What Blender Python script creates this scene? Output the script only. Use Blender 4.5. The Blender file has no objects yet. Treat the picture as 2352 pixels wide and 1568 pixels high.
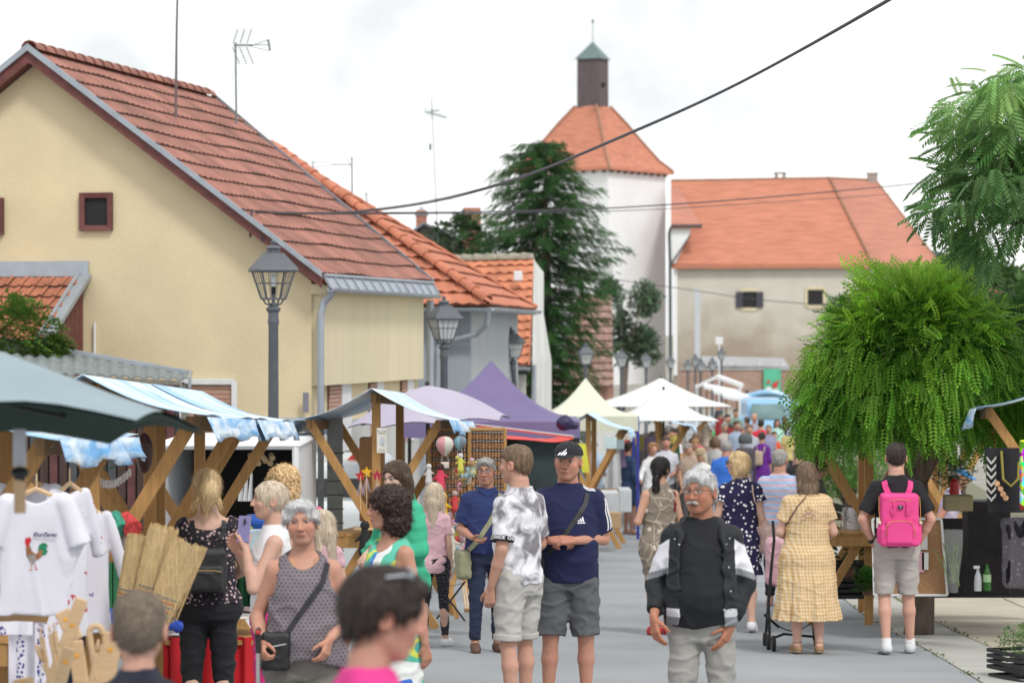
import bpy,math,random
import numpy as np
from mathutils import Vector,Matrix
from mathutils.bvhtree import BVHTree
random.seed(7)
RNG=np.random.default_rng(7)
PI=math.pi
SC=bpy.context.scene
COL=SC.collection
# camera
CAMZ=1.9
FPX=6533.0
cam_d=bpy.data.cameras.new('camera')
cam=bpy.data.objects.new('camera',cam_d)
COL.objects.link(cam)
SC.camera=cam
cam.location=(0,0,CAMZ)
cam.rotation_euler=(math.radians(90),0,0)
cam_d.lens=100.0
cam_d.sensor_width=36.0
cam_d.shift_y=-0.0102
cam_d.clip_start=0.2
cam_d.clip_end=4000
cam_d.dof.use_dof=True
cam_d.dof.focus_distance=20.5
cam_d.dof.aperture_fstop=3.9
# world, sun, exposure
SUN_EL,SUN_AZ=math.radians(50),math.radians(152)
world=bpy.data.worlds.new('World')
SC.world=world
world.use_nodes=True
nt=world.node_tree
nt.nodes.clear()
w_out=nt.nodes.new('ShaderNodeOutputWorld')
w_bg=nt.nodes.new('ShaderNodeBackground')
w_sky=nt.nodes.new('ShaderNodeTexSky')
w_sky.sky_type='NISHITA'
w_sky.sun_disc=False
w_sky.sun_elevation=SUN_EL
w_sky.sun_rotation=SUN_AZ
w_tc=nt.nodes.new('ShaderNodeTexCoord')
w_noise=nt.nodes.new('ShaderNodeTexNoise')
w_noise.inputs['Scale'].default_value=11.0
w_noise.inputs['Detail'].default_value=5.0
w_ramp=nt.nodes.new('ShaderNodeValToRGB')
w_ramp.color_ramp.elements[0].position=0.40
w_ramp.color_ramp.elements[0].color=(0.715,0.735,0.745,1)
w_ramp.color_ramp.elements[1].position=0.56
w_ramp.color_ramp.elements[1].color=(1.03,1.03,1.03,1)
w_mul=nt.nodes.new('ShaderNodeVectorMath')
w_mul.operation='SCALE'
w_mul.inputs['Scale'].default_value=10.0
w_mix=nt.nodes.new('ShaderNodeMixRGB')
w_mix.inputs['Fac'].default_value=0.93
L=nt.links.new
L(w_tc.outputs['Generated'],w_noise.inputs['Vector'])
L(w_noise.outputs['Fac'],w_ramp.inputs['Fac'])
L(w_ramp.outputs['Color'],w_mul.inputs[0])
L(w_sky.outputs['Color'],w_mix.inputs['Color1'])
L(w_mul.outputs['Vector'],w_mix.inputs['Color2'])
L(w_mix.outputs['Color'],w_bg.inputs['Color'])
w_bg.inputs['Strength'].default_value=0.1
L(w_bg.outputs['Background'],w_out.inputs['Surface'])
sun_d=bpy.data.lights.new('sun','SUN')
sun_d.energy=1.5
sun_d.angle=math.radians(11)
sun_d.color=(1.0,0.97,0.92)
sun=bpy.data.objects.new('sun',sun_d)
COL.objects.link(sun)
_sd=Vector((math.sin(SUN_AZ)*math.cos(SUN_EL),math.cos(SUN_AZ)*math.cos(SUN_EL),math.sin(SUN_EL)))
sun.rotation_euler=_sd.to_track_quat('Z','Y').to_euler()
sun.location=(0,0,60)
SC.view_settings.view_transform='Standard'
SC.view_settings.look='None'
SC.view_settings.exposure=0.36
SC.view_settings.gamma=1.0
SC.view_settings.use_curve_mapping=False
SC.render.engine='CYCLES'
SC.cycles.max_bounces=6
SC.cycles.transparent_max_bounces=12
SC.cycles.use_denoising=True
# places in the street
def flat_rise(d):
 return float(np.interp(d,[0,45,60,80,105,130,160,200,220,400,3000],[0,0,.22,.72,1.5,2.2,3.1,5.0,6.0,12.6,108.0]))
def g(d):
 return flat_rise(d)-0.03674*d
def PX(u,d):
 return(u-1176.0)/FPX*d
def PZ(v,d):
 return CAMZ+(760.0-v)/FPX*d
def P(u,v,d):
 return Vector((PX(u,d),d,PZ(v,d)))
def G(u,d):
 return Vector((PX(u,d),d,g(d)))
 # materials
MATS={}
def nodes_of(name):
 m=bpy.data.materials.new(name)
 m.use_nodes=True
 t=m.node_tree
 b=t.nodes['Principled BSDF']
 return m,t,b
def M(name,col=(.5,.5,.5),rough=.75,var=.12,scale=6.0,bump=0.0,bscale=60.0,metal=0.0,stretch=None,sheen=0.0,spec=None,alpha=None,trans=None,sss=0.0,dirt=0.0):
 if name in MATS:
  return MATS[name]
 m,t,b=nodes_of(name)
 b.inputs['Roughness'].default_value=rough
 b.inputs['Metallic'].default_value=metal
 if spec is not None:
  b.inputs['Specular IOR Level'].default_value=spec
 if sheen:
  b.inputs['Sheen Weight'].default_value=sheen
 if trans is not None:
  b.inputs['Transmission Weight'].default_value=trans
 if alpha is not None:
  b.inputs['Alpha'].default_value=alpha
 if sss:
  b.inputs['Subsurface Weight'].default_value=sss
  b.inputs['Subsurface Radius'].default_value=(.012,.005,.003)
  b.inputs['Subsurface Scale'].default_value=1.0
 tc=t.nodes.new('ShaderNodeTexCoord')
 src=tc.outputs['Object']
 if stretch:
  mp=t.nodes.new('ShaderNodeMapping')
  mp.inputs['Scale'].default_value=stretch
  t.links.new(src,mp.inputs['Vector'])
  src=mp.outputs['Vector']
 n=t.nodes.new('ShaderNodeTexNoise')
 n.inputs['Scale'].default_value=scale
 n.inputs['Detail'].default_value=5
 t.links.new(src,n.inputs['Vector'])
 r=t.nodes.new('ShaderNodeValToRGB')
 r.color_ramp.elements[0].position=.3
 r.color_ramp.elements[1].position=.7
 c=np.array(col,float)
 r.color_ramp.elements[0].color=(*np.clip(c*(1-var),0,1),1)
 r.color_ramp.elements[1].color=(*np.clip(c*(1+var),0,1),1)
 t.links.new(n.outputs['Fac'],r.inputs['Fac'])
 out=r.outputs['Color']
 if dirt:
  n3=t.nodes.new('ShaderNodeTexNoise')
  n3.inputs['Scale'].default_value=scale*.35
  n3.inputs['Detail'].default_value=8
  t.links.new(tc.outputs['Object'],n3.inputs['Vector'])
  r3=t.nodes.new('ShaderNodeValToRGB')
  r3.color_ramp.elements[0].position=.5
  r3.color_ramp.elements[0].color=(0,0,0,1)
  r3.color_ramp.elements[1].position=.75
  r3.color_ramp.elements[1].color=(dirt,dirt,dirt,1)
  t.links.new(n3.outputs['Fac'],r3.inputs['Fac'])
  mx=t.nodes.new('ShaderNodeMixRGB')
  mx.inputs['Color2'].default_value=(*(c*.35+np.array((.03,.03,.025))),1)
  t.links.new(r3.outputs['Color'],mx.inputs['Fac'])
  t.links.new(out,mx.inputs['Color1'])
  out=mx.outputs['Color']
 t.links.new(out,b.inputs['Base Color'])
 if bump:
  n2=t.nodes.new('ShaderNodeTexNoise')
  n2.inputs['Scale'].default_value=bscale
  n2.inputs['Detail'].default_value=4
  t.links.new(src,n2.inputs['Vector'])
  bp=t.nodes.new('ShaderNodeBump')
  bp.inputs['Strength'].default_value=bump
  bp.inputs['Distance'].default_value=.02
  t.links.new(n2.outputs['Fac'],bp.inputs['Height'])
  t.links.new(bp.outputs['Normal'],b.inputs['Normal'])
 MATS[name]=m
 return m
def mat_attr(name,rough=.6,sss=0.0,bump=0.0,bscale=200,sheen=0.0,spec=None,var=.06,metal=0):
 """colour from the mesh's colour attribute, broken up by fine noise"""
 if name in MATS:
  return MATS[name]
 m,t,b=nodes_of(name)
 b.inputs['Roughness'].default_value=rough
 b.inputs['Metallic'].default_value=metal
 if spec is not None:
  b.inputs['Specular IOR Level'].default_value=spec
 if sheen:
  b.inputs['Sheen Weight'].default_value=sheen
 if sss:
  b.inputs['Subsurface Weight'].default_value=sss
  b.inputs['Subsurface Radius'].default_value=(.012,.005,.003)
  b.inputs['Subsurface Scale'].default_value=1.0
 a=t.nodes.new('ShaderNodeVertexColor')
 a.layer_name='Col'
 tc=t.nodes.new('ShaderNodeTexCoord')
 n=t.nodes.new('ShaderNodeTexNoise')
 n.inputs['Scale'].default_value=35
 n.inputs['Detail'].default_value=4
 t.links.new(tc.outputs['Object'],n.inputs['Vector'])
 mr=t.nodes.new('ShaderNodeMapRange')
 mr.inputs['To Min'].default_value=1-var*2
 mr.inputs['To Max'].default_value=1+var*2
 t.links.new(n.outputs['Fac'],mr.inputs['Value'])
 vm=t.nodes.new('ShaderNodeVectorMath')
 vm.operation='SCALE'
 t.links.new(a.outputs['Color'],vm.inputs[0])
 t.links.new(mr.outputs['Result'],vm.inputs['Scale'])
 t.links.new(vm.outputs['Vector'],b.inputs['Base Color'])
 if bump:
  n2=t.nodes.new('ShaderNodeTexNoise')
  n2.inputs['Scale'].default_value=bscale
  t.links.new(tc.outputs['Object'],n2.inputs['Vector'])
  bp=t.nodes.new('ShaderNodeBump')
  bp.inputs['Strength'].default_value=bump
  bp.inputs['Distance'].default_value=.004
  t.links.new(n2.outputs['Fac'],bp.inputs['Height'])
  t.links.new(bp.outputs['Normal'],b.inputs['Normal'])
 MATS[name]=m
 return m
 # objects
KIDS={}
WM={}
def _link(o,parent):
 COL.objects.link(o)
 if parent is not None:
  o.parent=parent
  o.matrix_parent_inverse=WM[parent.name].inverted()
  KIDS.setdefault(parent.name,[]).append(o)
def tag(o,label=None,cat=None,group=None,kind=None):
 if label:o['label']=label
 if cat:o['category']=cat
 if group:o['group']=group
 if kind:o['kind']=kind
 return o
def thing(name,label,cat,loc=(0,0,0),rz=0.0,group=None):
 o=bpy.data.objects.new(name,None)
 o.empty_display_size=.1
 COL.objects.link(o)
 o.location=loc
 o.rotation_euler=(0,0,rz)
 WM[o.name]=Matrix.Translation(Vector(loc))@Matrix.Rotation(rz,4,'Z')
 return tag(o,label,cat,group)
def add_mesh(name,V,F,mat,parent=None,smooth=False,cols=None,uvs=None):
 me=bpy.data.meshes.new(name)
 V=np.asarray(V,np.float32).reshape(-1,3)
 if isinstance(F,np.ndarray):
  k=F.shape[1]
  me.vertices.add(len(V));me.vertices.foreach_set('co',V.ravel())
  me.loops.add(F.size);me.loops.foreach_set('vertex_index',F.ravel().astype(np.int32))
  me.polygons.add(len(F))
  me.polygons.foreach_set('loop_start',np.arange(0,F.size,k,dtype=np.int32))
  me.polygons.foreach_set('loop_total',np.full(len(F),k,np.int32))
  me.update(calc_edges=True)
 else:
  me.from_pydata([tuple(map(float,v))for v in V],[],F)
  me.update()
 if smooth:
  me.polygons.foreach_set('use_smooth',np.ones(len(me.polygons),bool))
 if cols is not None:
  ca=me.color_attributes.new('Col','FLOAT_COLOR','POINT')
  c4=np.ones((len(V),4),np.float32)
  c4[:,:3]=cols
  ca.data.foreach_set('color',c4.ravel())
 if uvs is not None:
  ul=me.uv_layers.new(name='UVMap')
  li=np.zeros(len(me.loops),np.int32)
  me.loops.foreach_get('vertex_index',li)
  ul.data.foreach_set('uv',np.asarray(uvs,np.float32)[li].ravel())
 if mat is not None:
  me.materials.append(mat)
 o=bpy.data.objects.new(name,me)
 WM[o.name]=Matrix.Identity(4)
 _link(o,parent)
 return o
def share(name,src,parent,loc,rot=(0,0,0),scale=(1,1,1)):
 """another object on the same mesh, placed in world space under parent"""
 o=bpy.data.objects.new(name,src.data)
 o.location=loc;o.rotation_euler=rot;o.scale=scale
 WM[o.name]=Matrix.Identity(4)
 _link(o,parent)
 return o
def dup(root,loc,rz=None,label=None,group=None,scale=None):
 def rec(o,par):
  c=o.copy()
  COL.objects.link(c)
  WM[c.name]=WM[o.name]
  if par is not None:
   c.parent=par
   KIDS.setdefault(par.name,[]).append(c)
  for ch in KIDS.get(o.name,[]):
   rec(ch,c)
  return c
 r=rec(root,None)
 r.location=loc
 if rz is not None:r.rotation_euler=(0,0,rz)
 if scale is not None:r.scale=(scale,)*3
 if label:r['label']=label
 if group:r['group']=group
 return r
class MB:
 """collects simple shapes into one mesh"""
 def __init__(s):
  s.V=[];s.F=[];s.n=0
 def add(s,V,F):
  s.V.extend([tuple(v)for v in V])
  s.F.extend([tuple(i+s.n for i in f)for f in F])
  s.n+=len(V)
  return s
 def box(s,c,size,R=None,bev=0.0):
  hx,hy,hz=[k/2 for k in size]
  c=Vector(c)
  if bev:
   b=min(bev,hx*.9,hy*.9,hz*.9)
   pts=[]
   for sx in(-1,1):
    for sy in(-1,1):
     for sz in(-1,1):
      pts+=[(sx*hx,sy*(hy-b),sz*(hz-b)),(sx*(hx-b),sy*hy,sz*(hz-b)),(sx*(hx-b),sy*(hy-b),sz*hz)]
   V=[Vector(p)for p in pts]
   def I(sx,sy,sz,k):return(((sx>0)*2+(sy>0))*2+(sz>0))*3+k
   F=[]
   for sx in(-1,1):F.append([I(sx,-1,-1,0),I(sx,1,-1,0),I(sx,1,1,0),I(sx,-1,1,0)][::sx])
   for sy in(-1,1):F.append([I(-1,sy,-1,1),I(1,sy,-1,1),I(1,sy,1,1),I(-1,sy,1,1)][::-sy])
   for sz in(-1,1):F.append([I(-1,-1,sz,2),I(1,-1,sz,2),I(1,1,sz,2),I(-1,1,sz,2)][::sz])
   for sx in(-1,1):
    for sy in(-1,1):
     F.append([I(sx,sy,-1,0),I(sx,sy,-1,1),I(sx,sy,1,1),I(sx,sy,1,0)][::sx*sy])
    for sz in(-1,1):
     F.append([I(sx,-1,sz,0),I(sx,1,sz,0),I(sx,1,sz,2),I(sx,-1,sz,2)][::sx*sz])
   for sy in(-1,1):
    for sz in(-1,1):
     F.append([I(-1,sy,sz,1),I(1,sy,sz,1),I(1,sy,sz,2),I(-1,sy,sz,2)][::-sy*sz])
   for sx in(-1,1):
    for sy in(-1,1):
     for sz in(-1,1):
      F.append([I(sx,sy,sz,0),I(sx,sy,sz,1),I(sx,sy,sz,2)][::sx*sy*sz])
  else:
   V=[Vector((x,y,z))for x in(-hx,hx)for y in(-hy,hy)for z in(-hz,hz)]
   F=[(0,1,3,2),(4,6,7,5),(0,4,5,1),(2,3,7,6),(0,2,6,4),(1,5,7,3)]
  if R is not None:V=[R@v for v in V]
  return s.add([v+c for v in V],F)
 def beam(s,a,b,w,h,up=(0,0,1),bev=0.004):
  a,b=Vector(a),Vector(b)
  d=(b-a)
  y=d.normalized()
  up=Vector(up)
  x=y.cross(up)
  if x.length<1e-4:x=y.cross(Vector((1,0,0)))
  x.normalize()
  z=x.cross(y)
  R=Matrix((x,y,z)).transposed()
  return s.box((a+b)/2,(w,d.length,h),R,bev)
 def tube(s,pts,r,seg=8,cap=True):
  pts=[Vector(p)for p in pts]
  n=len(pts)
  rs=r if hasattr(r,'__len__')else[r]*n
  V=[];F=[]
  prev=None
  for i,p in enumerate(pts):
   t=(pts[min(i+1,n-1)]-pts[max(i-1,0)]).normalized()
   if prev is None:
    x=t.orthogonal().normalized()
   else:
    x=(prev-t*prev.dot(t))
    x=x.normalized()if x.length>1e-6 else t.orthogonal().normalized()
   prev=x
   y=t.cross(x)
   for k in range(seg):
    a=2*PI*k/seg
    V.append(p+(x*math.cos(a)+y*math.sin(a))*rs[i])
  for i in range(n-1):
   for k in range(seg):
    F.append((i*seg+k,i*seg+(k+1)%seg,(i+1)*seg+(k+1)%seg,(i+1)*seg+k))
  if cap:
   F.append(tuple(range(seg))[::-1]);F.append(tuple((n-1)*seg+k for k in range(seg)))
  return s.add(V,F)
 def lathe(s,prof,c=(0,0,0),seg=16,ph=0.0,sx=1.0,sy=1.0,R=None,cap=True):
  c=Vector(c);V=[];F=[]
  n=len(prof)
  for r,z in prof:
   for k in range(seg):
    a=2*PI*k/seg+ph
    v=Vector((r*math.cos(a)*sx,r*math.sin(a)*sy,z))
    if R is not None:v=R@v
    V.append(v+c)
  for i in range(n-1):
   for k in range(seg):
    F.append((i*seg+k,i*seg+(k+1)%seg,(i+1)*seg+(k+1)%seg,(i+1)*seg+k))
  if cap:
   F.append(tuple(range(seg))[::-1]);F.append(tuple((n-1)*seg+k for k in range(seg)))
  return s.add(V,F)
 def ball(s,c,r,seg=12,R=None):
  r=r if hasattr(r,'__len__')else(r,r,r)
  c=Vector(c);n=max(4,seg//2);V=[];F=[]
  for i in range(1,n):
   th=PI*i/n
   for k in range(seg):
    a=2*PI*k/seg
    V.append(Vector((r[0]*math.sin(th)*math.cos(a),r[1]*math.sin(th)*math.sin(a),-r[2]*math.cos(th))))
  for i in range(n-2):
   for k in range(seg):
    F.append((i*seg+k,i*seg+(k+1)%seg,(i+1)*seg+(k+1)%seg,(i+1)*seg+k))
  b=len(V);V.append(Vector((0,0,-r[2])));V.append(Vector((0,0,r[2])))
  for k in range(seg):
   F.append((b,(k+1)%seg,k));F.append((b+1,(n-2)*seg+k,(n-2)*seg+(k+1)%seg))
  if R is not None:V=[R@v for v in V]
  return s.add([v+c for v in V],F)
 def slab(s,pts,off):
  """a polygon given thickness by the vector off"""
  pts=[Vector(p)for p in pts];off=Vector(off);n=len(pts)
  V=pts+[p+off for p in pts]
  F=[tuple(range(n)),tuple(range(2*n-1,n-1,-1))]
  for i in range(n):
   j=(i+1)%n
   F.append((i,i+n,j+n,j))
  return s.add(V,F)
 def grid(s,fn,nu,nv,thick=0.0):
  V=[Vector(fn(i/nu,j/nv))for i in range(nu+1)for j in range(nv+1)]
  F=[(i*(nv+1)+j,(i+1)*(nv+1)+j,(i+1)*(nv+1)+j+1,i*(nv+1)+j+1)for i in range(nu)for j in range(nv)]
  if thick:
   n=len(V)
   nr=[Vector((0,0,0))for _ in V]
   for f in F:
    nn=(V[f[1]]-V[f[0]]).cross(V[f[2]]-V[f[0]])
    for q in f:nr[q]+=nn
   V2=[v-q.normalized()*thick if q.length>0 else v for v,q in zip(V,nr)]
   F2=[tuple(k+n for k in f[::-1])for f in F]
   E=[]
   top=[i*(nv+1)for i in range(nu+1)]
   bot=[i*(nv+1)+nv for i in range(nu+1)]
   lf=list(range(nv+1));rt=[nu*(nv+1)+j for j in range(nv+1)]
   for run in(top,bot[::-1],lf[::-1],rt):
    for a,b in zip(run[:-1],run[1:]):E.append((b,a,a+n,b+n))
   V=V+V2;F=F+F2+E
  return s.add(V,F)
 def obj(s,name,mat,parent=None,smooth=False,label=None):
  o=add_mesh(name,s.V,s.F,mat,parent,smooth)
  if label:o['label']=label
  return o
def smooth_by_angle(o,ang=40):
 me=o.data
 try:
  me.polygons.foreach_set('use_smooth',np.ones(len(me.polygons),bool))
  me.set_sharp_from_angle(angle=math.radians(ang))
 except Exception:
  pass
 return o
 # numpy noise
def _hash(i,j,k,seed):
 h=(i.astype(np.int64)*374761393+j.astype(np.int64)*668265263+k.astype(np.int64)*2147483647+seed*1274126177)&0xffffffff
 h=((h^(h>>13))*1274126177)&0xffffffff
 return((h^(h>>16))&0xffff).astype(np.float32)/65535.0
def vnoise(x,y,z,seed=0):
 xi,yi,zi=np.floor(x),np.floor(y),np.floor(z)
 fx,fy,fz=x-xi,y-yi,z-zi
 fx,fy,fz=[f*f*(3-2*f)for f in(fx,fy,fz)]
 xi,yi,zi=xi.astype(np.int32),yi.astype(np.int32),zi.astype(np.int32)
 r=0
 for a in(0,1):
  for b in(0,1):
   for c in(0,1):
    w=(fx if a else 1-fx)*(fy if b else 1-fy)*(fz if c else 1-fz)
    r=r+w*_hash(xi+a,yi+b,zi+c,seed)
 return r*2-1
 # GROUND, STREET
def strip(name,xl,xr,ds,dz,mat,kind='structure',parent=None):
 V=[];F=[]
 for d in ds:
  a,b=xl(d),xr(d)
  n=6
  for k in range(n+1):
   V.append((a+(b-a)*k/n,d,g(d)+dz))
 for i in range(len(ds)-1):
  for k in range(6):
   F.append((i*7+k,i*7+k+1,(i+1)*7+k+1,(i+1)*7+k))
 o=add_mesh(name,V,F,mat,parent,True)
 if kind:o['kind']=kind
 return o
ds_all=[-60,-20,0,4,8,12,16,20,25,30,35,40,45,50,55,60,65,70,75,80,85,90,95,100,105,110,120,130,140,150,160,180,200,220,260,300,400,600,1200,2500]
def g0(d):return g(d)
m_earth=M('trodden_earth',(.30,.29,.25),.95,.2,1.2,.5,30,dirt=.3)
strip('ground',lambda d:-60-d*.6,lambda d:60+d*.6,ds_all,-0.012,m_earth)
m_asph=M('grey_asphalt',(.335,.355,.375),.9,.10,.9,.6,200,dirt=.22)
XL=lambda d:float(np.interp(d,[-10,30,44,52,78,105,160,200],[-5,-5,.9,1.49,3.38,5.3,10.5,15]))
XR=lambda d:float(np.interp(d,[-10,22,25,27.3,30,33.3,60,80,105,160,200],[3.55,3.61,3.68,3.68,3.72,3.86,5.9,7.7,10.1,16,22]))
dsr=[-10,0,5,10,14,18,20,22,23.5,25,26,27.3,28.5,30,31.5,33.3,36,40,45,50,55,60,70,80,90,105,120,130,145,160]
strip('road',XL,XR,dsr,0.0,m_asph)
m_conc=M('pale_concrete',(.42,.42,.40),.92,.08,1.5,.5,160,dirt=.15)
strip('pavement',lambda d:-14.0,lambda d:XL(d)-.0,dsr,0.0-0.004,m_conc)
kt=tag(bpy.data.objects.new('kerb',None),kind='structure');COL.objects.link(kt);WM[kt.name]=Matrix.Identity(4)
m_kerb=M('kerb_concrete',(.46,.46,.44),.9,.1,3,.4,80)
d=45.0
while d<100:
 b=MB();x0,x1=XL(d),XL(d+.97)
 b.beam((x0-.14,d,g(d)+.0),(x1-.14,d+.97,g(d+.97)+.0),.26,.05,bev=.006)
 b.obj('kerb_stone',m_kerb,kt);d+=1.0
m_band=M('concrete_band',(.43,.425,.39),.92,.1,1.2,.5,140,dirt=.2)
m_slab=M('sand_paving',(.50,.45,.36),.92,.09,1.4,.5,120,dirt=.15)
m_joint=M('joint_soil',(.16,.16,.10),.95,.3,9)
strip('paving_bed',lambda d:XR(d)-.02,lambda d:XR(d)+9 if d<60 else XR(d)+5,[k for k in dsr if k>=10],-0.006,m_joint)
pv=tag(bpy.data.objects.new('paving',None),kind='structure');COL.objects.link(pv);WM[pv.name]=Matrix.Identity(4)
def patch(name,x0,x1,d0,d1,mat,gap=.012,top=.004,skew=0.0):
 V=[];F=[]
 for(dd,gg)in((d0,gap),(d1,-gap)):
  for(xx,s_)in((x0,gap),(x1,-gap)):
   q=dd+gg+skew*(xx(dd)-XR(dd))
   V.append((xx(q)+s_,q,g(q)+top))
 V+=[(v[0],v[1],v[2]-.03)for v in V]
 F=[(0,1,3,2),(0,4,5,1),(1,5,7,3),(3,7,6,2),(2,6,4,0)]
 add_mesh(name,V,F,mat,pv)
for k in range(26):
 dd=12+k*1.9
 patch('concrete_band_slab',lambda d:XR(d),lambda d:XR(d)+.62,dd,dd+1.9,m_band)
for r in range(5):
 for k in range(11):
  dd=14+k*2.6+(r%2)*1.1
  patch('paving_slab',lambda d,r=r:XR(d)+.62+r*1.25,lambda d,r=r:XR(d)+.62+(r+1)*1.25,dd,dd+2.6,m_slab,.01,.004,.28)
m_weed=M('weed_green',(.07,.13,.03),.8,.3,20)
wb=MB()
rr=random.Random(3)
for _ in range(260):
 dd=rr.uniform(16,34);x=XR(dd)+rr.choice([0,.62,.62])+rr.gauss(0,.015)
 if rr.random()<.3:x=XL(dd)+rr.gauss(0,.02);dd=rr.uniform(20,60);x=XL(dd)+rr.gauss(0,.02)
 for q in range(4):
  a=rr.uniform(0,6.28);l=rr.uniform(.01,.035)
  p=Vector((x+rr.gauss(0,.02),dd+rr.gauss(0,.03),g(dd)))
  wb.add([p,p+Vector((math.cos(a)*l,math.sin(a)*l,l*.7)),p+Vector((math.cos(a+.6)*l,math.sin(a+.6)*l,l*.8))],[(0,1,2)])
wb.obj('weeds',m_weed)['kind']='stuff'
m_far=M('far_wood',(.055,.085,.06),.95,.35,.05)
hb=MB()
rr=random.Random(11)
pts=[]
for i in range(60):
 x=40+i*4.0
 pts.append((x,480+rr.uniform(-8,8),PZ(596,480)+rr.uniform(-1.2,1.6)+1.5*math.sin(i*.35)))
hv=[];hf=[]
for i,p in enumerate(pts):
 hv+=[(p[0],p[1],g(p[1])-1),(p[0],p[1],p[2]-3),(p[0]+1,p[1]+6,p[2])]
 if i:hf+=[(3*i-3,3*i,3*i+1,3*i-2),(3*i-2,3*i+1,3*i+2,3*i-1)]
hb.add(hv,hf)
hb.obj('woodland',m_far,smooth=True)['kind']='stuff'
# ROOF HELPER
def roof_courses(parent,O,al,dn,S,n,t0,t1,mats,pitch=.22,amp=.012,lip=.035,name='tile_course',sag=.02,seed=0,seg=2):
 """courses of tiles on a slope: O origin at the ridge, al along, dn down (unit), t0(s)/t1(s) its limits"""
 O,al,dn=Vector(O),Vector(al).normalized(),Vector(dn).normalized()
 nr=al.cross(dn)
 if nr.z<0:nr=-nr
 rr=random.Random(seed)
 ph=rr.uniform(0,9)
 for i in range(n):
  s0,s1=S*i/n,S*(i+1)/n
  a,b=min(t0(s0),t0(s1)),max(t1(s0),t1(s1))
  if b-a<.05:continue
  N=max(2,int((b-a)/pitch*seg))
  V=[];F=[];mi=[]
  for k in range(N+1):
   t=a+(b-a)*k/N
   c=amp*(1 if k%seg==0 else-1)if seg==2 else amp*math.sin(2*PI*k/seg)
   w=sag*(math.sin(t*1.3+ph+i*.5)+.6*math.sin(t*3.1+ph*2+i))+rr.uniform(-.004,.004)
   ta=min(max(t,t0(s0)),t1(s0));tb=min(max(t,t0(s1)),t1(s1))
   V.append(O+al*ta+dn*s0+nr*(.002+c*.3))
   V.append(O+al*tb+dn*(s1+.02+w)+nr*(lip+c))
   V.append(O+al*tb+dn*(s1+.02+w)+nr*(-.004))
   if k:
    p=3*k
    F+=[(p-3,p-2,p+1,p),(p-2,p-1,p+2,p+1)]
    mi+=[0,1]
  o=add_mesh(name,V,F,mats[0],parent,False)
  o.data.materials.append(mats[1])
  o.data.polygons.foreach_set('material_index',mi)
def half_pipe(b,p,q,r0,r1,up,seg=6,thick=.015):
 """one ridge or hip tile from p to q, open underneath"""
 p,q,up=Vector(p),Vector(q),Vector(up).normalized()
 y=(q-p).normalized();x=y.cross(up).normalized();z=x.cross(y)
 V=[];F=[]
 for(c,r)in((p,r0),(q,r1),(q,r1-thick),(p,r0-thick)):
  for k in range(seg+1):
   a=PI*k/seg
   V.append(c+x*math.cos(a)*r+z*math.sin(a)*r)
 m=seg+1
 for L_ in range(4):
  for k in range(seg):
   a,b2=L_*m+k,((L_+1)%4)*m+k
   F.append((a,a+1,b2+1,b2))
 b.add(V,F)
def ridge_tiles(parent,A,B,n,r,mat,up=(0,0,1),over=1.12,name='ridge_tile'):
 A,B=Vector(A),Vector(B)
 for i in range(n):
  p=A.lerp(B,i/n);q=A.lerp(B,min(1,(i+over)/n))
  b=MB()
  half_pipe(b,p,q,r*1.16,r*.88,up)
  b.obj(name,mat,parent)
def plane_s(u,O,a):
 k=(u-1176)/FPX
 return(k*O[1]-O[0])/(a[0]-k*a[1])
 # YELLOW HOUSE
m_cream=M('cream_plaster',(.70,.59,.385),.92,.06,1.1,.4,45,dirt=.2)
m_cream2=M('cream_panel_paint',(.70,.62,.42),.85,.05,1.0,.12,30,stretch=(3,3,.3),dirt=.22)
m_socle=M('socle_plaster',(.52,.52,.50),.95,.10,2.2,.3,60,dirt=.45)
m_maroon=M('maroon_paint',(.145,.045,.04),.6,.25,7,.25,40,dirt=.25)
m_zinc=M('zinc_sheet',(.36,.40,.45),.42,.10,4,0,metal=.35)
m_dark=M('dark_void',(.015,.015,.017),.8,.1)
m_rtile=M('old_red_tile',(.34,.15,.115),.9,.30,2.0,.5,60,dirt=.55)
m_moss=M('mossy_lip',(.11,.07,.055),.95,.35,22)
m_white=M('white_paint',(.72,.73,.74),.55,.05,5,dirt=.08)
m_shut=M('pink_shutter',(.48,.29,.22),.7,.08,9)
hC=Vector((-2.82,40.0,0));ha=Vector((-.9787,.2055,0));hb_=Vector((.2055,.9787,0))
def H1(s,t,z):return Vector((hC.x+s*ha.x+t*hb_.x,hC.y+s*ha.y+t*hb_.y,z))
ze,zr,Wh,Lh,Lr=2.60,5.86,4.09,6.3,8.1
h1=thing('yellow_house','cream yellow gabled house with red tiled roof and small maroon attic window','house',H1(Wh,Lh/2,g(42)))
zb=g(40)-.3
b=MB()
b.slab([H1(0,0,zb),H1(2*Wh,0,zb),H1(2*Wh,0,ze),H1(Wh,0,zr-.12),H1(0,0,ze)],hb_*.3)
b.obj('gable_wall',m_cream,h1)
b=MB()
b.slab([H1(.002,.3,zb),H1(.002,Lh,zb),H1(.002,Lh,ze),H1(.002,.3,ze)],ha*.3)
b.obj('side_wall',m_cream,h1)
b=MB();b.slab([H1(-.03,-.03,zb),H1(2*Wh,-.03,zb),H1(2*Wh,-.03,.69),H1(-.03,-.03,.69)],hb_*.029)
b.slab([H1(-.03,0,zb),H1(-.03,Lh,zb),H1(-.03,Lh,.60),H1(-.03,0,.60)],ha*.03)
b.obj('socle',m_socle,h1)
b=MB();b.slab([H1(-.13,.05,1.13),H1(-.13,Lh-.15,1.13),H1(-.13,Lh-.15,2.44),H1(-.13,.05,2.44)],ha*.129)
b.obj('side_panel',m_cream2,h1)
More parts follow.
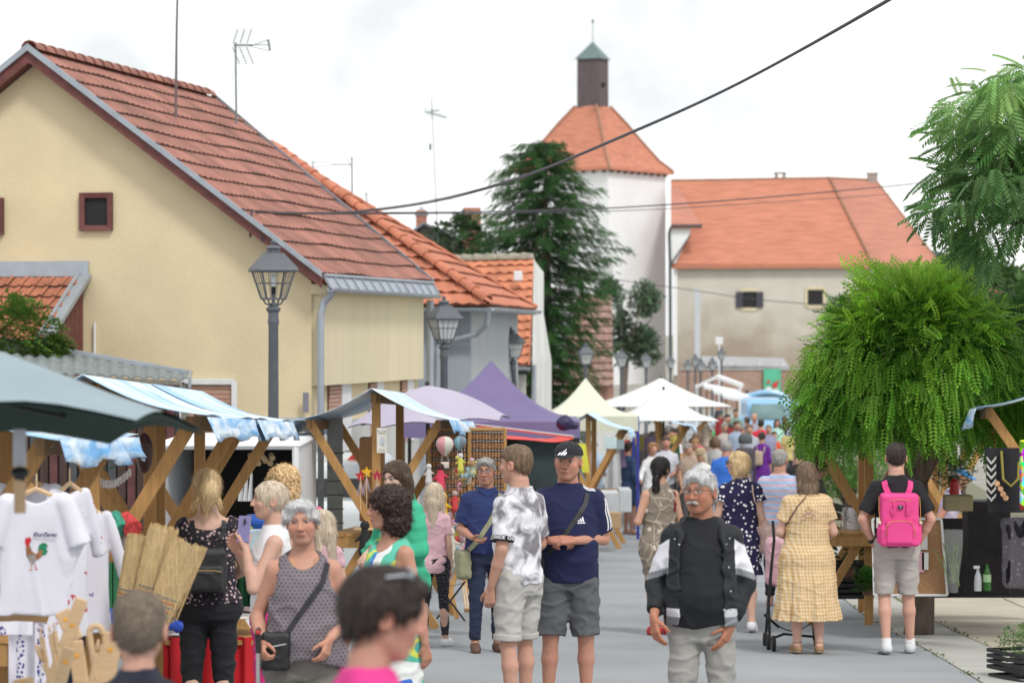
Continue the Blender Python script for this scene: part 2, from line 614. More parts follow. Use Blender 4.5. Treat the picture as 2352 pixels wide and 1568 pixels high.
b=MB();b.slab([H1(-.25,-.02,2.42),H1(-.25,Lh,2.42),H1(-.25,Lh,2.56),H1(-.25,-.02,2.56)],ha*.25)
b.obj('soffit_band',m_cream2,h1)
for(ua,ub,uc)in((752,779,800),(846,860,875),(919,930,945)):
 O=(hC.x,hC.y)
 ta,tb,tc_=[plane_s(u,O,(hb_.x,hb_.y))for u in(ua,ub,uc)]
 b=MB()
 z0,z1=.15,1.125
 b.slab([H1(-.012,ta,z0),H1(-.012,tc_,z0),H1(-.012,tc_,z1),H1(-.012,ta,z1)],ha*.01)
 w=b.obj('window',m_dark,h1)
 b=MB()
 k=0;z=z0
 while z<z1-.05:
  b.beam(H1(-.03,ta,z+.03),H1(-.03,tb,z+.03),.03,.052,bev=.004);z+=.06
 b.obj('shutter',m_shut,w)
 b=MB();b.slab([H1(-.05,tb,z0),H1(-.05,tc_,z0),H1(-.05,tc_,z1),H1(-.05,tb,z1)],ha*.036)
 b.obj('frame',m_white,w)
def attic(u0,u1,v0,v1):
 O=(hC.x,hC.y)
 s0,s1=plane_s(u0,O,(ha.x,ha.y)),plane_s(u1,O,(ha.x,ha.y))
 y=(H1((s0+s1)/2,0,0)).y
 z1,z0=PZ(v0,y),PZ(v1,y)
 b=MB();b.slab([H1(s0,-.01,z0),H1(s1,-.01,z0),H1(s1,-.01,z1),H1(s0,-.01,z1)],hb_*.008)
 w=b.obj('window',m_dark,h1)
 b=MB();t=.075*(1 if s0>s1 else-1);f=.075
 b.slab([H1(s0,-.07,z0),H1(s1,-.07,z0),H1(s1+t,-.05,z0+f),H1(s0-t,-.05,z0+f)],hb_*.045)
 b.slab([H1(s0,-.07,z1),H1(s1,-.07,z1),H1(s1+t,-.05,z1-f),H1(s0-t,-.05,z1-f)],hb_*.045)
 b.slab([H1(s0,-.07,z0),H1(s0,-.07,z1),H1(s0-t,-.05,z1-f),H1(s0-t,-.05,z0+f)],hb_*.045)
 b.slab([H1(s1,-.07,z0),H1(s1,-.07,z1),H1(s1+t,-.05,z1-f),H1(s1+t,-.05,z0+f)],hb_*.045)
 b.obj('frame',m_maroon,w)
attic(185,260,443,530)
attic(-62,10,455,540)
O=(hC.x,hC.y)
s0,s1=plane_s(415,O,(ha.x,ha.y)),plane_s(541,O,(ha.x,ha.y))
z1,z0=PZ(876,40.4),PZ(1015,40.4)
b=MB()
for(A,B)in(((s0,z1),(s1,z1)),((s0,z0),(s1,z0)),((s0,z0),(s0,z1)),((s1,z0),(s1,z1))):
 b.beam(H1(A[0],-.05,A[1]),H1(B[0],-.05,B[1]),.08,.08)
w=b.obj('window',m_white,h1)
z=z0+.05;b=MB()
while z<z1-.05:
 b.beam(H1(s0,-.03,z),H1(s1,-.03,z),.03,.062,bev=.01);z+=.066
b.obj('roller_shutter',m_shut,w)
tS=math.hypot(Wh+.35,zr-ze+.02)
def slope(side):
 ridge=H1(Wh,-.32,zr+.06);eave=H1(-.24 if side>0 else 2*Wh+.24,-.32,ze+.07)
 return ridge,(eave-ridge).normalized(),(eave-ridge).length
b=MB()
R0,dn1,S1=slope(1)
R1,dn2,S2=slope(-1)
b.slab([H1(Wh,-.3,zr),H1(-.23,-.3,ze+.0),H1(-.23,Lh+.05,ze+.0),H1(Wh,Lr,zr)],(0,0,.06))
b.slab([H1(Wh,-.3,zr),H1(2*Wh+.33,-.3,ze-.08),H1(2*Wh+.33,Lr,ze-.08),H1(Wh,Lr,zr)],(0,0,.06))
roof=b.obj('roof',m_maroon,h1)
roof_courses(roof,R0,hb_,dn1,S1-.06,14,lambda s:0.0,lambda s:Lr+.34-(Lr-Lh)*s/S1,(m_rtile,m_moss),.22,.010,.034,seed=2,sag=.022)
roof_courses(roof,R1,hb_,dn2,S2-.1,14,lambda s:0.0,lambda s:Lr+.3,(m_rtile,m_moss),.22,.010,.045,seed=5)
ridge_tiles(roof,H1(Wh,-.3,zr+.06),H1(Wh,Lr,zr+.06),21,.11,m_rtile)
b=MB()
b.slab([H1(Wh,-.345,zr+.13),H1(-.25,-.345,ze+.13),H1(-.25,-.345,ze+.05),H1(Wh,-.345,zr+.03)],(-.03*hb_.x,-.03*hb_.y,0))
b.slab([H1(Wh,-.345,zr+.13),H1(2*Wh+.36,-.345,ze+.04),H1(2*Wh+.36,-.345,ze-.05),H1(Wh,-.345,zr+.03)],(-.03*hb_.x,-.03*hb_.y,0))
b.obj('verge_flashing',m_zinc,h1)
b=MB()
b.slab([H1(Wh,-.32,zr+.03),H1(-.24,-.32,ze+.05),H1(-.24,-.32,ze-.10),H1(Wh,-.32,zr-.14)],(.02*hb_.x,.02*hb_.y,0))
b.slab([H1(Wh,-.32,zr+.03),H1(2*Wh+.33,-.32,ze-.05),H1(2*Wh+.33,-.32,ze-.20),H1(Wh,-.32,zr-.14)],(.02*hb_.x,.02*hb_.y,0))
b.slab([H1(Wh,-.30,zr-.1),H1(-.24,-.30,ze-.06),H1(-.24,-.012,ze-.06),H1(Wh,-.012,zr-.1)],(0,0,.02))
b.slab([H1(Wh,-.30,zr-.1),H1(2*Wh+.33,-.30,ze-.16),H1(2*Wh+.33,-.012,ze-.16),H1(Wh,-.012,zr-.1)],(0,0,.02))
b.obj('bargeboard',m_maroon,h1)
b=MB();b.slab([H1(Wh,Lr+.02,zr+.15),H1(-.24,Lh+.06,ze+.14),H1(-.24,Lh+.06,ze+.02),H1(Wh,Lr+.02,zr)],hb_*.04)
b.obj('verge_flashing',m_zinc,h1)
b=MB();b.slab([H1(-.24,-.2,ze+.05),H1(-.24,Lh,ze+.05),H1(-.34,Lh,ze-.12),H1(-.34,-.2,ze-.12)],(0,0,.012))
n=13
for i in range(n+1):
 t=-.2+(Lh+.2)*i/n
 b.beam(H1(-.235,t,ze+.07),H1(-.35,t,ze-.10),.02,.04,bev=.003)
b.tube([H1(-.25,-.22,ze+.08),H1(-.25,Lh,ze+.08)],.022)
b.obj('eave_flashing',m_zinc,h1)
b=MB();half_pipe(b,H1(-.35,-.25,ze-.10),H1(-.35,Lh,ze-.12),.055,.055,(0,0,-1))
b.obj('gutter',m_zinc,h1)
b=MB();b.tube([H1(-.33,-.05,ze-.15),H1(-.2,-.07,ze-.30),H1(-.16,-.09,ze-.5),H1(-.16,-.09,zb)],.05)
b.obj('downpipe',m_zinc,h1)
b=MB();b.tube([H1(-.2,Lh+.02,ze-.2),H1(-.2,Lh+.02,zb)],.06)
b.obj('downpipe',m_zinc,h1)
b=MB();sp=plane_s(220,O,(ha.x,ha.y));b.tube([H1(sp,-.05,PZ(835,40.8)),H1(sp,-.05,PZ(740,40.8))],.02)
b.obj('vent_pipe',m_white,h1)
b=MB();q=H1(-.01,-.1,1.05);b.box(q+Vector((-.06,-.02,-.15)),(.08,.03,.28),bev=.004);b.obj('house_number_plate',M('slate_plate',(.2,.2,.24),.5),h1)
b=MB();b.tube([P(404,270,40.9),P(405,120,40.9),P(408,-40,40.9)],[.022,.018,.014],6)
mast=b.obj('aerial_mast',M('rusty_pipe',(.14,.11,.11),.7,.2,20));tag(mast,'thin bare dark mast rising from the yellow house roof','mast')
sL=3.40
lt=thing('lean_to','maroon boarded lean-to with clay tile roof under the yellow gable','lean-to',H1(sL+2,-1,g(39)))
zt,zl,rl=2.66,1.74,1.6
b=MB();b.slab([H1(sL,0,zb),H1(sL,-rl+.1,zb),H1(sL,-rl+.1,zl-.02),H1(sL,-.005,zt-.05)],ha*.08)
wl=b.obj('wall',m_maroon,lt)
for k in range(9):
 t0_=-rl+.1+k*.165;t1_=t0_+.155
 za=zl-.03+(zt-zl)*(t0_+rl)/rl;zc=zl-.03+(zt-zl)*(t1_+rl)/rl
 b=MB();b.slab([H1(sL-.02,t0_,zb),H1(sL-.02,t1_,zb),H1(sL-.02,t1_,zc),H1(sL-.02,t0_,za)],ha*.018)
 b.obj('plank',m_maroon,lt)
b=MB();b.slab([H1(sL-.05,0,zt),H1(2*Wh+1,0,zt),H1(2*Wh+1,-rl,zl),H1(sL-.05,-rl,zl)],(0,0,-.05))
lr=b.obj('roof',m_maroon,lt)
dnv=(H1(sL,-rl,zl)-H1(sL,0,zt));Sl=dnv.length;dnv.normalize()
m_clay=M('clay_tile',(.42,.155,.085),.88,.22,3.5,.4,60,dirt=.45)
nrm=Vector(dnv).cross(-ha);nrm=nrm if nrm.z>0 else-nrm
tile_proto=None
for r in range(6):
 for c in range(13):
  s=sL-.02+.205*c+.1
  if s>sL+2.6:continue
  p=H1(s,0,zt)+dnv*(Sl*r/6-.02)+nrm*.02
  q=H1(s,0,zt)+dnv*(Sl*(r+1)/6+.03)+nrm*.06
  b=MB()
  x=ha*.1
  prof=[(-1,0),(-.6,.012),(-.2,.0),(.3,.004),(.65,.03),(1,.012)]
  V=[];F=[]
  for(c0,th)in((p,0),(q,0),(q,-.028)):
   for(a_,h_)in prof:V.append(c0-x*a_*1.02+nrm*(h_+th))
  for L_ in range(2):
   for k in range(5):F.append((L_*6+k,L_*6+k+1,(L_+1)*6+k+1,(L_+1)*6+k))
  jit=Vector((random.uniform(-.004,.004),random.uniform(-.004,.004),random.uniform(-.004,.006)))
  b.add([v+jit for v in V],F)
  o=b.obj('tile',m_clay,lr);o.data.materials.append(m_moss)
  mi=[0]*5+[1]*5
  o.data.polygons.foreach_set('material_index',mi)
b=MB();b.slab([H1(sL-.1,-.05,zt+.02),H1(2*Wh+1,-.05,zt+.02),H1(2*Wh+1,-.03,zt+.24),H1(sL-.1,-.03,zt+.24)],hb_*.02)
b.obj('flashing',m_zinc,lt)
b=MB();b.beam(H1(sL-.06,-.02,zt+.03),H1(sL-.06,-rl-.1,zl-.02),.16,.07);b.beam(H1(sL+.04,-.02,zt+.07),H1(sL+.04,-rl-.1,zl+.02),.05,.06)
b.obj('verge_flashing',m_zinc,lt)
cp=thing('carport','open carport with grey corrugated roof in front of the yellow house','carport',(-6.5,37,g(37)))
A_,B_,C_,D_=P(-80,772,39.0),P(432,861,39.0),P(430,873,36.5),P(-80,852,36.5)
def cpf(i,j):
 p=A_.lerp(B_,i).lerp(D_.lerp(C_,i),j)
 p.z+=.018*math.sin(i*3.3*2*PI/.18*1.0)
 return p
b=MB();b.grid(cpf,220,2,.02)
b.obj('corrugated_sheet',M('fibre_cement',(.22,.25,.25),.9,.15,5,.3,50,dirt=.3),cp)
b=MB();b.beam(A_+Vector((0,0,.05)),B_+Vector((.05,0,.03)),.16,.06);b.beam(B_+Vector((.03,0,0)),C_+Vector((.03,0,-.03)),.04,.14)
b.obj('flashing',m_zinc,cp)
for i in range(9):
 q=D_.lerp(C_,.45+i*.065);b=MB();b.box(q+Vector((0,.1,-.09)),(.05,.25,.12),bev=.004);b.obj('rafter',M('grey_wood',(.22,.2,.17),.9,.2,9),cp)
b=MB();b.beam(D_.lerp(C_,.42)+Vector((0,.02,-.04)),C_+Vector((-.1,.02,-.04)),.06,.07);b.obj('fascia',M('grey_wood'),cp)
for u in(175,320,425):
 b=MB();b.beam(G(u,36.6),P(u,880,36.6),.09,.09,up=(0,1,0));b.obj('post',M('grey_wood'),cp)
m_shed=M('dark_boards',(.055,.03,.025),.8,.4,6,.3,30,stretch=(8,8,.5))
sh=thing('dark_shed','dark brown boarded shed wall behind the souvenir stalls','shed',G(100,34))
x0,x1=PX(-90,34),PX(402,34)
nb=22
b=MB();b.box(((x0+x1)/2,34.25,g(34)+1.25),(x1-x0,.4,2.5));b.obj('wall',m_dark,sh)
for k in range(nb):
 xa=x0+(x1-x0)*k/nb
 b=MB();b.box((xa+(x1-x0)/nb/2,34.02,g(34)+1.25),((x1-x0)/nb-.02,.03,2.5),bev=.004)
 b.obj('plank',(m_shed,M('dark_boards_red',(.10,.035,.035),.8,.3,6),m_shed,M('dark_boards_grey',(.06,.065,.07),.8,.3,6))[k%4],sh)
 # GREY HOUSE WITH HIPPED ROOF
m_grey=M('shaded_grey_plaster',(.33,.37,.42),.92,.06,1.4,.3,60,dirt=.08)  # front face: its shade is mixed into a darker grey
m_greyl=M('lit_grey_plaster',(.43,.455,.47),.92,.05,1.4,.3,60,dirt=.08)  # side face: same plaster, coloured paler as the better lit side
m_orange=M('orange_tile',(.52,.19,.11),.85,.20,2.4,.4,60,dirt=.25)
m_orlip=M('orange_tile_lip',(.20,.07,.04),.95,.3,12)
E0=Vector((PX(1120,51.6),51.6,0));a2=Vector((-.996,.09,0));b2=Vector((.09,.996,0))
def H2(s,t,z):return Vector((E0.x+s*a2.x+t*b2.x,E0.y+s*a2.y+t*b2.y,z))
z2e=2.37;T2=10.6;apx=H2(4.87,5.3,5.54)
h2=thing('grey_house','grey plastered house with bright orange hipped tile roof behind the yellow house','house',H2(3,5,g(56)))
b=MB();b.slab([H2(.35,.35,-2.5),H2(10,.35,-2.5),H2(10,.35,z2e),H2(.35,.35,z2e)],b2*.25);b.obj('front_wall',m_grey,h2)
b=MB();b.slab([H2(.35,.6,-2.5),H2(.35,T2-.4,-2.5),H2(.35,T2-.4,z2e),H2(.35,.6,z2e)],a2*.25);b.obj('side_wall',m_greyl,h2)
b=MB();b.add([H2(0,0,z2e-.02),H2(10,0,z2e-.02),H2(10,5.3,5.5),apx-Vector((0,0,.03)),H2(0,T2,z2e-.02),H2(10,T2,z2e-.02)],[(0,1,2,3),(0,3,4),(4,3,2,5),(0,4,5,1)])
r2=b.obj('roof',m_orange,h2)
fr=H2(4.87,5.3,5.54)
dn=(H2(4.87,0,z2e)-fr);Sf=dn.length;dn.normalize()
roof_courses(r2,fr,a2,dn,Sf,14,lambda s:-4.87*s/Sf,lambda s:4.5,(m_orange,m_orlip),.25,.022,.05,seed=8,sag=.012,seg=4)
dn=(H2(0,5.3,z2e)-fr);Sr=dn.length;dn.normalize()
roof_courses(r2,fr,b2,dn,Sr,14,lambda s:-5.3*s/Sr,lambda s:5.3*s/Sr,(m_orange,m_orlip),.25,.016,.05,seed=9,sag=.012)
ridge_tiles(r2,H2(0,0,z2e+.08),apx+Vector((0,0,.1)),19,.10,m_orange,name='hip_tile')
ridge_tiles(r2,H2(0,T2,z2e+.04),apx+Vector((0,0,.03)),22,.065,m_orange,name='hip_tile')
ridge_tiles(r2,H2(9.9,5.3,5.6),apx+Vector((0,0,.1)),11,.12,m_orange)
b=MB();half_pipe(b,H2(10,-.06,z2e-.02),H2(-.08,-.06,z2e-.05),.075,.075,(0,0,-1));half_pipe(b,H2(-.08,-.08,z2e-.04),H2(-.08,T2,z2e-.03),.075,.075,(0,0,-1))
b.obj('gutter',m_zinc,h2)
b=MB();b.slab([H2(10,.34,z2e-.12),H2(.02,.34,z2e-.12),H2(.02,-.0,z2e-.12),H2(10,-.0,z2e-.12)],(0,0,.05));b.slab([H2(.34,.35,z2e-.12),H2(.34,T2,z2e-.12),H2(0,T2,z2e-.12),H2(0,.35,z2e-.12)],(0,0,.05))
b.obj('soffit',M('grey_soffit',(.4,.42,.43),.8),h2)
b=MB();b.tube([P(1122,714,51.5),P(1118,745,51.6),P(1095,768,51.75),P(1022,785,51.9),P(1006,798,51.9),P(1004,1000,51.9)],.05)
b.obj('downpipe',m_zinc,h2)
# SHORT ORANGE HOUSE WITH MOSSY RIDGE
h3=thing('low_house','low house with frontal orange tile slope and grey mossy ridge beside the spruce','house',G(1180,72))
A,B=P(980,600,73.5),P(1226,594,73.5)
Cc,Dd=P(1218,838,69),P(960,838,69)
b=MB();b.slab([Vector((Dd.x,69.3,Dd.z)),Vector((Cc.x-.1,69.3,Cc.z)),Vector((Cc.x-.1,69.3,-2.5)),Vector((Dd.x,69.3,-2.5))],(0,.2,0))
b.obj('front_wall',M('old_render',(.5,.5,.46),.95,.1,2,dirt=.3),h3)
b=MB();b.slab([Vector((Cc.x,69.4,-2.6)),Vector((Cc.x+.05,69.4,Cc.z+.1)),Vector((B.x,73.5,B.z)),Vector((B.x+.5,78,Cc.z)),Vector((B.x+.5,78,-2.6))],(.02,0,0))
b.slab([B+Vector((0,.1,-.02)),B+Vector((.26,.3,-.35)),Vector((B.x+.26,73.8,-2.6)),Vector((B.x,73.6,-2.6))],(0,.1,0))
b.obj('gable_wall',M('white_lime',(.68,.68,.66),.95,.06,2,dirt=.25),h3)
dn=(Dd-A);S3=(Cc-B).length
o=MB().add([A,B,Cc,Dd],[(0,1,2,3)]).obj('roof',m_orange,h3)
roof_courses(o,A+Vector((0,0,.02)),(B-A),(Cc-B).normalized(),S3,13,lambda s:0,lambda s:(B-A).length-.01*s,(M('orange_tile_pale',(.56,.21,.11),.85,.3,2.4,.4,60,dirt=.3),m_orlip),.26,.03,.05,seed=4,sag=.012,seg=4)
ridge_tiles(o,A,B,9,.15,M('mossy_ridge',(.30,.28,.22),.95,.25,6,dirt=.3))
b=MB();b.box(P(1190,634,72.0),(.22,.22,.25),bev=.02);b.obj('roof_vent',m_white,h3)
b=MB();half_pipe(b,Dd+Vector((0,-.1,-.05)),Cc+Vector((0,-.1,-.05)),.08,.08,(0,0,-1));b.obj('gutter',m_zinc,h3)
b=MB();b.box(P(1196,852,69.15),(.35,.1,.16),bev=.01);b.obj('window',m_dark,h3)
b=MB();b.tube([Vector((Cc.x+.1,69.2,Cc.z)),Vector((Cc.x+.1,69.2,-2.6))],.05);b.obj('downpipe',m_zinc,h3)
m_oldt=M('weathered_tile',(.30,.19,.155),.92,.35,3.5,.4,60,dirt=.5)
m_oldl=M('weathered_lip',(.09,.06,.05),.95,.3,12)
h4=thing('brown_roof_shed','small brown tiled shed roof under the spruce','shed',G(1270,92))
A,B,Cc,Dd=P(1240,832,94),P(1262,836,94),P(1308,892,91),P(1240,890,91)
o=MB().add([A,B,Cc,Dd],[(0,1,2,3)]).obj('roof',m_oldt,h4)
S4=(Dd-A).length
roof_courses(o,A+Vector((0,0,.03)),Vector((1,0,0)),(Dd-A).normalized(),S4,6,lambda s:0,lambda s:.3+.65*s/S4,(m_oldt,m_oldl),.3,.03,.06,seed=3,seg=4)
b=MB();b.box((PX(1268,92),92.6,g(92)+.9),(.85,.6,2.0));b.obj('wall',M('white_lime'),h4)
b=MB();b.tube([P(1252,895,91),P(1250,960,91)],.05);b.obj('downpipe',m_zinc,h4)
h5=thing('mossy_barn','barn with steep mossy brown tile roof between spruce and white tower','barn',G(1360,138))
A,B,Cc,Dd=P(1330,684,141),P(1405,684,141),P(1408,888,137),P(1290,888,137)
o=MB().add([A,B,Cc,Dd],[(0,1,2,3)]).obj('roof',m_oldt,h5)
S5=(Cc-B).length
roof_courses(o,B+Vector((0,-.05,.03)),Vector((-1,0,0)),(Cc-B).normalized(),S5,12,lambda s:0,lambda s:1.7+.9*s/S5,(m_oldt,m_oldl),.3,.03,.09,seed=6,seg=4)
ridge_tiles(o,A,B,6,.16,m_oldt)
b=MB();b.box((PX(1352,138),139.5,g(138)+1.3),(2.4,3.5,3.0));b.obj('wall',M('old_brick',(.35,.2,.15),.95,.2,5,dirt=.3),h5)
h6=thing('dark_gabled_house','dark gabled house with capped chimney on the skyline left of the spruce','house',G(985,112))
b=MB();b.add([P(940,560,110),P(975,515,110),P(1062,560,110),P(1062,640,110),P(940,640,110),P(940,560,118),P(975,515,118),P(1062,560,118)],[(0,1,2,3,4),(0,5,6,1),(1,6,7,2)])
b.obj('gable_wall',M('dark_wood_gable',(.12,.11,.10),.8,.2,3),h6)
b=MB();b.slab([P(936,535,109.6),P(973,510,109.6),P(973,515,109.6),P(938,541,109.6)],(0,8,0));b.slab([P(973,510,109.6),P(1066,548,109.6),P(1064,554,109.6),P(973,515,109.6)],(0,8,0))
b.obj('roof',M('slate_blue_roof',(.16,.18,.21),.6,.2,4),h6)
m_brick=M('chimney_brick',(.38,.17,.12),.95,.25,8,.4,30)
b=MB();b.box(P(968,505,111),(.42,.42,.75),bev=.02);b.obj('chimney',m_brick,h6)
b=MB();b.box(P(968,493,111),(.55,.55,.06),bev=.01);b.lathe([(.0,0),(.14,0),(.16,.08),(.10,.2),(.02,.32)],P(968,492,111),10);b.obj('chimney_cap',m_zinc,h6)
b=MB();b.box(P(1084,508,96),(.6,.5,.9),bev=.02);c7=b.obj('brick_chimney',m_brick);tag(c7,'square brick chimney poking up against the spruce','chimney')
b=MB();b.box(P(1084,489,96),(.7,.6,.07),bev=.01);b.obj('chimney_slab',M('chimney_slab',(.3,.3,.28)),c7)
b=MB();b.box((PX(1084,96),96.3,(PZ(520,96)+g(96))/2),(.62,.52,PZ(520,96)-g(96)));b.obj('chimney_shaft',m_brick,c7)
# CASTLE
m_lime=M('castle_limewash',(.84,.85,.86),.92,.04,.35,.2,6,dirt=.10)
m_croof=M('castle_tile',(.50,.20,.125),.88,.20,1.3,.6,7,stretch=(.5,1,7),dirt=.12)
m_croof2=M('castle_tile_side',(.48,.21,.15),.88,.18,1.3,.6,7,stretch=(.5,1,7),dirt=.12)
tw=thing('castle_tower','white square castle tower with orange pyramid roof and dark timber lantern','tower',G(1376,215))
ct=Vector((PX(1365,215),215+4,0))
th=math.radians(-90+10)
def sq(R,z,off=0.0):return[ct+Vector((R*math.cos(th+k*PI/2+off),R*math.sin(th+k*PI/2+off),z))for k in range(4)]
zb_t=g(215)-1
zeave=PZ(392,215)
lo,hi=sq(5.75,zb_t),sq(5.75,zeave)
b=MB();b.add(lo+hi,[(k,(k+1)%4,4+(k+1)%4,4+k)for k in range(4)])
b.obj('wall',m_lime,tw)
prof=[(6.35,PZ(393,215)),(6.28,PZ(386,215)),(5.2,PZ(362,215)),(3.9,PZ(320,215)),(2.6,PZ(275,215)),(1.35,PZ(236,215))]
b=MB();V=[];F=[]
for(R,z)in prof:V+=sq(R,z)
for i in range(len(prof)-1):
 for k in range(4):F.append((4*i+k,4*i+(k+1)%4,4*i+4+(k+1)%4,4*i+4+k))
F.append((3,2,1,0));b.add(V,F)
rt_=b.obj('roof',m_croof,tw)
b=MB()
for k in range(4):
 b.tube([sq(R+.03,z+.06)[k]for(R,z)in prof],.10,6)
b.obj('hip_ridge',M('hip_mortar',(.34,.19,.13),.95,.2,2),rt_)
b=MB()
for k in range(4):
 p,q=sq(6.0,zeave-.12)[k],sq(6.0,zeave-.12)[(k+1)%4]
 for j in range(9):
  c=p.lerp(q,(j+.5)/9);b.box(c,(.25,.25,.2))
b.obj('corbel',M('dark_eave_wood',(.10,.08,.08),.9),tw)  # dark brown wood shared by corbels and eave boards
m_lant=M('lantern_boards',(.115,.09,.095),.85,.25,3,.4,12,stretch=(6,6,.4))
off=math.radians(12)
b=MB();l0,l1=sq(1.32,PZ(238,215),off),sq(1.30,PZ(122,215),off)
b.add(l0+l1,[(k,(k+1)%4,4+(k+1)%4,4+k)for k in range(4)]);b.obj('lantern',m_lant,tw)
l1=sq(1.52,PZ(126,215),off);b=MB();b.add(l1+[ct+Vector((0,0,PZ(83,215)))],[(0,1,4),(1,2,4),(2,3,4),(3,0,4),(3,2,1,0)]);b.obj('lantern_cap',M('copper_green',(.13,.19,.185),.6,.15,2),tw)
b=MB();b.tube([ct+Vector((0,0,PZ(85,215))),ct+Vector((0,0,PZ(32,215)))],.03,5);b.box(ct+Vector((0,0,PZ(36,215))),(.18,.06,.32));b.obj('weather_vane',M('copper_green'),tw)
b=MB();b.box(P(1385,196,216.3)-Vector((0,.2,0)),(.3,.5,.35));b.obj('vent_hole',m_dark,tw)
wg=thing('castle_wing','long grey-walled castle wing with broad orange tile roof and shuttered windows','castle',G(1850,216))
m_cwall=M('castle_wall',(.58,.55,.48),.95,.08,.5,.25,5,dirt=.12)
t_=m_cwall.node_tree
bs=[n for n in t_.nodes if n.type=='BSDF_PRINCIPLED'][0]
srcl=bs.inputs['Base Color'].links[0].from_socket
tcn=t_.nodes.new('ShaderNodeTexCoord');sx=t_.nodes.new('ShaderNodeSeparateXYZ');t_.links.new(tcn.outputs['Object'],sx.inputs[0])
nn=t_.nodes.new('ShaderNodeTexNoise');nn.inputs['Scale'].default_value=.32;nn.inputs['Detail'].default_value=6;t_.links.new(tcn.outputs['Object'],nn.inputs['Vector'])
ma=t_.nodes.new('ShaderNodeMath');ma.operation='MULTIPLY_ADD';ma.inputs[1].default_value=9.0;ma.inputs[2].default_value=-2.2;t_.links.new(nn.outputs['Fac'],ma.inputs[0])
mb_=t_.nodes.new('ShaderNodeMath');mb_.operation='SUBTRACT';t_.links.new(ma.outputs[0],mb_.inputs[0]);t_.links.new(sx.outputs['Z'],mb_.inputs[1])
mc_=t_.nodes.new('ShaderNodeMapRange');mc_.inputs['From Min'].default_value=-1.6;mc_.inputs['From Max'].default_value=2.2;mc_.inputs['To Max'].default_value=.8;t_.links.new(mb_.outputs[0],mc_.inputs['Value'])
mxn=t_.nodes.new('ShaderNodeMixRGB');mxn.inputs['Color2'].default_value=(.30,.23,.17,1);t_.links.new(mc_.outputs[0],mxn.inputs['Fac']);t_.links.new(srcl,mxn.inputs['Color1']);t_.links.new(mxn.outputs[0],bs.inputs['Base Color'])
dw=214.0
zw0,zw1=g(214)-1.2,PZ(606,dw)
xw0,xw1=PX(1549,dw),PX(2142,dw)
b=MB();b.slab([(xw0,dw,zw0),(xw1,dw,zw0),(xw1,dw,zw1),(xw0,dw,zw1)],(0,.6,0));b.slab([(xw1,dw+.6,zw0),(xw1,dw+14,zw0),(xw1,dw+14,zw1),(xw1,dw+.6,zw1)],(-.6,0,0));b.obj('wall',m_cwall,wg)
dr=220.0
ea0,ea1=P(1541,606,dw-.6),P(2158,604,dw-.6)
rg0,rgm,rg1=P(1541,415,dr),P(1905,409,dr),P(2012,414,dr)
em=P(2003,605,dw-.55)
b=MB();b.slab([ea0,em,rgm,rg0],(0,.02,-.35));rfw=b.obj('roof',m_croof,wg)
b=MB();b.slab([em,ea1,rg1,rgm],(0,.02,-.35));b.obj('roof_side',m_croof2,wg)
b=MB();b.tube([rgm+Vector((0,-.1,.05)),em+Vector((0,-.1,.1))],.09,6);b.tube([rg1,ea1],.08,6);b.tube([rg0,rgm,rg1],.11,6);b.obj('hip_ridge',M('hip_mortar'),wg)
b=MB();b.box(((ea0.x+ea1.x)/2,dw-.35,zw1-.12),(ea1.x-ea0.x,.35,.16));b.obj('eave_board',M('dark_eave_wood'),wg)
for u in(1720,1885,2065):
 b=MB();b.box(P(u,610,dw-.05),(1.2,.2,.16));b.obj('eave_vent',m_dark,wg)
b=MB();b.slab([P(1541,520,dw-.9),P(1588,520,dw-.9),P(1583,540,dw-.9),P(1552,604,dw-.9),P(1541,606,dw-.9)],(0,.3,0));b.obj('corner_wall',m_lime,wg)
b=MB();b.slab([P(1541,424,dr-.3),P(1555,424,dr-.3),P(1612,519,dw-1.2),P(1541,519,dw-1.2)],(0,.0,-.2));b.obj('corner_roof',m_croof2,wg)
b=MB();b.slab([P(1541,515,dw-1.3),P(1614,515,dw-1.3),P(1612,522,dw-1.3),P(1541,522,dw-1.3)],(0,.5,0));b.tube([P(1541,607,dw-1.2),P(1586,540,dw-1.2)],.07,5);b.obj('corner_eave',M('dark_eave_wood'),wg)
def cwin(u0,u1,v0,v1,shut,parent,fr=True):
 y=dw-.02
 p,q=P(u0,v0,y),P(u1,v1,y)
 c=(p+q)/2;w,h=abs(q.x-p.x),abs(p.z-q.z)
 b=MB();b.box(c+Vector((0,-.02,0)),(w,.03,h));wn=b.obj('window',m_dark,parent)
 if fr:
  b=MB()
  for s in(-1,1):
   b.box(c+Vector((s*(w/2+.11),-.03,0)),(.2,.08,h+.3));b.box(c+Vector((0,-.03,s*(h/2+.14))),(w+.05,.08,.22))
  b.obj('surround',M('cream_surround',(.66,.58,.40),.9),wn)
 for s in shut:
  b=MB();b.box(c+Vector((s*(w/2+.26),-.12,0)),(.5,.06,h));b.obj('shutter',M('dark_shutter',(.05,.05,.07),.6),wn)
cwin(1706,1737,670,706,(-1,1),wg)
cwin(1855,1890,666,700,(),wg)
cwin(1550,1561,540,562,(),wg,False)
b=MB();b.tube([P(1541,522,dw-1.4),P(1537,535,dw-1.4),P(1539,600,dw-1.4),P(1540,855,dw-1.4)],.12,8);b.obj('rainwater_pipe',M('dark_pipe',(.07,.085,.085),.5),wg)
b=MB();b.box(P(1551,740,dw-.1),(.28,.2,8.0));b.obj('white_corner_strip',m_lime,wg)
b=MB();b.box((PX(1602,210),210,g(210)+3.6),(.42,.3,7.2));tag(b.obj('flue_pipe',M('pale_duct',(.5,.53,.57),.5)),'tall pale square duct against the castle wall','duct')
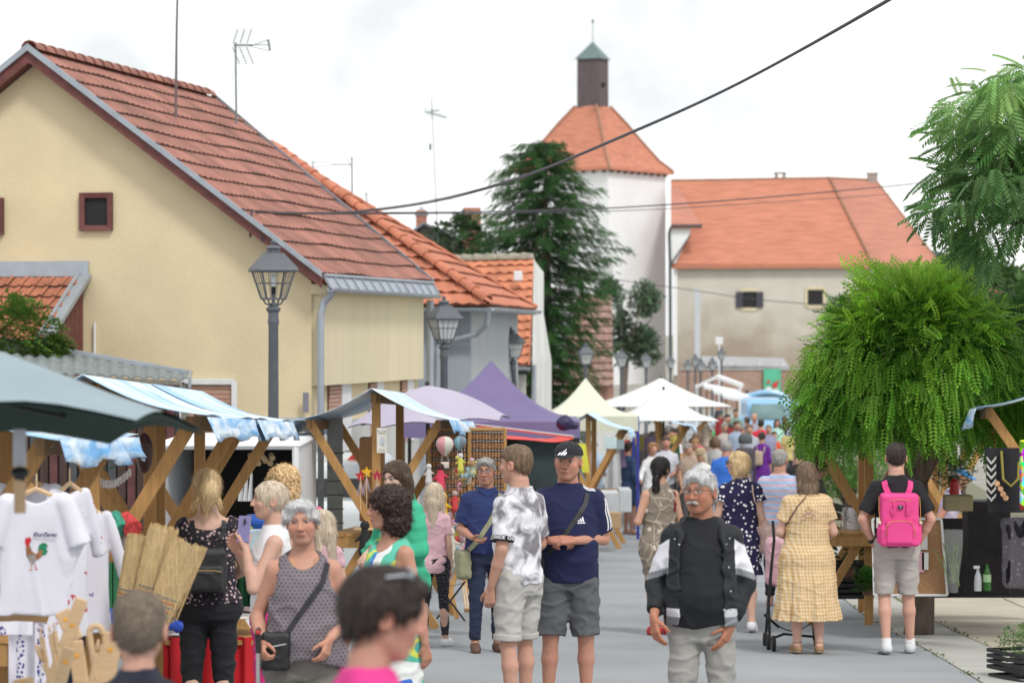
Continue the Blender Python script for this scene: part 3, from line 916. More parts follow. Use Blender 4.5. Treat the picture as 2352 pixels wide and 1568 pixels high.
for(u,n_)in((1792,0),(2003,1)):
 y=dr+.3
 p=P(u,410,y)
 b=MB()
 if n_==0:
  for s in(-1,1):b.box(p+Vector((s*.3,0,.0)),(.22,.5,.75))
  b.box(p+Vector((0,0,.42)),(.95,.6,.12))
 else:
  b.box(p+Vector((0,-.2,-.2)),(.75,.6,1.1));b.box(p+Vector((0,-.2,.38)),(.95,.7,.1))
 b.obj('chimney',M('chimney_grey',(.34,.29,.26),.95,.15,3),wg)
bw=thing('brick_wall','low brick garden wall at the end of the street','wall',G(1720,170))
x0,x1=PX(1560,170),PX(1850,170)
z0,z1=g(170)-.3,PZ(850,170)
m_bw=M('far_brick',(.40,.25,.19),.95,.16,2.5,.5,14,dirt=.25)
mm=m_bw.node_tree
bb=[n for n in mm.nodes if n.type=='BSDF_PRINCIPLED'][0];sr=bb.inputs['Base Color'].links[0].from_socket
bk=mm.nodes.new('ShaderNodeTexBrick');bk.inputs['Scale'].default_value=1.0;bk.inputs['Brick Width'].default_value=.5;bk.inputs['Row Height'].default_value=.16;bk.inputs['Mortar Size'].default_value=.018
bk.inputs['Mortar'].default_value=(.40,.36,.32,1);bk.inputs['Color2'].default_value=(.34,.19,.14,1)
mp=mm.nodes.new('ShaderNodeMapping');mp.inputs['Rotation'].default_value=(PI/2,0,0);tt=mm.nodes.new('ShaderNodeTexCoord')
mm.links.new(tt.outputs['Object'],mp.inputs['Vector']);mm.links.new(mp.outputs['Vector'],bk.inputs['Vector']);mm.links.new(sr,bk.inputs['Color1']);mm.links.new(bk.outputs['Color'],bb.inputs['Base Color'])
b=MB();b.box(((x0+x1)/2,170,(z0+z1)/2),(x1-x0,.4,z1-z0));b.obj('brickwork',m_bw,bw)
b=MB();b.box(((x0+x1)/2,170,z1+.05),(x1-x0,.55,.1),bev=.02);b.obj('coping',m_conc,bw)
b=MB()
A,B=P(1610,822,174),P(1800,826,174)
b.slab([A,B,B+Vector((0,-3.4,-.5)),A+Vector((0,-3.4,-.5))],(0,0,.12))
ls=b.obj('lean_to_shelter',M('pale_tin',(.34,.34,.35),.6,.15,2));tag(ls,'long low tin-roofed shelter against the castle wall','shelter')
for u in(1612,1680,1745,1798):
 b=MB();b.tube([P(u,832,171),P(u,890,171)],.05,6);b.obj('post',m_white,ls)
for(u,c,w)in((1650,(.12,.3,.2),.9),(1700,(.2,.12,.1),1.4),(1752,(.25,.1,.09),1.1),(1630,(.4,.38,.3),.6)):
 b=MB();b.box(P(u,843,172),(w,.6,.5),bev=.05);tag(b.obj('stored_crate',M('stored_%d'%u,c)),{1650:'green crate stored under the tin shelter',1700:'dark brown wide box stored under the tin shelter',1752:'reddish box stored under the tin shelter',1630:'small pale box stored under the tin shelter'}[u],'crate')
po=thing('green_poster','green poster board with white and red print on the brick wall','poster',P(1774,920,169.6))
b=MB();b.box(P(1774,884,169.6),(1.02,.05,1.95));b.obj('board',M('poster_green',(.10,.48,.30),.6),po)
b=MB()
for(u,v,r_,cc)in((1766,895,.2,0),(1781,900,.22,0),(1770,912,.3,0),(1784,912,.24,0)):
 b.lathe([(r_,0),(r_,.02)],P(u,v,169.55),14,R=Matrix.Rotation(PI/2,3,'X'))
b.obj('white_print',M('print_white',(.75,.75,.72),.6),po)
b=MB()
for(u,v,r_)in((1780,884,.17),(1765,876,.1),(1787,876,.08)):b.lathe([(r_,0),(r_,.02)],P(u,v,169.50),14,R=Matrix.Rotation(PI/2,3,'X'))
b.obj('red_print',M('print_red',(.6,.05,.05),.6),po)
fs=thing('white_roofed_stall','far stall with white gabled roof near the brick wall','market stall',G(1650,128))
for(v0,du)in((858,0),):
 b=MB()
 rid,l_,r_=P(1645,862,128),P(1598,885,126),P(1705,884,131)
 ex=Vector((.6,5,0))
 b.slab([rid,l_,l_+Vector((.4,4,0)),rid+Vector((.4,4,0))],(0,0,-.15));b.slab([rid,r_,r_+Vector((.4,4,0)),rid+Vector((.4,4,0))],(0,0,-.15))
 b.obj('canopy',m_white,fs)
 b=MB()
 for u in(1600,1645,1700):b.beam(P(u,882,129),G(u,129),.12,.12,up=(0,1,0))
 b.obj('post',m_white,fs)
fs2=thing('white_awning_stall','far stall with low white awnings stepping down behind the umbrellas','market stall',G(1660,108))
for k in range(3):
 b=MB();p=P(1618+k*22,893+k*11,118-k*6)
 b.slab([p,p+Vector((1.5,.6,-.25)),p+Vector((1.6,3,-.2)),p+Vector((.1,2.6,.1))],(0,0,.12));b.obj('awning',m_white,fs2)
 b=MB();b.beam(p+Vector((.1,.1,0)),Vector((p.x+.1,p.y+.1,g(p.y))),.08,.08,up=(0,1,0));b.beam(p+Vector((1.4,.6,-.2)),Vector((p.x+1.4,p.y+.6,g(p.y))),.08,.08,up=(0,1,0));b.obj('post',M('brown_post',(.2,.11,.06)),fs2)
 # STREET LAMPS
m_lamp=M('lamp_grey',(.095,.105,.12),.5,.10,12,.1,90)
m_frost=M('frosted_pane',(.62,.66,.66),.35,.05,4,alpha=.75)
m_bulb=M('bulb_glass',(.75,.78,.78),.2,.03)
def make_lamp(panes,label):
 t=thing('street_lamp',label,'street lamp',(0,0,0),0,'lantern street lamps along the left kerb')
 b=MB();b.lathe([(.13,0),(.13,.12),(.11,.16),(.10,.55),(.115,.58),(.115,.62),(.085,.66),(.075,.9),(.07,1.35),(.085,1.38),(.085,1.44),(.068,1.47),(.066,1.62),(.082,1.66),(.082,1.70),(.06,1.73),(.054,3.10),(.062,3.12),(.064,3.15),(.058,3.18),(.058,3.24),(.082,3.27),(.082,3.285),(.05,3.31),(.028,3.35)],seg=14)
 smooth_by_angle(b.obj('pole',m_lamp,t),35)
 b=MB();zz=3.385
 for k in range(4):
  a=PI/4+k*PI/2
  dx,dy=math.cos(a),math.sin(a)
  b.tube([(dx*.02,dy*.02,3.30),(dx*.06,dy*.06,3.325),(dx*.10,dy*.10,3.34),(dx*.115,dy*.115,3.37),(dx*.145,dy*.145,3.395)],.010,6)
 b.tube([(0,0,3.3),(0,0,3.45)],.02,8)
 b.obj('bracket',m_lamp,t)
 zb_,zt_,rb,rt2=3.39,3.69,.150,.262
 b=MB()
 for k in range(4):
  a0=PI/4+k*PI/2;a1=a0+PI/2
  p0,p1=Vector((rb*math.cos(a0),rb*math.sin(a0),zb_)),Vector((rb*math.cos(a1),rb*math.sin(a1),zb_))
  q0,q1=Vector((rt2*math.cos(a0),rt2*math.sin(a0),zt_)),Vector((rt2*math.cos(a1),rt2*math.sin(a1),zt_))
  b.beam(p0,q0,.018,.018);b.beam(p0,p1,.018,.02);b.beam(q0,q1,.02,.02)
  for f in(.25,.5,.75):b.beam(p0.lerp(p1,f),q0.lerp(q1,f),.007,.007)
  b.beam(p0.lerp(q0,.56),p1.lerp(q1,.56),.008,.01)
 b.obj('cage',m_lamp,t)
 if panes:
  for k in range(4):
   a0=PI/4+k*PI/2;a1=a0+PI/2
   b=MB();f=.97
   b.add([Vector((rb*f*math.cos(a0),rb*f*math.sin(a0),zb_)),Vector((rb*f*math.cos(a1),rb*f*math.sin(a1),zb_)),Vector((rt2*f*math.cos(a1),rt2*f*math.sin(a1),zt_)),Vector((rt2*f*math.cos(a0),rt2*f*math.sin(a0),zt_))],[(0,1,2,3)])
   b.obj('glass_pane',m_frost,t)
 b=MB();b.lathe([(.305,3.685),(.315,3.70),(.30,3.725),(.14,3.875),(.135,3.89)],seg=4,ph=PI/4)
 b.lathe([(.075,3.885),(.075,3.935),(.095,3.94),(.06,3.965),(.02,3.975),(.02,3.99),(.032,4.0),(.028,4.02),(.008,4.03)],seg=12)
 b.obj('lamp_roof',m_lamp,t)
 b=MB();b.tube([(0,0,3.44),(0,0,3.52)],.028,8);l_=b.obj('socket',m_dark,t)
 b=MB();b.lathe([(.018,3.52),(.028,3.56),(.03,3.62),(.015,3.67)],seg=10);b.obj('bulb',m_bulb,t)
 return t
lamp_open=make_lamp(False,'nearest street lamp with open unglazed lantern before the yellow gable')
lamp_open.location=G(628,31);lamp_open.rotation_euler=(0,0,math.radians(22))
lamp_glz=make_lamp(True,'grey street lamp with white-glazed lantern before the grey house')
specs=[(1020,42,680,24,'grey street lamp with white-glazed lantern before the grey house'),(1200,60,750,30,'street lamp leaning left before the short orange roof'),(1345,82,785,10,'street lamp in front of the spruce and mossy barn roof'),(1427,103,800,8,'street lamp before the thin tree by the white tower'),(1484,120,808,6,'street lamp between thin tree and tower corner above the white umbrella'),(1540,138,814,5,'street lamp directly below the dark rainwater pipe of the tower'),(1580,160,824,5,'small distant street lamp just right of the rainwater pipe'),(1597,150,812,5,'distant street lamp in front of the pale square duct'),(1609,142,822,5,'distant street lamp just right of the pale duct'),(1636,150,820,5,'distant street lamp above the white gabled stall roof'),(1657,152,797,5,'distant street lamp under the small white square sign')]
for i,(u,d,vt,rz,lab)in enumerate(specs):
 o=lamp_glz if i==0 else dup(lamp_glz,(0,0,0))
 zt_=PZ(vt,d)
 o.location=(PX(u,d),d,zt_-4.03)
 o.rotation_euler=(0,math.radians(-4)if i==1 else 0,math.radians(rz))
 o['label']=lab
b=MB();b.tube([G(1652,156),P(1652,790,156)],.04,6);b.box(P(1652,782,156),(.4,.05,.4));tag(b.obj('street_sign',m_white),'small white square sign on a pole before the castle wall','sign')
# OVERHEAD CABLES, AERIALS
m_cable=M('black_cable',(.05,.045,.06),.6,.1)
def cable(pts,r,label,name='cable'):
 ps=[Vector(p)for p in pts]
 out=[]
 for i in range(len(ps)-1):
  p0=ps[max(0,i-1)];p1=ps[i];p2=ps[i+1];p3=ps[min(len(ps)-1,i+2)]
  for k in range(8):
   t=k/8
   out.append(.5*((2*p1)+(-p0+p2)*t+(2*p0-5*p1+4*p2-p3)*t*t+(-p0+3*p1-3*p2+p3)*t**3))
 out.append(ps[-1])
 b=MB();b.tube(out,r,6)
 return tag(b.obj(name,m_cable,smooth=True),label,'cable')
cable([P(578,488,41),P(700,491,38),P(820,487,35),P(1000,462,31),P(1200,407,28),P(1450,305,24.5),P(1700,190,22),P(2040,2,19),P(2300,-160,17)],.011,'thick black cable climbing across the sky to the upper right')
cable([P(578,484,41),P(700,488,38.3),P(820,484,35.4),P(1000,458,31.4),P(1200,404,28.3),P(1450,302,24.7),P(1700,188,22.1),P(2040,-2,19),P(2300,-163,17)],.005,'thin wire running alongside the thick climbing cable')
cable([P(580,490,41),P(850,489,45),P(1130,486,50),P(1400,478,55),P(1700,458,60),P(2000,432,66),P(2200,412,72),P(2400,395,78)],.013,'level black cable crossing in front of the tower to the right tree')
cable([P(580,492,41),P(1130,490,52),P(1480,482,60),P(1800,463,68),P(2130,441,76),P(2400,430,82)],.008,'thinner cable hanging just below the level one')
cable([P(1400,640,150),P(1560,662,145),P(1760,690,140),P(1960,702,135),P(2200,708,130)],.02,'faint wire in front of the castle wall')
b=MB();b.tube([P(575,545,40),P(576,520,40),P(578,487,40.2)],.018,6);b.tube([P(578,487,40.2),P(584,484,40.3),P(592,486,40.4)],.014,6)
b.tube([P(576,518,40),P(590,530,39.9),P(606,548,39.8)],.009,5);b.tube([P(578,490,40.1),P(583,516,40),P(600,540,39.8),P(604,556,39.8)],.008,5)
tag(b.obj('cable_bracket',m_cable),'bent iron cable bracket on the yellow house verge','bracket')
cr=random.Random(5)
m_al=M('aerial_metal',(.20,.25,.25),.4,.1,metal=.4)
def aerial(name,label,base,top,d,parts):
 t=thing(name,label,'tv aerial',P(base[0],base[1],d))
 b=MB();b.tube([P(base[0],base[1],d),P(top[0],top[1],d)],.018,6);b.obj('mast',m_al,t)
 b=MB()
 for(a,c,r)in parts:b.tube([P(a[0],a[1],d+(a[2]if len(a)>2 else 0)),P(c[0],c[1],d+(c[2]if len(c)>2 else 0))],r,5)
 b.obj('antenna',m_al,t)
pr=[((537,104),(580,104),.018),((574,106),(617,92),.007),((574,104),(620,103),.008),((574,106),(617,117),.007),((616,91),(620,117),.02)]
for k,(x,dd)in enumerate(((540,-.15),(556,0),(572,.15))):
 pr+=[((x-8+4,100,dd),(x+6,67,dd),.008),((x-10+4,108,dd),(x+10,147,dd),.008)]
for k in range(7):
 f=k/6
 pr+=[((532+f*10,98-30*f,0),(570+f*8,98-30*f,0),.0035),((532+f*12,110+36*f,0),(572+f*12,110+36*f,0),.0035)]
aerial('tv_aerial','tv aerial with grid reflector above the yellow roof',(543,285),(541,98),46,pr)
pr=[((762,378),(808,378),.012),((718,373),(762,373),.005),((718,385),(762,378),.005),((718,370),(719,392),.012),((804,378),(786,345),.006),((804,380),(792,405),.006)]
aerial('tv_aerial','small tv aerial pointing left beyond the orange hipped roof',(809,450),(808,360),62,pr)
pr=[((975,256),(1028,270),.03),((985,258),(1010,252),.02)]
for k in range(9):
 x=978+k*5.5;y=257+k*1.6
 pr+=[((x-8,y-14,-.2),(x+8,y+14,.2),.005),((x-2,y+12,-.2),(x+2,y-12,.2),.005)]
pr+=[((974,200),(980,300),.005),((1000,459),(1075,458),.012),((988,330),(988,345),.05)]
aerial('tv_aerial','tall tv aerial with long crossed yagi left of the spruce',(1006,560),(991,224),96,pr)
pr=[((835,445),(850,447),.01),((840,440),(842,452),.01)]
aerial('tv_aerial','tiny distant aerial peeping over the orange ridge',(843,470),(841,444),80,pr)
# PEOPLE: fields, surface nets
def smin(a,b,k):
 if k<=0:return np.minimum(a,b)
 h=np.clip(.5+.5*(b-a)/k,0,1)
 return b+(a-b)*h-k*h*(1-h)
def cone(a,b,ra,rb,cut=False,cuta=False,flat=None):
 a,b=np.array(a,np.float32),np.array(b,np.float32)
 ab=b-a;L2=max(float(ab@ab),1e-9);Ln=math.sqrt(L2)
 def f(X,Y,Z):
  px,py,pz=X-a[0],Y-a[1],Z-a[2]
  t0=(px*ab[0]+py*ab[1]+pz*ab[2])/L2
  t=np.clip(t0,0,1)
  d=np.sqrt((px-t*ab[0])**2+(py-t*ab[1])**2+(pz-t*ab[2])**2)-(ra+(rb-ra)*t)
  if cut:d=np.maximum(d,(t0-1)*Ln)
  if cuta:d=np.maximum(d,-t0*Ln)
  return d
 r=max(ra,rb)
 return(f,np.minimum(a,b)-r,np.maximum(a,b)+r)
def ell(c,r,R=None):
 c,r=np.array(c,np.float32),np.array(r,np.float32)
 Rt=None if R is None else np.array(R.transposed(),np.float32)
 def f(X,Y,Z):
  x,y,z=X-c[0],Y-c[1],Z-c[2]
  if Rt is not None:
   x,y,z=(Rt[i,0]*x+Rt[i,1]*y+Rt[i,2]*z for i in range(3))
  k0=np.sqrt((x/r[0])**2+(y/r[1])**2+(z/r[2])**2)
  k1=np.sqrt((x/r[0]**2)**2+(y/r[1]**2)**2+(z/r[2]**2)**2)+1e-9
  return k0*(k0-1)/k1
 m=r.max()if R is not None else r
 return(f,c-m,c+m)
def rbox(c,h,r,R=None):
 c,h=np.array(c,np.float32),np.array(h,np.float32)-r
 Rt=None if R is None else np.array(R.transposed(),np.float32)
 def f(X,Y,Z):
  x,y,z=X-c[0],Y-c[1],Z-c[2]
  if Rt is not None:x,y,z=(Rt[i,0]*x+Rt[i,1]*y+Rt[i,2]*z for i in range(3))
  x,y,z=np.abs(x)-h[0],np.abs(y)-h[1],np.abs(z)-h[2]
  return np.sqrt(np.maximum(x,0)**2+np.maximum(y,0)**2+np.maximum(z,0)**2)+np.minimum(np.maximum(x,np.maximum(y,z)),0)-r
 m=h+r if R is None else float(np.linalg.norm(h))+r
 return(f,c-m,c+m)
def xf(prim,R,c):
 """a prim given in head space, moved to person space"""
 f,lo,hi=prim
 Rt=np.array(R.transposed(),np.float32);c=np.array(c,np.float32)
 def g_(X,Y,Z):
  x,y,z=X-c[0],Y-c[1],Z-c[2]
  return f(*(Rt[i,0]*x+Rt[i,1]*y+Rt[i,2]*z for i in range(3)))
 cor=np.array([np.array(R@Vector((x,y,z)))+c for x in(lo[0],hi[0])for y in(lo[1],hi[1])for z in(lo[2],hi[2])])
 return(g_,cor.min(0),cor.max(0))
def table(T,z0,z1,lean=(0,0),ripple=None,p=2.0,capr=0.0,hemfn=None):
 """stack of elliptic sections: T rows z, wx, wy, xc, yc"""
 T=np.array(T,float)
 def f(X,Y,Z):
  zz=np.clip(Z,T[0,0],T[-1,0])
  wx=np.interp(zz,T[:,0],T[:,1]);wy=np.interp(zz,T[:,0],T[:,2])
  xc=np.interp(zz,T[:,0],T[:,3])+lean[0]*(Z-.95);yc=np.interp(zz,T[:,0],T[:,4])+lean[1]*(Z-.95)
  x,y=X-xc,Y-yc
  if p!=2.0:
   k=(np.abs(x/wx)**p+np.abs(y/wy)**p)**(1/p)
  else:
   k=np.sqrt((x/wx)**2+(y/wy)**2)
  d=(k-1)*np.minimum(wx,wy)
  if ripple is not None:
   n,amp,zt,seed=ripple
   th=np.arctan2(y/wy,x/wx)
   dep=np.clip((zt-Z)/max(zt-z0,.01),0,1)
   d=d-amp*dep*(np.sin(n*th+seed+1.2*np.sin(2*th+seed))+.5*np.sin(2.3*n*th+2*seed))
  lo_=z0 if hemfn is None else hemfn(X,Y)
  d=np.maximum(d,lo_-Z)
  return np.maximum(d,Z-z1)
 wmax=max(T[:,1].max(),T[:,2].max())+.04
 off=abs(lean[0])+abs(lean[1])
 xm,ym=np.abs(T[:,3]).max(),np.abs(T[:,4]).max()
 return(f,np.array([-wmax-xm-off*.7,-wmax-ym-off*.7,z0-.06]),np.array([wmax+xm+off*.7,wmax+ym+off*.7,z1+.03]))
def plane_cut(fn):
 """op removing where fn>0"""
 return(fn,None,None)
def evalf(shape,lo,hi,res,disp=None):
 lo=np.array(lo,float);hi=np.array(hi,float)
 n=np.maximum(3,np.ceil((hi-lo)/res).astype(int)+1)
 ax=[(lo[i]+res*np.arange(n[i])).astype(np.float32)for i in range(3)]
 F=np.full(n,.5,np.float32)
 for(prim,k,op)in shape:
  f,a,b_=prim
  if a is None:
   sl=[slice(0,n[i])for i in range(3)]
  else:
   m=max(k,0)+3*res
   i0=[int(max(0,math.floor((a[i]-m-lo[i])/res)))for i in range(3)]
   i1=[int(min(n[i],math.ceil((b_[i]+m-lo[i])/res)+1))for i in range(3)]
   if any(i1[i]-i0[i]<1 for i in range(3)):continue
   sl=[slice(i0[i],i1[i])for i in range(3)]
  sl=tuple(sl)
  X,Y,Z=ax[0][sl[0]][:,None,None],ax[1][sl[1]][None,:,None],ax[2][sl[2]][None,None,:]
  d=f(X,Y,Z)
  if op=='u':F[sl]=smin(F[sl],d,k)
  elif op=='s':F[sl]=-smin(-F[sl],d,k)
  elif op=='i':F[sl]=-smin(-F[sl],-d,k)
 if disp is not None:
  I=np.argwhere(np.abs(F)<.045)
  if len(I):
   q=lo+I*res
   F[I[:,0],I[:,1],I[:,2]]+=disp(q[:,0],q[:,1],q[:,2]).astype(np.float32)
 return F,lo,res
def nets(F,lo,res,skip=None):
 S=F<0
 c=S[:-1,:-1,:-1].astype(np.int8)
 for(a,b,d)in((1,0,0),(0,1,0),(0,0,1),(1,1,0),(1,0,1),(0,1,1),(1,1,1)):
  c=c+S[a:F.shape[0]-1+a,b:F.shape[1]-1+b,d:F.shape[2]-1+d]
 act=(c>0)&(c<8)
 idx=np.argwhere(act)
 if len(idx)==0:return np.zeros((0,3)),np.zeros((0,4),int)
 num=np.full(act.shape,-1,np.int32);num[act]=np.arange(len(idx))
 i,j,k=idx.T
 acc=np.zeros((len(idx),3));cnt=np.zeros(len(idx))
 corners=[(0,0,0),(1,0,0),(0,1,0),(1,1,0),(0,0,1),(1,0,1),(0,1,1),(1,1,1)]
 val=[F[i+a,j+b,k+d]for a,b,d in corners]
 for(p,q)in((0,1),(2,3),(4,5),(6,7),(0,2),(1,3),(4,6),(5,7),(0,4),(1,5),(2,6),(3,7)):
  va,vb=val[p],val[q]
  m=(va<0)!=(vb<0)
  t=np.where(m,va/np.where(np.abs(va-vb)<1e-9,1e-9,va-vb),0)
  ca,cb=np.array(corners[p]),np.array(corners[q])
  acc+=np.where(m[:,None],ca+t[:,None]*(cb-ca),0);cnt+=m
 V=lo+(idx+acc/cnt[:,None])*res
 Q=[]
 for axis in range(3):
  sl0=[slice(None)]*3;sl1=[slice(None)]*3
  sl0[axis]=slice(0,-1);sl1[axis]=slice(1,None)
  A,B=S[tuple(sl0)],S[tuple(sl1)]
  E=np.argwhere(A!=B)
  o1,o2=(axis+1)%3,(axis+2)%3
  ok=(E[:,o1]>0)&(E[:,o2]>0)&(E[:,o1]<F.shape[o1]-1)&(E[:,o2]<F.shape[o2]-1)
  E=E[ok]
  if not len(E):continue
  inside=A[E[:,0],E[:,1],E[:,2]]
  def cell(d1,d2):
   e=E.copy();e[:,o1]-=d1;e[:,o2]-=d2
   return num[e[:,0],e[:,1],e[:,2]]
  q=np.stack([cell(1,1),cell(0,1),cell(0,0),cell(1,0)],1)
  q[~inside]=q[~inside][:,::-1]
  Q.append(q)
 Q=np.concatenate(Q)
 if skip is not None:
  m=np.zeros(len(V),bool)
  for(a,b)in skip:m|=np.all((V>a)&(V<b),1)
  keep=~np.all(m[Q],1)
  Q=Q[keep]
  used=np.unique(Q);re=np.full(len(V),-1);re[used]=np.arange(len(used))
  V=V[used];Q=re[Q]
 return V,Q
def shape_bounds(shape,pad=.02):
 los=[p[1]for p,k,op in shape if op=='u'];his=[p[2]for p,k,op in shape if op=='u']
 return np.min(los,0)-pad,np.max(his,0)+pad
def fold_noise(amp,fx,fy,fz,seed=0,det=True):
 def f(x,y,z):
  n=vnoise(x*fx+z*fz*.35,y*fy,z*fz+x*fx*.3,seed)
  if det:
   r=vnoise(x*fx*.9+z*fz*.55,y*fy*.9,z*fz*.9-x*fx*.5,seed+9)
   n=.55*n+.4*vnoise(x*fx*2.1-z*fz*.5,y*fy*2.1,z*fz*2.1,seed+5)+1.15*np.clip(np.abs(r)*3.2,0,1)-.7
  return n*amp
 return f
 # skin, hair and cloth
SKIN=mat_attr('skin',.52,sss=.12,bump=.25,bscale=260,spec=.35,var=.05)
def hairmat(name,c1,c2,rough=.5,sc=(70,70,6)):
 if name in MATS:return MATS[name]
 m,t,b=nodes_of(name)
 b.inputs['Roughness'].default_value=rough
 b.inputs['Specular IOR Level'].default_value=.35
 tc=t.nodes.new('ShaderNodeTexCoord');mp=t.nodes.new('ShaderNodeMapping');mp.inputs['Scale'].default_value=sc
 n=t.nodes.new('ShaderNodeTexNoise');n.inputs['Scale'].default_value=1.6;n.inputs['Detail'].default_value=5;n.inputs['Roughness'].default_value=.65
 n.inputs['Distortion'].default_value=.4
 r=t.nodes.new('ShaderNodeValToRGB')
 r.color_ramp.elements[0].position=.36;r.color_ramp.elements[1].position=.64
 r.color_ramp.elements[0].color=(*c1,1);r.color_ramp.elements[1].color=(*c2,1)
 bp=t.nodes.new('ShaderNodeBump');bp.inputs['Strength'].default_value=.9;bp.inputs['Distance'].default_value=.006
 t.links.new(tc.outputs['Object'],mp.inputs['Vector']);t.links.new(mp.outputs['Vector'],n.inputs['Vector'])
 t.links.new(n.outputs['Fac'],r.inputs['Fac']);t.links.new(r.outputs['Color'],b.inputs['Base Color'])
 t.links.new(n.outputs['Fac'],bp.inputs['Height']);t.links.new(bp.outputs['Normal'],b.inputs['Normal'])
 MATS[name]=m
 return m
def cloth(name,col,bump=.35,bs=220,var=.08,rough=.9,sheen=.0):
 return M('cloth_'+name,col,rough,var,5,bump,bs,sheen=sheen)
class NG:
 """tiny helper for pattern materials"""
 def __init__(s,name,rough=.88):
  s.m,s.t,s.b=nodes_of(name);s.b.inputs['Roughness'].default_value=rough
  MATS[name]=s.m
  s.tc=s.n('ShaderNodeTexCoord');s.P=s.tc.outputs['Object']
 def n(s,typ,**kw):
  x=s.t.nodes.new(typ)
  for k,v in kw.items():setattr(x,k,v)
  return x
 def set(s,node,inp,val):
  if hasattr(val,'links')or hasattr(val,'is_output'):s.t.links.new(val,node.inputs[inp])
  else:node.inputs[inp].default_value=val
 def map(s,src,sc=(1,1,1),rot=(0,0,0),loc=(0,0,0)):
  x=s.n('ShaderNodeMapping');s.set(x,'Vector',src);x.inputs['Scale'].default_value=sc;x.inputs['Rotation'].default_value=rot;x.inputs['Location'].default_value=loc
  return x.outputs['Vector']
 def math(s,op,a,b=0.0,c=0.0):
  x=s.n('ShaderNodeMath',operation=op);s.set(x,0,a);s.set(x,1,b)
  if op in('MULTIPLY_ADD',):s.set(x,2,c)
  return x.outputs[0]
 def mix(s,f,a,b,typ='MIX'):
  x=s.n('ShaderNodeMixRGB',blend_type=typ);s.set(x,'Fac',f)
  for k,v in(('Color1',a),('Color2',b)):
   s.set(x,k,(*v,1)if isinstance(v,tuple)and len(v)==3 else v)
  return x.outputs['Color']
 def noise(s,src,scale,det=4,dist=0.0):
  x=s.n('ShaderNodeTexNoise');s.set(x,'Vector',src);x.inputs['Scale'].default_value=scale;x.inputs['Detail'].default_value=det;x.inputs['Distortion'].default_value=dist
  return x.outputs['Fac']
 def vor(s,src,scale,rand=1.0,out='Distance',feature='F1'):
  x=s.n('ShaderNodeTexVoronoi',feature=feature);s.set(x,'Vector',src);x.inputs['Scale'].default_value=scale;x.inputs['Randomness'].default_value=rand
  return x.outputs[out]
 def sep(s,src):
  x=s.n('ShaderNodeSeparateXYZ');s.set(x,0,src);return x.outputs
 def less(s,a,v):return s.math('LESS_THAN',a,v)
 def out(s,col,bump=None,st=.3,dist=.004):
  s.set(s.b,'Base Color',col)
  bn=bump if bump is not None else s.noise(s.P,200,3)
  bp=s.n('ShaderNodeBump');bp.inputs['Strength'].default_value=st;bp.inputs['Distance'].default_value=dist
  s.set(bp,'Height',bn);s.t.links.new(bp.outputs['Normal'],s.b.inputs['Normal'])
  return s.m
def cyl(ng):
 """object coordinates turned flat to the front and back: x along the body, z up"""
 x,y,z=ng.sep(ng.P)
 c=ng.n('ShaderNodeCombineXYZ');ng.set(c,0,x);ng.set(c,1,0.0);ng.set(c,2,z)
 return c.outputs[0]
def pat_dots(name,base,dot,scale,r,rand=.75):
 ng=NG(name);v=ng.vor(ng.P,scale,rand)
 return ng.out(ng.mix(ng.less(v,r),base,dot))
def pat_griddots(name,base,dot,step,r):
 ng=NG(name);x,y,z=ng.sep(ng.P)
 zi=ng.math('DIVIDE',z,step*.8);row=ng.math('FLOOR',zi);fz=ng.math('SUBTRACT',ng.math('FRACT',zi),.5)
 xs=ng.math('ADD',ng.math('DIVIDE',x,step),ng.math('MULTIPLY',row,.5));fx=ng.math('SUBTRACT',ng.math('FRACT',xs),.5)
 d=ng.math('SQRT',ng.math('ADD',ng.math('MULTIPLY',fx,fx),ng.math('MULTIPLY',ng.math('MULTIPLY',fz,fz),.64)))
 return ng.out(ng.mix(ng.less(d,r),base,dot))
def pat_gingham(name,light,dark,step):
 ng=NG(name);x,y,z=ng.sep(ng.P)
 w=ng.math('MULTIPLY',ng.noise(ng.P,6,2),.012)
 xs=ng.math('ADD',ng.math('ADD',x,ng.math('MULTIPLY',y,.6)),w);zs=ng.math('ADD',z,w)
 a=ng.less(ng.math('FRACT',ng.math('DIVIDE',xs,step)),.42);b=ng.less(ng.math('FRACT',ng.math('DIVIDE',zs,step)),.42)
 f=ng.math('MULTIPLY',ng.math('ADD',a,b),.5)
 return ng.out(ng.mix(f,light,dark),st=.5)
def pat_hstripes(name,cols,step,duty=.5,noise=.0):
 ng=NG(name);x,y,z=ng.sep(ng.P)
 zz=ng.math('DIVIDE',z,step)
 c=cols[0]
 for i,cc in enumerate(cols[1:]):
  f=ng.less(ng.math('FRACT',ng.math('ADD',zz,i/max(1,len(cols)-1))),duty)
  c=ng.mix(f,c,cc)
 return ng.out(c)
def pat_tiedye(name,base,blot,scale=9):
 ng=NG(name);n=ng.noise(ng.P,scale,6,.6)
 r=ng.n('ShaderNodeValToRGB');ng.set(r,'Fac',n)
 r.color_ramp.elements[0].position=.44;r.color_ramp.elements[0].color=(*base,1)
 r.color_ramp.elements[1].position=.60;r.color_ramp.elements[1].color=(*blot,1)
 return ng.out(r.outputs['Color'])
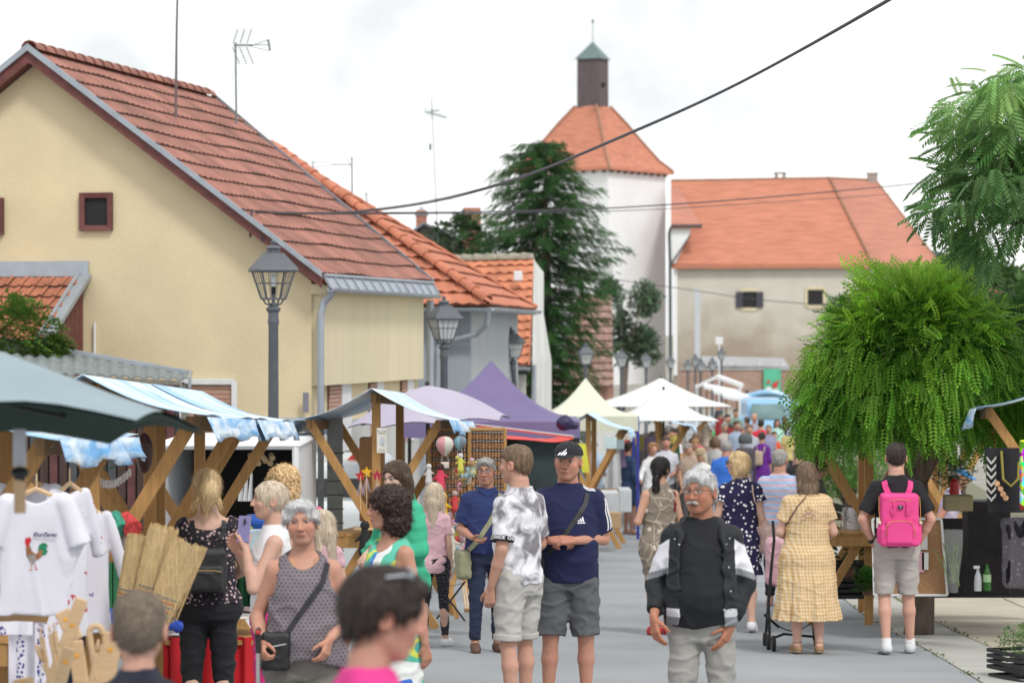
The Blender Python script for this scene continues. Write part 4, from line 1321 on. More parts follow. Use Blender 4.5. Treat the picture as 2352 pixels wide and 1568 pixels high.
def pat_floral(name,base,flower,scale,thr=.30,second=None,vine=None):
 ng=NG(name);v=ng.vor(ng.P,scale,1.0)
 wob=ng.noise(ng.P,scale*6,2)
 d=ng.math('ADD',v,ng.math('MULTIPLY',ng.math('SUBTRACT',wob,.5),.55))
 c=ng.mix(ng.less(d,thr),base,flower)
 if vine:
  vv=ng.vor(ng.map(ng.P,loc=(3,1,2)),scale*.6,1.0,feature='DISTANCE_TO_EDGE')
  c=ng.mix(ng.less(vv,.022),c,vine)
 if second:
  v2=ng.vor(ng.map(ng.P,loc=(.7,.2,.4)),scale*1.6,1.0);c=ng.mix(ng.less(v2,thr*.55),c,second)
 return ng.out(c)
def pat_retro(name):
 ng=NG(name,.6);w=ng.n('ShaderNodeTexWave',wave_type='RINGS',rings_direction='SPHERICAL')
 v=ng.n('ShaderNodeTexVoronoi',feature='SMOOTH_F1');ng.set(v,'Vector',ng.map(ng.P,(1,.3,.8)));v.inputs['Scale'].default_value=5.5;v.inputs['Randomness'].default_value=.7
 f=ng.math('FRACT',ng.math('MULTIPLY',v.outputs['Distance'],2.6))
 r=ng.n('ShaderNodeValToRGB');ng.set(r,'Fac',f);r.color_ramp.interpolation='CONSTANT'
 e=r.color_ramp.elements
 e[0].position=0;e[0].color=(.78,.80,.78,1);e[1].position=.26;e[1].color=(.04,.16,.62,1)
 for p,c in((.42,(.05,.42,.38,1)),(.60,(.62,.72,.10,1)),(.74,(.10,.50,.36,1)),(.88,(.78,.80,.78,1))):
  q=e.new(p);q.color=c
 return ng.out(r.outputs['Color'])
 # anatomy (all in metres for a height of 1.75)
MALE=[[.80,.155,.098,0,.012],[.86,.168,.115,0,.016],[.93,.168,.116,0,.010],[1.00,.160,.108,0,.0],[1.08,.155,.106,0,-.004],[1.16,.154,.110,0,-.004],[1.25,.162,.118,0,-.002],[1.32,.166,.116,0,.006],[1.375,.156,.104,0,.012],[1.415,.140,.088,0,.018],[1.45,.104,.074,0,.022],[1.49,.070,.062,0,.022],[1.53,.058,.058,0,.018]]
FEMALE=[[.80,.165,.10,0,.016],[.86,.182,.122,0,.020],[.93,.175,.120,0,.012],[1.00,.152,.102,0,.004],[1.08,.134,.094,0,.0],[1.16,.140,.098,0,-.002],[1.25,.146,.108,0,-.006],[1.32,.146,.102,0,.004],[1.375,.136,.090,0,.012],[1.415,.120,.076,0,.018],[1.45,.088,.064,0,.021],[1.49,.058,.054,0,.022],[1.53,.048,.050,0,.018]]
V3=lambda*a:np.array(a,float)
def nz(v):return v/(np.linalg.norm(v)+1e-9)
class Body:
 def __init__(s,sex='m',girth=1.0,belly=0.0,sw=1.0,hips=1.0,pose=None,head=(0,0,0),lean=(0,0),headscale=1.0,arm_girth=None,leg_girth=None,bust=None):
  s.sex=sex;s.lean=lean;s.girth=girth
  T=np.array(MALE if sex=='m' else FEMALE,float)
  z=T[:,0]
  gz=np.interp(z,[.8,1.40,1.5],[girth,girth,1+(girth-1)*.4])
  T[:,1]*=gz;T[:,2]*=gz
  T[:,1]*=np.interp(z,[.86,1.0,1.2,1.4],[hips,(hips+1)/2,1,sw])
  gb=np.exp(-((z-1.06)/.15)**2)
  T[:,2]+=belly*.55*gb;T[:,4]-=belly*.45*gb;T[:,1]+=belly*.35*gb
  s.T=T
  ag=arm_girth if arm_girth else(1+(girth-1)*.8);ag*=(1.0 if sex=='m' else.88)
  lg=leg_girth if leg_girth else(1+(girth-1)*.7)
  s.ag,s.lg=ag,lg
  shx=(.157 if sex=='m' else.137)*sw*(1+(girth-1)*.4)
  P_=dict(RS=V3(-shx,.015,1.385),LS=V3(shx,.015,1.385),RE=V3(-shx-.055,.035,1.12),LE=V3(shx+.055,.035,1.12),RW=V3(-shx-.06,-.04,.875),LW=V3(shx+.06,-.04,.875),RH=V3(-.088*hips,.01,.905),LH=V3(.088*hips,.01,.905),RK=V3(-.10,-.01,.50),LK=V3(.10,-.01,.50),RA=V3(-.105,.02,.085),LA=V3(.105,.02,.085),RF=V3(-.12,-1,0),LF=V3(.12,-1,0))
  for k,v in(pose or{}).items():
   P_[k]=V3(*v)
   if k[1]=='E':P_[k][0]*=.86
   if k[1]=='W' and abs(v[0])>.15:P_[k][0]*=.90
  for k in('RS','LS'):
   P_[k]=P_[k]+V3(lean[0]*(P_[k][2]-.95),lean[1]*(P_[k][2]-.95),0)
  s.J=P_
  yaw,pit,rol=[math.radians(a)for a in head]
  s.HR=(Matrix.Rotation(yaw,3,'Z')@Matrix.Rotation(pit,3,'X')@Matrix.Rotation(rol,3,'Y'))
  lx,ly=lean[0]*.6,lean[1]*.6
  s.neck=V3(lx,.012+ly,1.545)
  s.HC=s.neck+np.array(s.HR@Vector((0,-.022,.108)))
  s.hs=headscale*(1.07 if sex=='m' else 1.03)
  s.hands=[]
 def head_prims(s,nose=1.0,jaw=1.0,cheeks=1.0):
  hs=s.hs
  def E(c,r):return ell(V3(*c)*hs,V3(*r)*hs)
  def C(a,b,r1,r2):return cone(V3(*a)*hs,V3(*b)*hs,r1*hs,r2*hs)
  L_=[(E((0,.012,.012),(.077,.096,.083)),.0,'u'),(E((0,-.030,-.050),(.060*jaw,.060,.066)),.03,'u'),(E((0,-.052,-.098),(.027*jaw,.026,.022)),.022,'u'),(C((-.048*jaw,.000,-.062),(-.020,-.055,-.100),.016,.014),.022,'u'),(C((.048*jaw,.000,-.062),(.020,-.055,-.100),.016,.014),.022,'u'),(E((-.037,-.058,-.032),(.024*cheeks,.020,.020)),.02,'u'),(E((.037,-.058,-.032),(.024*cheeks,.020,.020)),.02,'u'),(C((-.040,-.068,.019),(-.012,-.080,.016),.009,.009),.014,'u'),(C((.040,-.068,.019),(.012,-.080,.016),.009,.009),.014,'u'),(E((-.031,-.094,.0),(.019,.017,.013)),.009,'s'),(E((.031,-.094,.0),(.019,.017,.013)),.010,'s'),(E((-.031,-.070,-.001),(.0135,.0135,.011)),.003,'u'),(E((.031,-.070,-.001),(.0135,.0135,.011)),.003,'u'),(C((0,-.082,.008),(0,-.103*(.9+.1*nose),-.034),.0065,.0115*nose),.009,'u'),(E((-.012*nose,-.093,-.038),(.0085,.010,.008)),.006,'u'),(E((.012*nose,-.093,-.038),(.0085,.010,.008)),.006,'u'),(E((0,-.083,-.066),(.023,.011,.0065)),.006,'u'),(E((0,-.081,-.077),(.019,.011,.0065)),.006,'u'),(E((0,-.098,-.0715),(.022,.008,.0022)),.004,'s'),(E((-.079,.014,-.018),(.010,.021,.031)),.006,'u'),(E((.079,.014,-.018),(.010,.021,.031)),.006,'u'),(E((-.088,.008,-.016),(.008,.011,.018)),.005,'s'),(E((.088,.008,-.016),(.008,.011,.018)),.005,'s')]
  return[(xf(p,s.HR,s.HC),k,op)for p,k,op in L_]
 def hand(s,side,W,d,n,curl=.45,thumb=.4,hs=None,spread=0.0):
  """five fingers on a palm; d towards the knuckles, n out of the palm"""
  q=(hs or 1.0)*(1.0 if s.sex=='m' else.9)
  d=nz(np.array(d,float));n=np.array(n,float);n=nz(n-d*(n@d))
  t=np.cross(d,n)if side=='R' else np.cross(n,d)
  out=[]
  W=np.array(W,float)
  offs=(.027,.009,-.009,-.026)
  for i,o in enumerate(offs):
   K=W+(d*(.088-.003*abs(i-1))+t*o)*q
   out.append((cone(W+(t*o*.5+d*.01)*q,K,.016*q,.0118*q),.010*q,'u'))
   seg=((.042,.025,.021),(.046,.029,.022),(.042,.027,.021),(.033,.020,.018))[i]
   ang=0.0;p=K;c=curl[i]if hasattr(curl,'__len__')else curl+.06*i
   for j,L_ in enumerate(seg):
    ang+=math.radians((48,62,42)[j])*c
    v=d*math.cos(ang)+n*math.sin(ang)+t*(1.5-i)*.09*(spread+.25)*math.cos(ang)
    e=p+nz(v)*L_*q
    out.append((cone(p,e,(.0098,.0086,.0078)[j]*q,(.0088,.0078,.0064)[j]*q),.0035,'u'))
    p=e
  b=W+(d*.022+t*.020)*q
  v=nz(d*.62+t*.62+n*(.25+.4*thumb));e=b+v*.044*q
  out.append((cone(b,e,.0155*q,.0115*q),.010,'u'))
  v2=nz(v+(d*.5+n*.5-t*.5)*thumb);e2=e+v2*.030*q
  out.append((cone(e,e2,.0108*q,.0096*q),.004,'u'))
  v3=nz(v2+(d*.4+n*.4-t*.5)*thumb);out.append((cone(e2,e2+v3*.024*q,.0096*q,.0072*q),.003,'u'))
  return out
 def shape(s,hands=None,feet=True,faces=None):
  J=s.J;ag,lg=s.ag,s.lg
  L_=[(table(s.T-np.array([0,.008,.008,0,0]),.80,1.54,s.lean),.0,'u')]
  nr=.058 if s.sex=='m' else.048
  nr*=(1+(s.girth-1)*.6)
  L_.append((cone(s.neck+V3(s.lean[0]*.2,.012,-.09),s.neck+(s.HC-s.neck)*.55+V3(0,.012,0),nr*1.08,nr*.98),.03,'u'))
  for q in 'RL':
   S,E_,W=J[q+'S'],J[q+'E'],J[q+'W']
   L_+=[(cone(S+V3(-np.sign(S[0])*.06,0,.014),S,.046*ag,.050*ag),.03,'u'),(cone(S,E_,.050*ag,.039*ag),.02,'u'),(cone(E_,E_+(W-E_)*.4,.040*ag,.038*ag),.012,'u'),(cone(E_+(W-E_)*.4,W,.038*ag,.026*(.6+.4*ag)),.012,'u')]
   H_,K,A=J[q+'H'],J[q+'K'],J[q+'A']
   L_+=[(cone(H_,K,.084*lg,.052*lg),.03,'u'),(cone(K,K+(A-K)*.35+V3(0,.012,0),.050*lg,.053*lg),.02,'u'),(cone(K+(A-K)*.35+V3(0,.012,0),A,.052*lg,.032*(.5+.5*lg)),.02,'u')]
   if feet:
    fd=nz(J[q+'F']);side=V3(-fd[1],fd[0],0)
    ft=J.get(q+'T',None)
    heel=A+V3(0,0,-.05)-fd*.035
    toe=(ft if ft is not None else A+fd*.175+V3(0,0,-.062-max(0,A[2]-.085)))
    ball=heel+(toe-heel)*.68
    L_+=[(cone(A,heel,.033,.030),.02,'u'),(cone(heel,ball,.029,.032),.02,'u'),(cone(A,ball+V3(0,0,.012),.030,.022),.02,'u'),(cone(ball,toe,.032,.018),.02,'u')]
  hd=hands or{}
  s.hand_boxes=[]
  for q in 'RL':
   W,E_=J[q+'W'],J[q+'E']
   if hd.get(q)=='none':continue
   h=dict(d=W-E_,n=V3(-1 if q=='L' else 1,.25,0),curl=.4,thumb=.4)
   h.update(hd.get(q)or{})
   hp=s.hand(q,W+nz(W-E_)*.012,h['d'],h['n'],h['curl'],h['thumb'],h.get('hs'),h.get('spread',0))
   L_+=hp
   lo,hi=shape_bounds(hp,.004)
   s.hand_boxes.append((lo,hi))
  L_+=s.head_prims(**(faces or{}))
  return L_
def skin_paint(V,B,tone,lips=(.42,.13,.11),brow=(.05,.035,.025),eye=(.05,.04,.03),age=0.0,facepaint=True):
 n=len(V)
 C=np.tile(np.array(tone,float),(n,1))
 q=(V-B.HC)@np.array(B.HR)/B.hs
 x,y,z=q[:,0],q[:,1],q[:,2]
 face=(y<-.02)&(np.abs(x)<.085)&(z>-.14)&(z<.11)
 def blend(mask,col,w=1.0):
  m=(mask*w)[:,None];C[:]=C*(1-m)+np.array(col)*m
 sm=lambda d,a:np.clip(1-d/a,0,1)
 red=np.array(tone)*np.array([1.08,.72,.66])
 blend(face*(sm(np.hypot(np.abs(x)-.040,z+.034),.030)+sm(np.hypot(x,(z+.034)),.020)).clip(0,1),red,.55)
 blend((np.abs(x)>.07)&(z<.02)&(z>-.06),red,.35)
 if facepaint:
  f=face.astype(float)
  blend(f*(y<-.06)*(((x/.0245)**2+((z+.0712)/.0095)**2)<1),lips,.8)
  blend(f*(y<-.06)*(((x/.021)**2+((z+.0713)/.0026)**2)<1),np.array(lips)*.3,.85)
  ex=np.abs(x)-.031
  blend(f*((ex/.0165)**2+((z-.001)/.0088)**2<1),np.array(tone)*.36,.85)
  blend(f*((ex/.0125)**2+((z+.0005)/.0050)**2<1),(.50,.48,.46),.9)
  blend(f*((ex/.0068)**2+((z+.0005)/.0052)**2<1),eye,1)
  bz=.0205+.004*np.cos((ex-.004)/.018*1.5)
  blend(f*(np.abs(ex)<.019)*(np.abs(z-bz)<.0052),brow,.9)
  blend(f*(y<-.08)*(np.hypot(np.abs(x)-.0075,z+.0465)<.0045),np.array(tone)*.25,.9)
 if age:
  blend(face*(np.abs(np.abs(x)-(.030+(z+.045)*-.5))<.0028)*(z<-.03)*(z>-.075),np.array(tone)*.55,age)
  blend(face*(z>.04)*(np.abs(np.mod(z*110,1)-.5)<.16),np.array(tone)*.72,age*.5)
 for(lo,hi)in B.hand_boxes:
  m=np.all((V>lo)&(V<hi),1)
  blend(m.astype(float),np.array(tone)*np.array([1.0,.84,.80]),.6)
 return C
def mesh_shape(name,shape,mat,parent,res,H,disp=None,colfn=None,boxes=None,smooth=True):
 k=H/1.75
 parts=[]
 lo,hi=shape_bounds(shape)
 if boxes:
  sk=[]
  for(a,b,r)in boxes:
   F,l,r_=evalf(shape,a,b,r,disp)
   parts.append(nets(F,l,r_))
   sk.append((np.array(a)+2.2*res,np.array(b)-2.2*res))
  F,l,r_=evalf(shape,lo,hi,res,disp)
  parts.append(nets(F,l,r_,sk))
 else:
  F,l,r_=evalf(shape,lo,hi,res,disp)
  parts.append(nets(F,l,r_))
 V=[];Q=[];n=0
 for v,q in parts:
  if len(v):V.append(v);Q.append(q+n);n+=len(v)
 V=np.concatenate(V);Q=np.concatenate(Q)
 cols=colfn(V)if colfn else None
 return add_mesh(name,V*k,Q.astype(np.int32),mat,parent,smooth,cols)
def headspace_mesh(name,prims,B,mat,parent,res,H,disp=None,colfn=None):
 lo,hi=shape_bounds(prims,.015)
 F,l,r=evalf(prims,lo,hi,res,disp)
 V,Q=nets(F,l,r)
 cols=colfn(V)if colfn else None
 V=V@np.array(B.HR).T+B.HC
 return add_mesh(name,V*(H/1.75),Q.astype(np.int32),mat,parent,True,cols)
def top_shape(B,hem=.86,sleeve=.5,loose=.25,off=.014,neck='crew',slv_r=None,extra=0.0,widen=0.0,p=2.2,skirt=None,hemfn=None,both=True,cuff=None,top=1.50,pufl=0.0):
 T=B.T.copy()
 wmax=T[(T[:,0]>1.1)][:,1].max()
 m=T[:,0]<1.33
 T[m,1]+=loose*(wmax-T[m,1]).clip(0)*.9
 dmax=T[(T[:,0]>.95)][:,2].max()
 T[m,2]+=loose*(dmax-T[m,2]).clip(0)*.8
 T[:,1]+=off;T[:,2]+=off*1.1
 if hem<.80:T[0,1:3]=T[1,1:3]
 low=T[0].copy()
 zs=[]
 if hem<T[0,0]:
  if skirt is None:skirt=[(hem,low[1]+widen,low[2]+widen)]
  for(z,a,b)in skirt:zs.append([z,a,b,0,low[4]])
  T=np.vstack([sorted(zs),T])
 elif widen:
  T[:,1]+=widen*np.clip((1.15-T[:,0])/.3,0,1);T[:,2]+=widen*np.clip((1.15-T[:,0])/.3,0,1)
 L_=[(table(T,hem,top,B.lean,p=p,hemfn=hemfn,ripple=getattr(B,'ripple',None)),0,'u')]
 J=B.J;r0=.93*(slv_r or.056)*B.ag+off*.5
 for q in 'RL':
  S,E_,W=J[q+'S'],J[q+'E'],J[q+'W']
  if sleeve<=0:
   continue
  sg=np.sign(S[0])
  L_.append((cone(V3(S[0]-sg*.08,S[1],S[2]+.022),S,.044*B.ag+off*.8,r0*.93),.03,'u'))
  if sleeve<=1:
   e=S+(E_-S)*sleeve
   L_.append((cone(S,e,r0,r0*(.98+extra)+pufl,cut=True),.02,'u'))
  else:
   e=E_+(W-E_)*(sleeve-1)
   L_.append((cone(S,E_,r0,r0*.92+extra*.02),.02,'u'))
   L_.append((cone(E_,e,r0*.92+extra*.02,(cuff or.042)+off*.3,cut=True),.02,'u'))
 nk=B.neck
 if neck=='crew':L_.append((ell(nk+V3(0,-.004,.010),(.088,.082,.072)),.004,'s'))
 if neck=='polo':L_.append((ell(nk+V3(0,-.02,.018),(.075,.085,.082)),.004,'s'));L_.append((cone(nk+V3(0,-.10,-.02),nk+V3(0,-.14,-.13),.028,.006),.004,'s'))
 if neck=='v':L_.append((ell(nk+V3(0,-.02,.01),(.085,.09,.075)),.004,'s'));L_.append((cone(nk+V3(0,-.09,-.03),nk+V3(0,-.15,-.20),.055,.006),.004,'s'))
 if neck=='scoop':L_.append((ell(nk+V3(0,-.06,-.03),(.105,.125,.13)),.006,'s'))
 if neck=='backscoop':L_.append((ell(nk+V3(0,.04,-.02),(.165,.17,.165)),.006,'s'))
 if neck=='sleeveless':
  L_.append((ell(nk+V3(0,-.055,-.035),(.100,.13,.125)),.006,'s'))
  for sg in(-1,1):L_.append((ell(V3(sg*(abs(J['LS'][0])+.030),J['LS'][1],J['LS'][2]-.035),(.060,.12,.115)),.006,'s'))
 if neck=='sleeveless_high':
  L_.append((ell(nk+V3(0,-.0,.008),(.088,.088,.075)),.006,'s'))
  for sg in(-1,1):L_.append((ell(V3(sg*(abs(J['LS'][0])+.034),J['LS'][1],J['LS'][2]-.035),(.056,.12,.105)),.006,'s'))
 return L_
def bottom_shape(B,length=2.0,off=.012,loose=1.12,waist=1.0,cuffr=None,knee=None):
 """length in leg units: 1 = knee, 2 = ankle"""
 T=B.T.copy();T[:,1]+=off;T[:,2]+=off
 L_=[(table(T,.80,waist,B.lean),0,'u')]
 J=B.J;lg=B.lg
 for q in 'RL':
  H_,K,A=J[q+'H'],J[q+'K'],J[q+'A']
  rt,rk=.090*lg*(1+(loose-1)*.5)+off*.5,(.060*lg)*loose
  if length<=1:
   e=H_+(K-H_)*length
   L_.append((cone(H_,e,rt,rt+(rk-rt)*length*.75,cut=True),.028,'u'))
  else:
   L_.append((cone(H_,K,rt,rk),.028,'u'))
   e=K+(A-K)*(length-1)
   L_.append((cone(K,e,rk*.98,(cuffr or.048)*(loose if cuffr is None else 1),cut=True),.02,'u'))
 return L_
def skirt_shape(B,hem,wx,wy,waist=1.05,off=.014,rip=(9,.012),seed=1.0,p=2.1):
 T=B.T.copy();T=T[T[:,0]<=waist+.1]
 T[:,1]+=off;T[:,2]+=off
 a=T[0].copy()
 T=np.vstack([[hem,wx,wy,0,a[4]],[(hem+.8)/2,(wx+a[1])/2+.006,(wy+a[2])/2+.006,0,a[4]],T])
 return[(table(T,hem,waist,B.lean,ripple=(rip[0],rip[1],waist,seed),p=p),0,'u')]
def shoe_shape(B,q,grow=.010,h=.09,low=False):
 J=B.J;A=J[q+'A'];fd=nz(J[q+'F'])
 ft=J.get(q+'T',None)
 heel=A+V3(0,0,-.045)-fd*.035
 toe=(ft if ft is not None else A+fd*.185+V3(0,0,-.055-max(0,A[2]-.085)))
 ball=heel+(toe-heel)*.68
 L_=[(cone(A+V3(0,0,-.03),heel,.034+grow,.030+grow),.02,'u'),(cone(heel,ball,.030+grow,.034+grow),.02,'u'),(cone(A+V3(0,0,-.03),ball+V3(0,0,.018),.032+grow,.026+grow),.02,'u'),(cone(ball,toe,.034+grow,.022+grow),.02,'u')]
 up=nz(np.cross(toe-heel,np.cross(V3(0,0,1),toe-heel)))
 base=heel-up*.034
 L_.append((plane_cut(lambda X,Y,Z:(X-base[0])*-up[0]+(Y-base[1])*-up[1]+(Z-base[2])*-up[2]),.004,'i'))
 L_[-1]=((lambda X,Y,Z:-((X-base[0])*up[0]+(Y-base[1])*up[1]+(Z-base[2])*up[2]),None,None),.004,'i')
 if low:L_.append(((lambda X,Y,Z:Z-(A[2]-.02),None,None),.004,'i'))
 sole=[(cone(heel,ball,.036+grow,.040+grow),0,'u'),(cone(ball,toe,.040+grow,.027+grow),.02,'u'),((lambda X,Y,Z:np.abs((X-base[0])*up[0]+(Y-base[1])*up[1]+(Z-base[2])*up[2]-.004)-.014,None,None),.002,'i')]
 return L_,sole
def ribbon(pts,nrm,w,th=.004):
 """a flat strap through pts with the surface normals nrm"""
 V=[];F=[]
 n=len(pts)
 for i in range(n):
  t=nz(pts[min(i+1,n-1)]-pts[max(i-1,0)])
  sdir=nz(np.cross(t,nrm[i]))
  for(a,b)in((-1,0),(-1,1),(1,1),(1,0)):
   V.append(pts[i]+sdir*a*w/2+nrm[i]*th*b)
 for i in range(n-1):
  for k in range(4):
   F.append((i*4+k,i*4+(k+1)%4,(i+1)*4+(k+1)%4,(i+1)*4+k))
 F+=[(0,1,2,3)[::-1],tuple((n-1)*4+k for k in range(4))]
 return V,F
class Drape:
 """finds points on a garment of a person (person space, metres)"""
 def __init__(s,*objs):
  V=[];F=[];n=0
  for o in objs:
   me=o.data;v=np.zeros(len(me.vertices)*3,np.float32);me.vertices.foreach_get('co',v)
   V+=[Vector(q)for q in v.reshape(-1,3)]
   F+=[tuple(i+n for i in p.vertices)for p in me.polygons];n=len(V)
  s.t=BVHTree.FromPolygons(V,F)
 def hit(s,x,z,side=-1,y=None):
  r=s.t.ray_cast(Vector((x,side*1.5,z)),Vector((0,-side,0)))
  if r[0]is None:return None,None
  return np.array(r[0]),np.array(r[1])
 def side(s,y,z,sx=1):
  r=s.t.ray_cast(Vector((sx*1.5,y,z)),Vector((-sx,0,0)))
  if r[0]is None:return None,None
  return np.array(r[0]),np.array(r[1])
 def radial(s,ang,z,c=(0,0)):
  dx,dy=math.cos(ang),math.sin(ang)
  r=s.t.ray_cast(Vector((c[0]+dx*1.2,c[1]+dy*1.2,z)),Vector((-dx,-dy,0)))
  if r[0]is None:return None,None
  return np.array(r[0]),np.array(r[1])
 def strap(s,path,w,th=.005,side=-1,lift=.003,n=18):
  """path: (x, z) knots seen from the side given"""
  pts,nr=[],[]
  K=[np.array(p,float)for p in path]
  for i in range(len(K)-1):
   for k in range(n):
    q=K[i]+(K[i+1]-K[i])*k/n
    p,m=s.hit(q[0],q[1],side)
    if p is None:continue
    m=nz(m)
    if m[1]*side<0:m=-m
    pts.append(p+m*lift);nr.append(m)
  if len(pts)>4:
   A=np.array(pts);A[1:-1]=(A[:-2]+2*A[1:-1]+A[2:])/4;A[1:-1]=(A[:-2]+2*A[1:-1]+A[2:])/4;pts=list(A)
   Nn=np.array(nr);Nn[1:-1]=Nn[:-2]+2*Nn[1:-1]+Nn[2:];nr=[nz(v)for v in Nn]
  return ribbon(pts,nr,w,th)
  # hair styles in head space
def hair_prims(style,B,t=.010):
 hs=B.hs
 def E(c,r):return ell(V3(*c)*hs,V3(*r)*hs)
 def C(a,b,r1,r2):return cone(V3(*a)*hs,V3(*b)*hs,r1*hs,r2*hs)
 def keep(nx,ny,nzv,c):
  return((lambda X,Y,Z:-(nx*X+ny*Y+nzv*Z)/hs+c,None,None),.006,'i')
 def faceopen():return(E((0,-.125,-.032),(.074,.086,.098)),.010,'s')
 cap=(E((0,.014,.014),(.077+t*.8,.098+t,.084+t)),0,'u')
 ears=[(E((-.088,.006,-.024),(.024,.024,.036)),.006,'s'),(E((.088,.006,-.024),(.024,.024,.036)),.006,'s')]
 if style=='crop':
  return[(E((0,.014,.012),(.0815,.104,.088)),0,'u'),(E((0,.045,-.03),(.064,.056,.050)),.02,'u'),keep(0,.82,1,-.006),(E((0,.012,.050),(.070+t*.5,.092+t*.5,.050+t)),.02,'u'),(E((0,-.115,-.002),(.066,.056,.062)),.010,'s')]+ears
 if style=='balding':
  return[cap,keep(0,.9,1,-.012),(E((0,-.04,.10),(.062,.10,.085)),.01,'s'),(E((0,-.13,-.0),(.075,.075,.09)),.012,'s')]+ears
 if style=='full':
  return[(E((0,.014,.012),(.082,.105,.088)),0,'u'),(E((0,.06,-.03),(.067,.055,.06)),.02,'u'),keep(0,.80,1,-.012),(E((0,-.010,.064),(.068+t*.5,.090+t*.3,.040+t)),.02,'u'),(E((0,-.128,.012),(.068,.062,.068)),.010,'s')]+ears
 if style=='pixie':
  return[cap,(E((0,-.035,.07),(.072,.066,.036)),.02,'u'),(E((0,.065,-.035),(.066,.05,.065)),.02,'u'),(E((-.075,-.03,.0),(.02,.045,.05)),.02,'u'),(E((.075,-.03,.0),(.02,.045,.05)),.02,'u'),keep(0,.62,1,-.030),(E((0,-.130,.002),(.066,.070,.084)),.010,'s')]+ears
 if style=='bob':
  L_=[cap,(E((0,.03,-.05),(.098,.088,.092)),.03,'u'),(C((-.082,-.01,.0),(-.088,-.02,-.10),.032,.026),.02,'u'),(C((.082,-.01,.0),(.088,-.02,-.10),.032,.026),.02,'u'),faceopen(),(C((0,-.13,.01),(0,-.10,-.12),.062,.055),.014,'s'),keep(0,0,1,-.128)]
  return L_
 if style=='curly':
  return[cap,(E((0,.04,.02),(.118,.105,.105)),.02,'u'),(E((0,.05,-.08),(.115,.09,.10)),.03,'u'),(E((-.06,.0,.03),(.06,.06,.07)),.02,'u'),(E((.06,.0,.03),(.06,.06,.07)),.02,'u'),(E((0,-.135,-.035),(.060,.080,.085)),.014,'s')]
 if style=='bun':
  return[cap,keep(0,.42,1,-.050),(E((0,-.125,-.020),(.070,.064,.075)),.014,'s'),(E((0,.115,-.045),(.034,.032,.036)),.008,'u')]
 if style=='ponytail':
  return[cap,keep(0,.50,1,-.048),(E((0,-.125,-.020),(.070,.064,.075)),.014,'s'),(C((0,.10,.055),(0,.135,.035),.026,.034),.015,'u'),(C((0,.135,.035),(.01,.145,-.06),.046,.058),.02,'u'),(C((.01,.145,-.06),(.03,.12,-.15),.066,.030),.02,'u'),(C((.0,.13,-.05),(-.055,.12,-.13),.046,.018),.02,'u'),(C((.0,.13,-.05),(.095,.11,-.12),.046,.014),.02,'u')]
 if style=='lowtail':
  return[cap,keep(0,.62,1,-.060),(E((0,-.122,-.020),(.070,.060,.075)),.014,'s'),(E((0,.085,-.04),(.05,.05,.05)),.02,'u'),(C((0,.115,-.075),(0,.115,-.10),.020,.024),.012,'u'),(C((0,.118,-.10),(-.005,.118,-.19),.034,.034),.015,'u'),(C((-.005,.118,-.19),(-.01,.11,-.275),.034,.010),.015,'u')]
 if style=='long':
  return[cap,(E((0,.045,-.06),(.092,.075,.12)),.03,'u'),(C((-.07,.02,-.02),(-.085,.015,-.28),.036,.026),.02,'u'),(C((.07,.02,-.02),(.085,.015,-.30),.036,.026),.02,'u'),(C((0,.07,-.08),(0,.07,-.28),.06,.04),.03,'u'),faceopen(),(C((0,-.13,.0),(0,-.10,-.22),.058,.060),.014,'s')]
 if style=='wavyback':
  return[cap,(E((0,.04,-.03),(.098,.088,.095)),.03,'u'),(E((-.03,.07,-.12),(.06,.05,.09)),.03,'u'),(E((.04,.07,-.11),(.055,.05,.08)),.03,'u'),(C((-.065,.06,-.10),(-.085,.055,-.19),.032,.012),.02,'u'),(C((.06,.06,-.10),(.085,.05,-.17),.032,.012),.02,'u'),(C((0,.085,-.12),(.0,.095,-.30),.036,.014),.02,'u'),(C((.02,.085,-.12),(.025,.09,-.26),.03,.008),.02,'u'),faceopen()]
 return[cap]
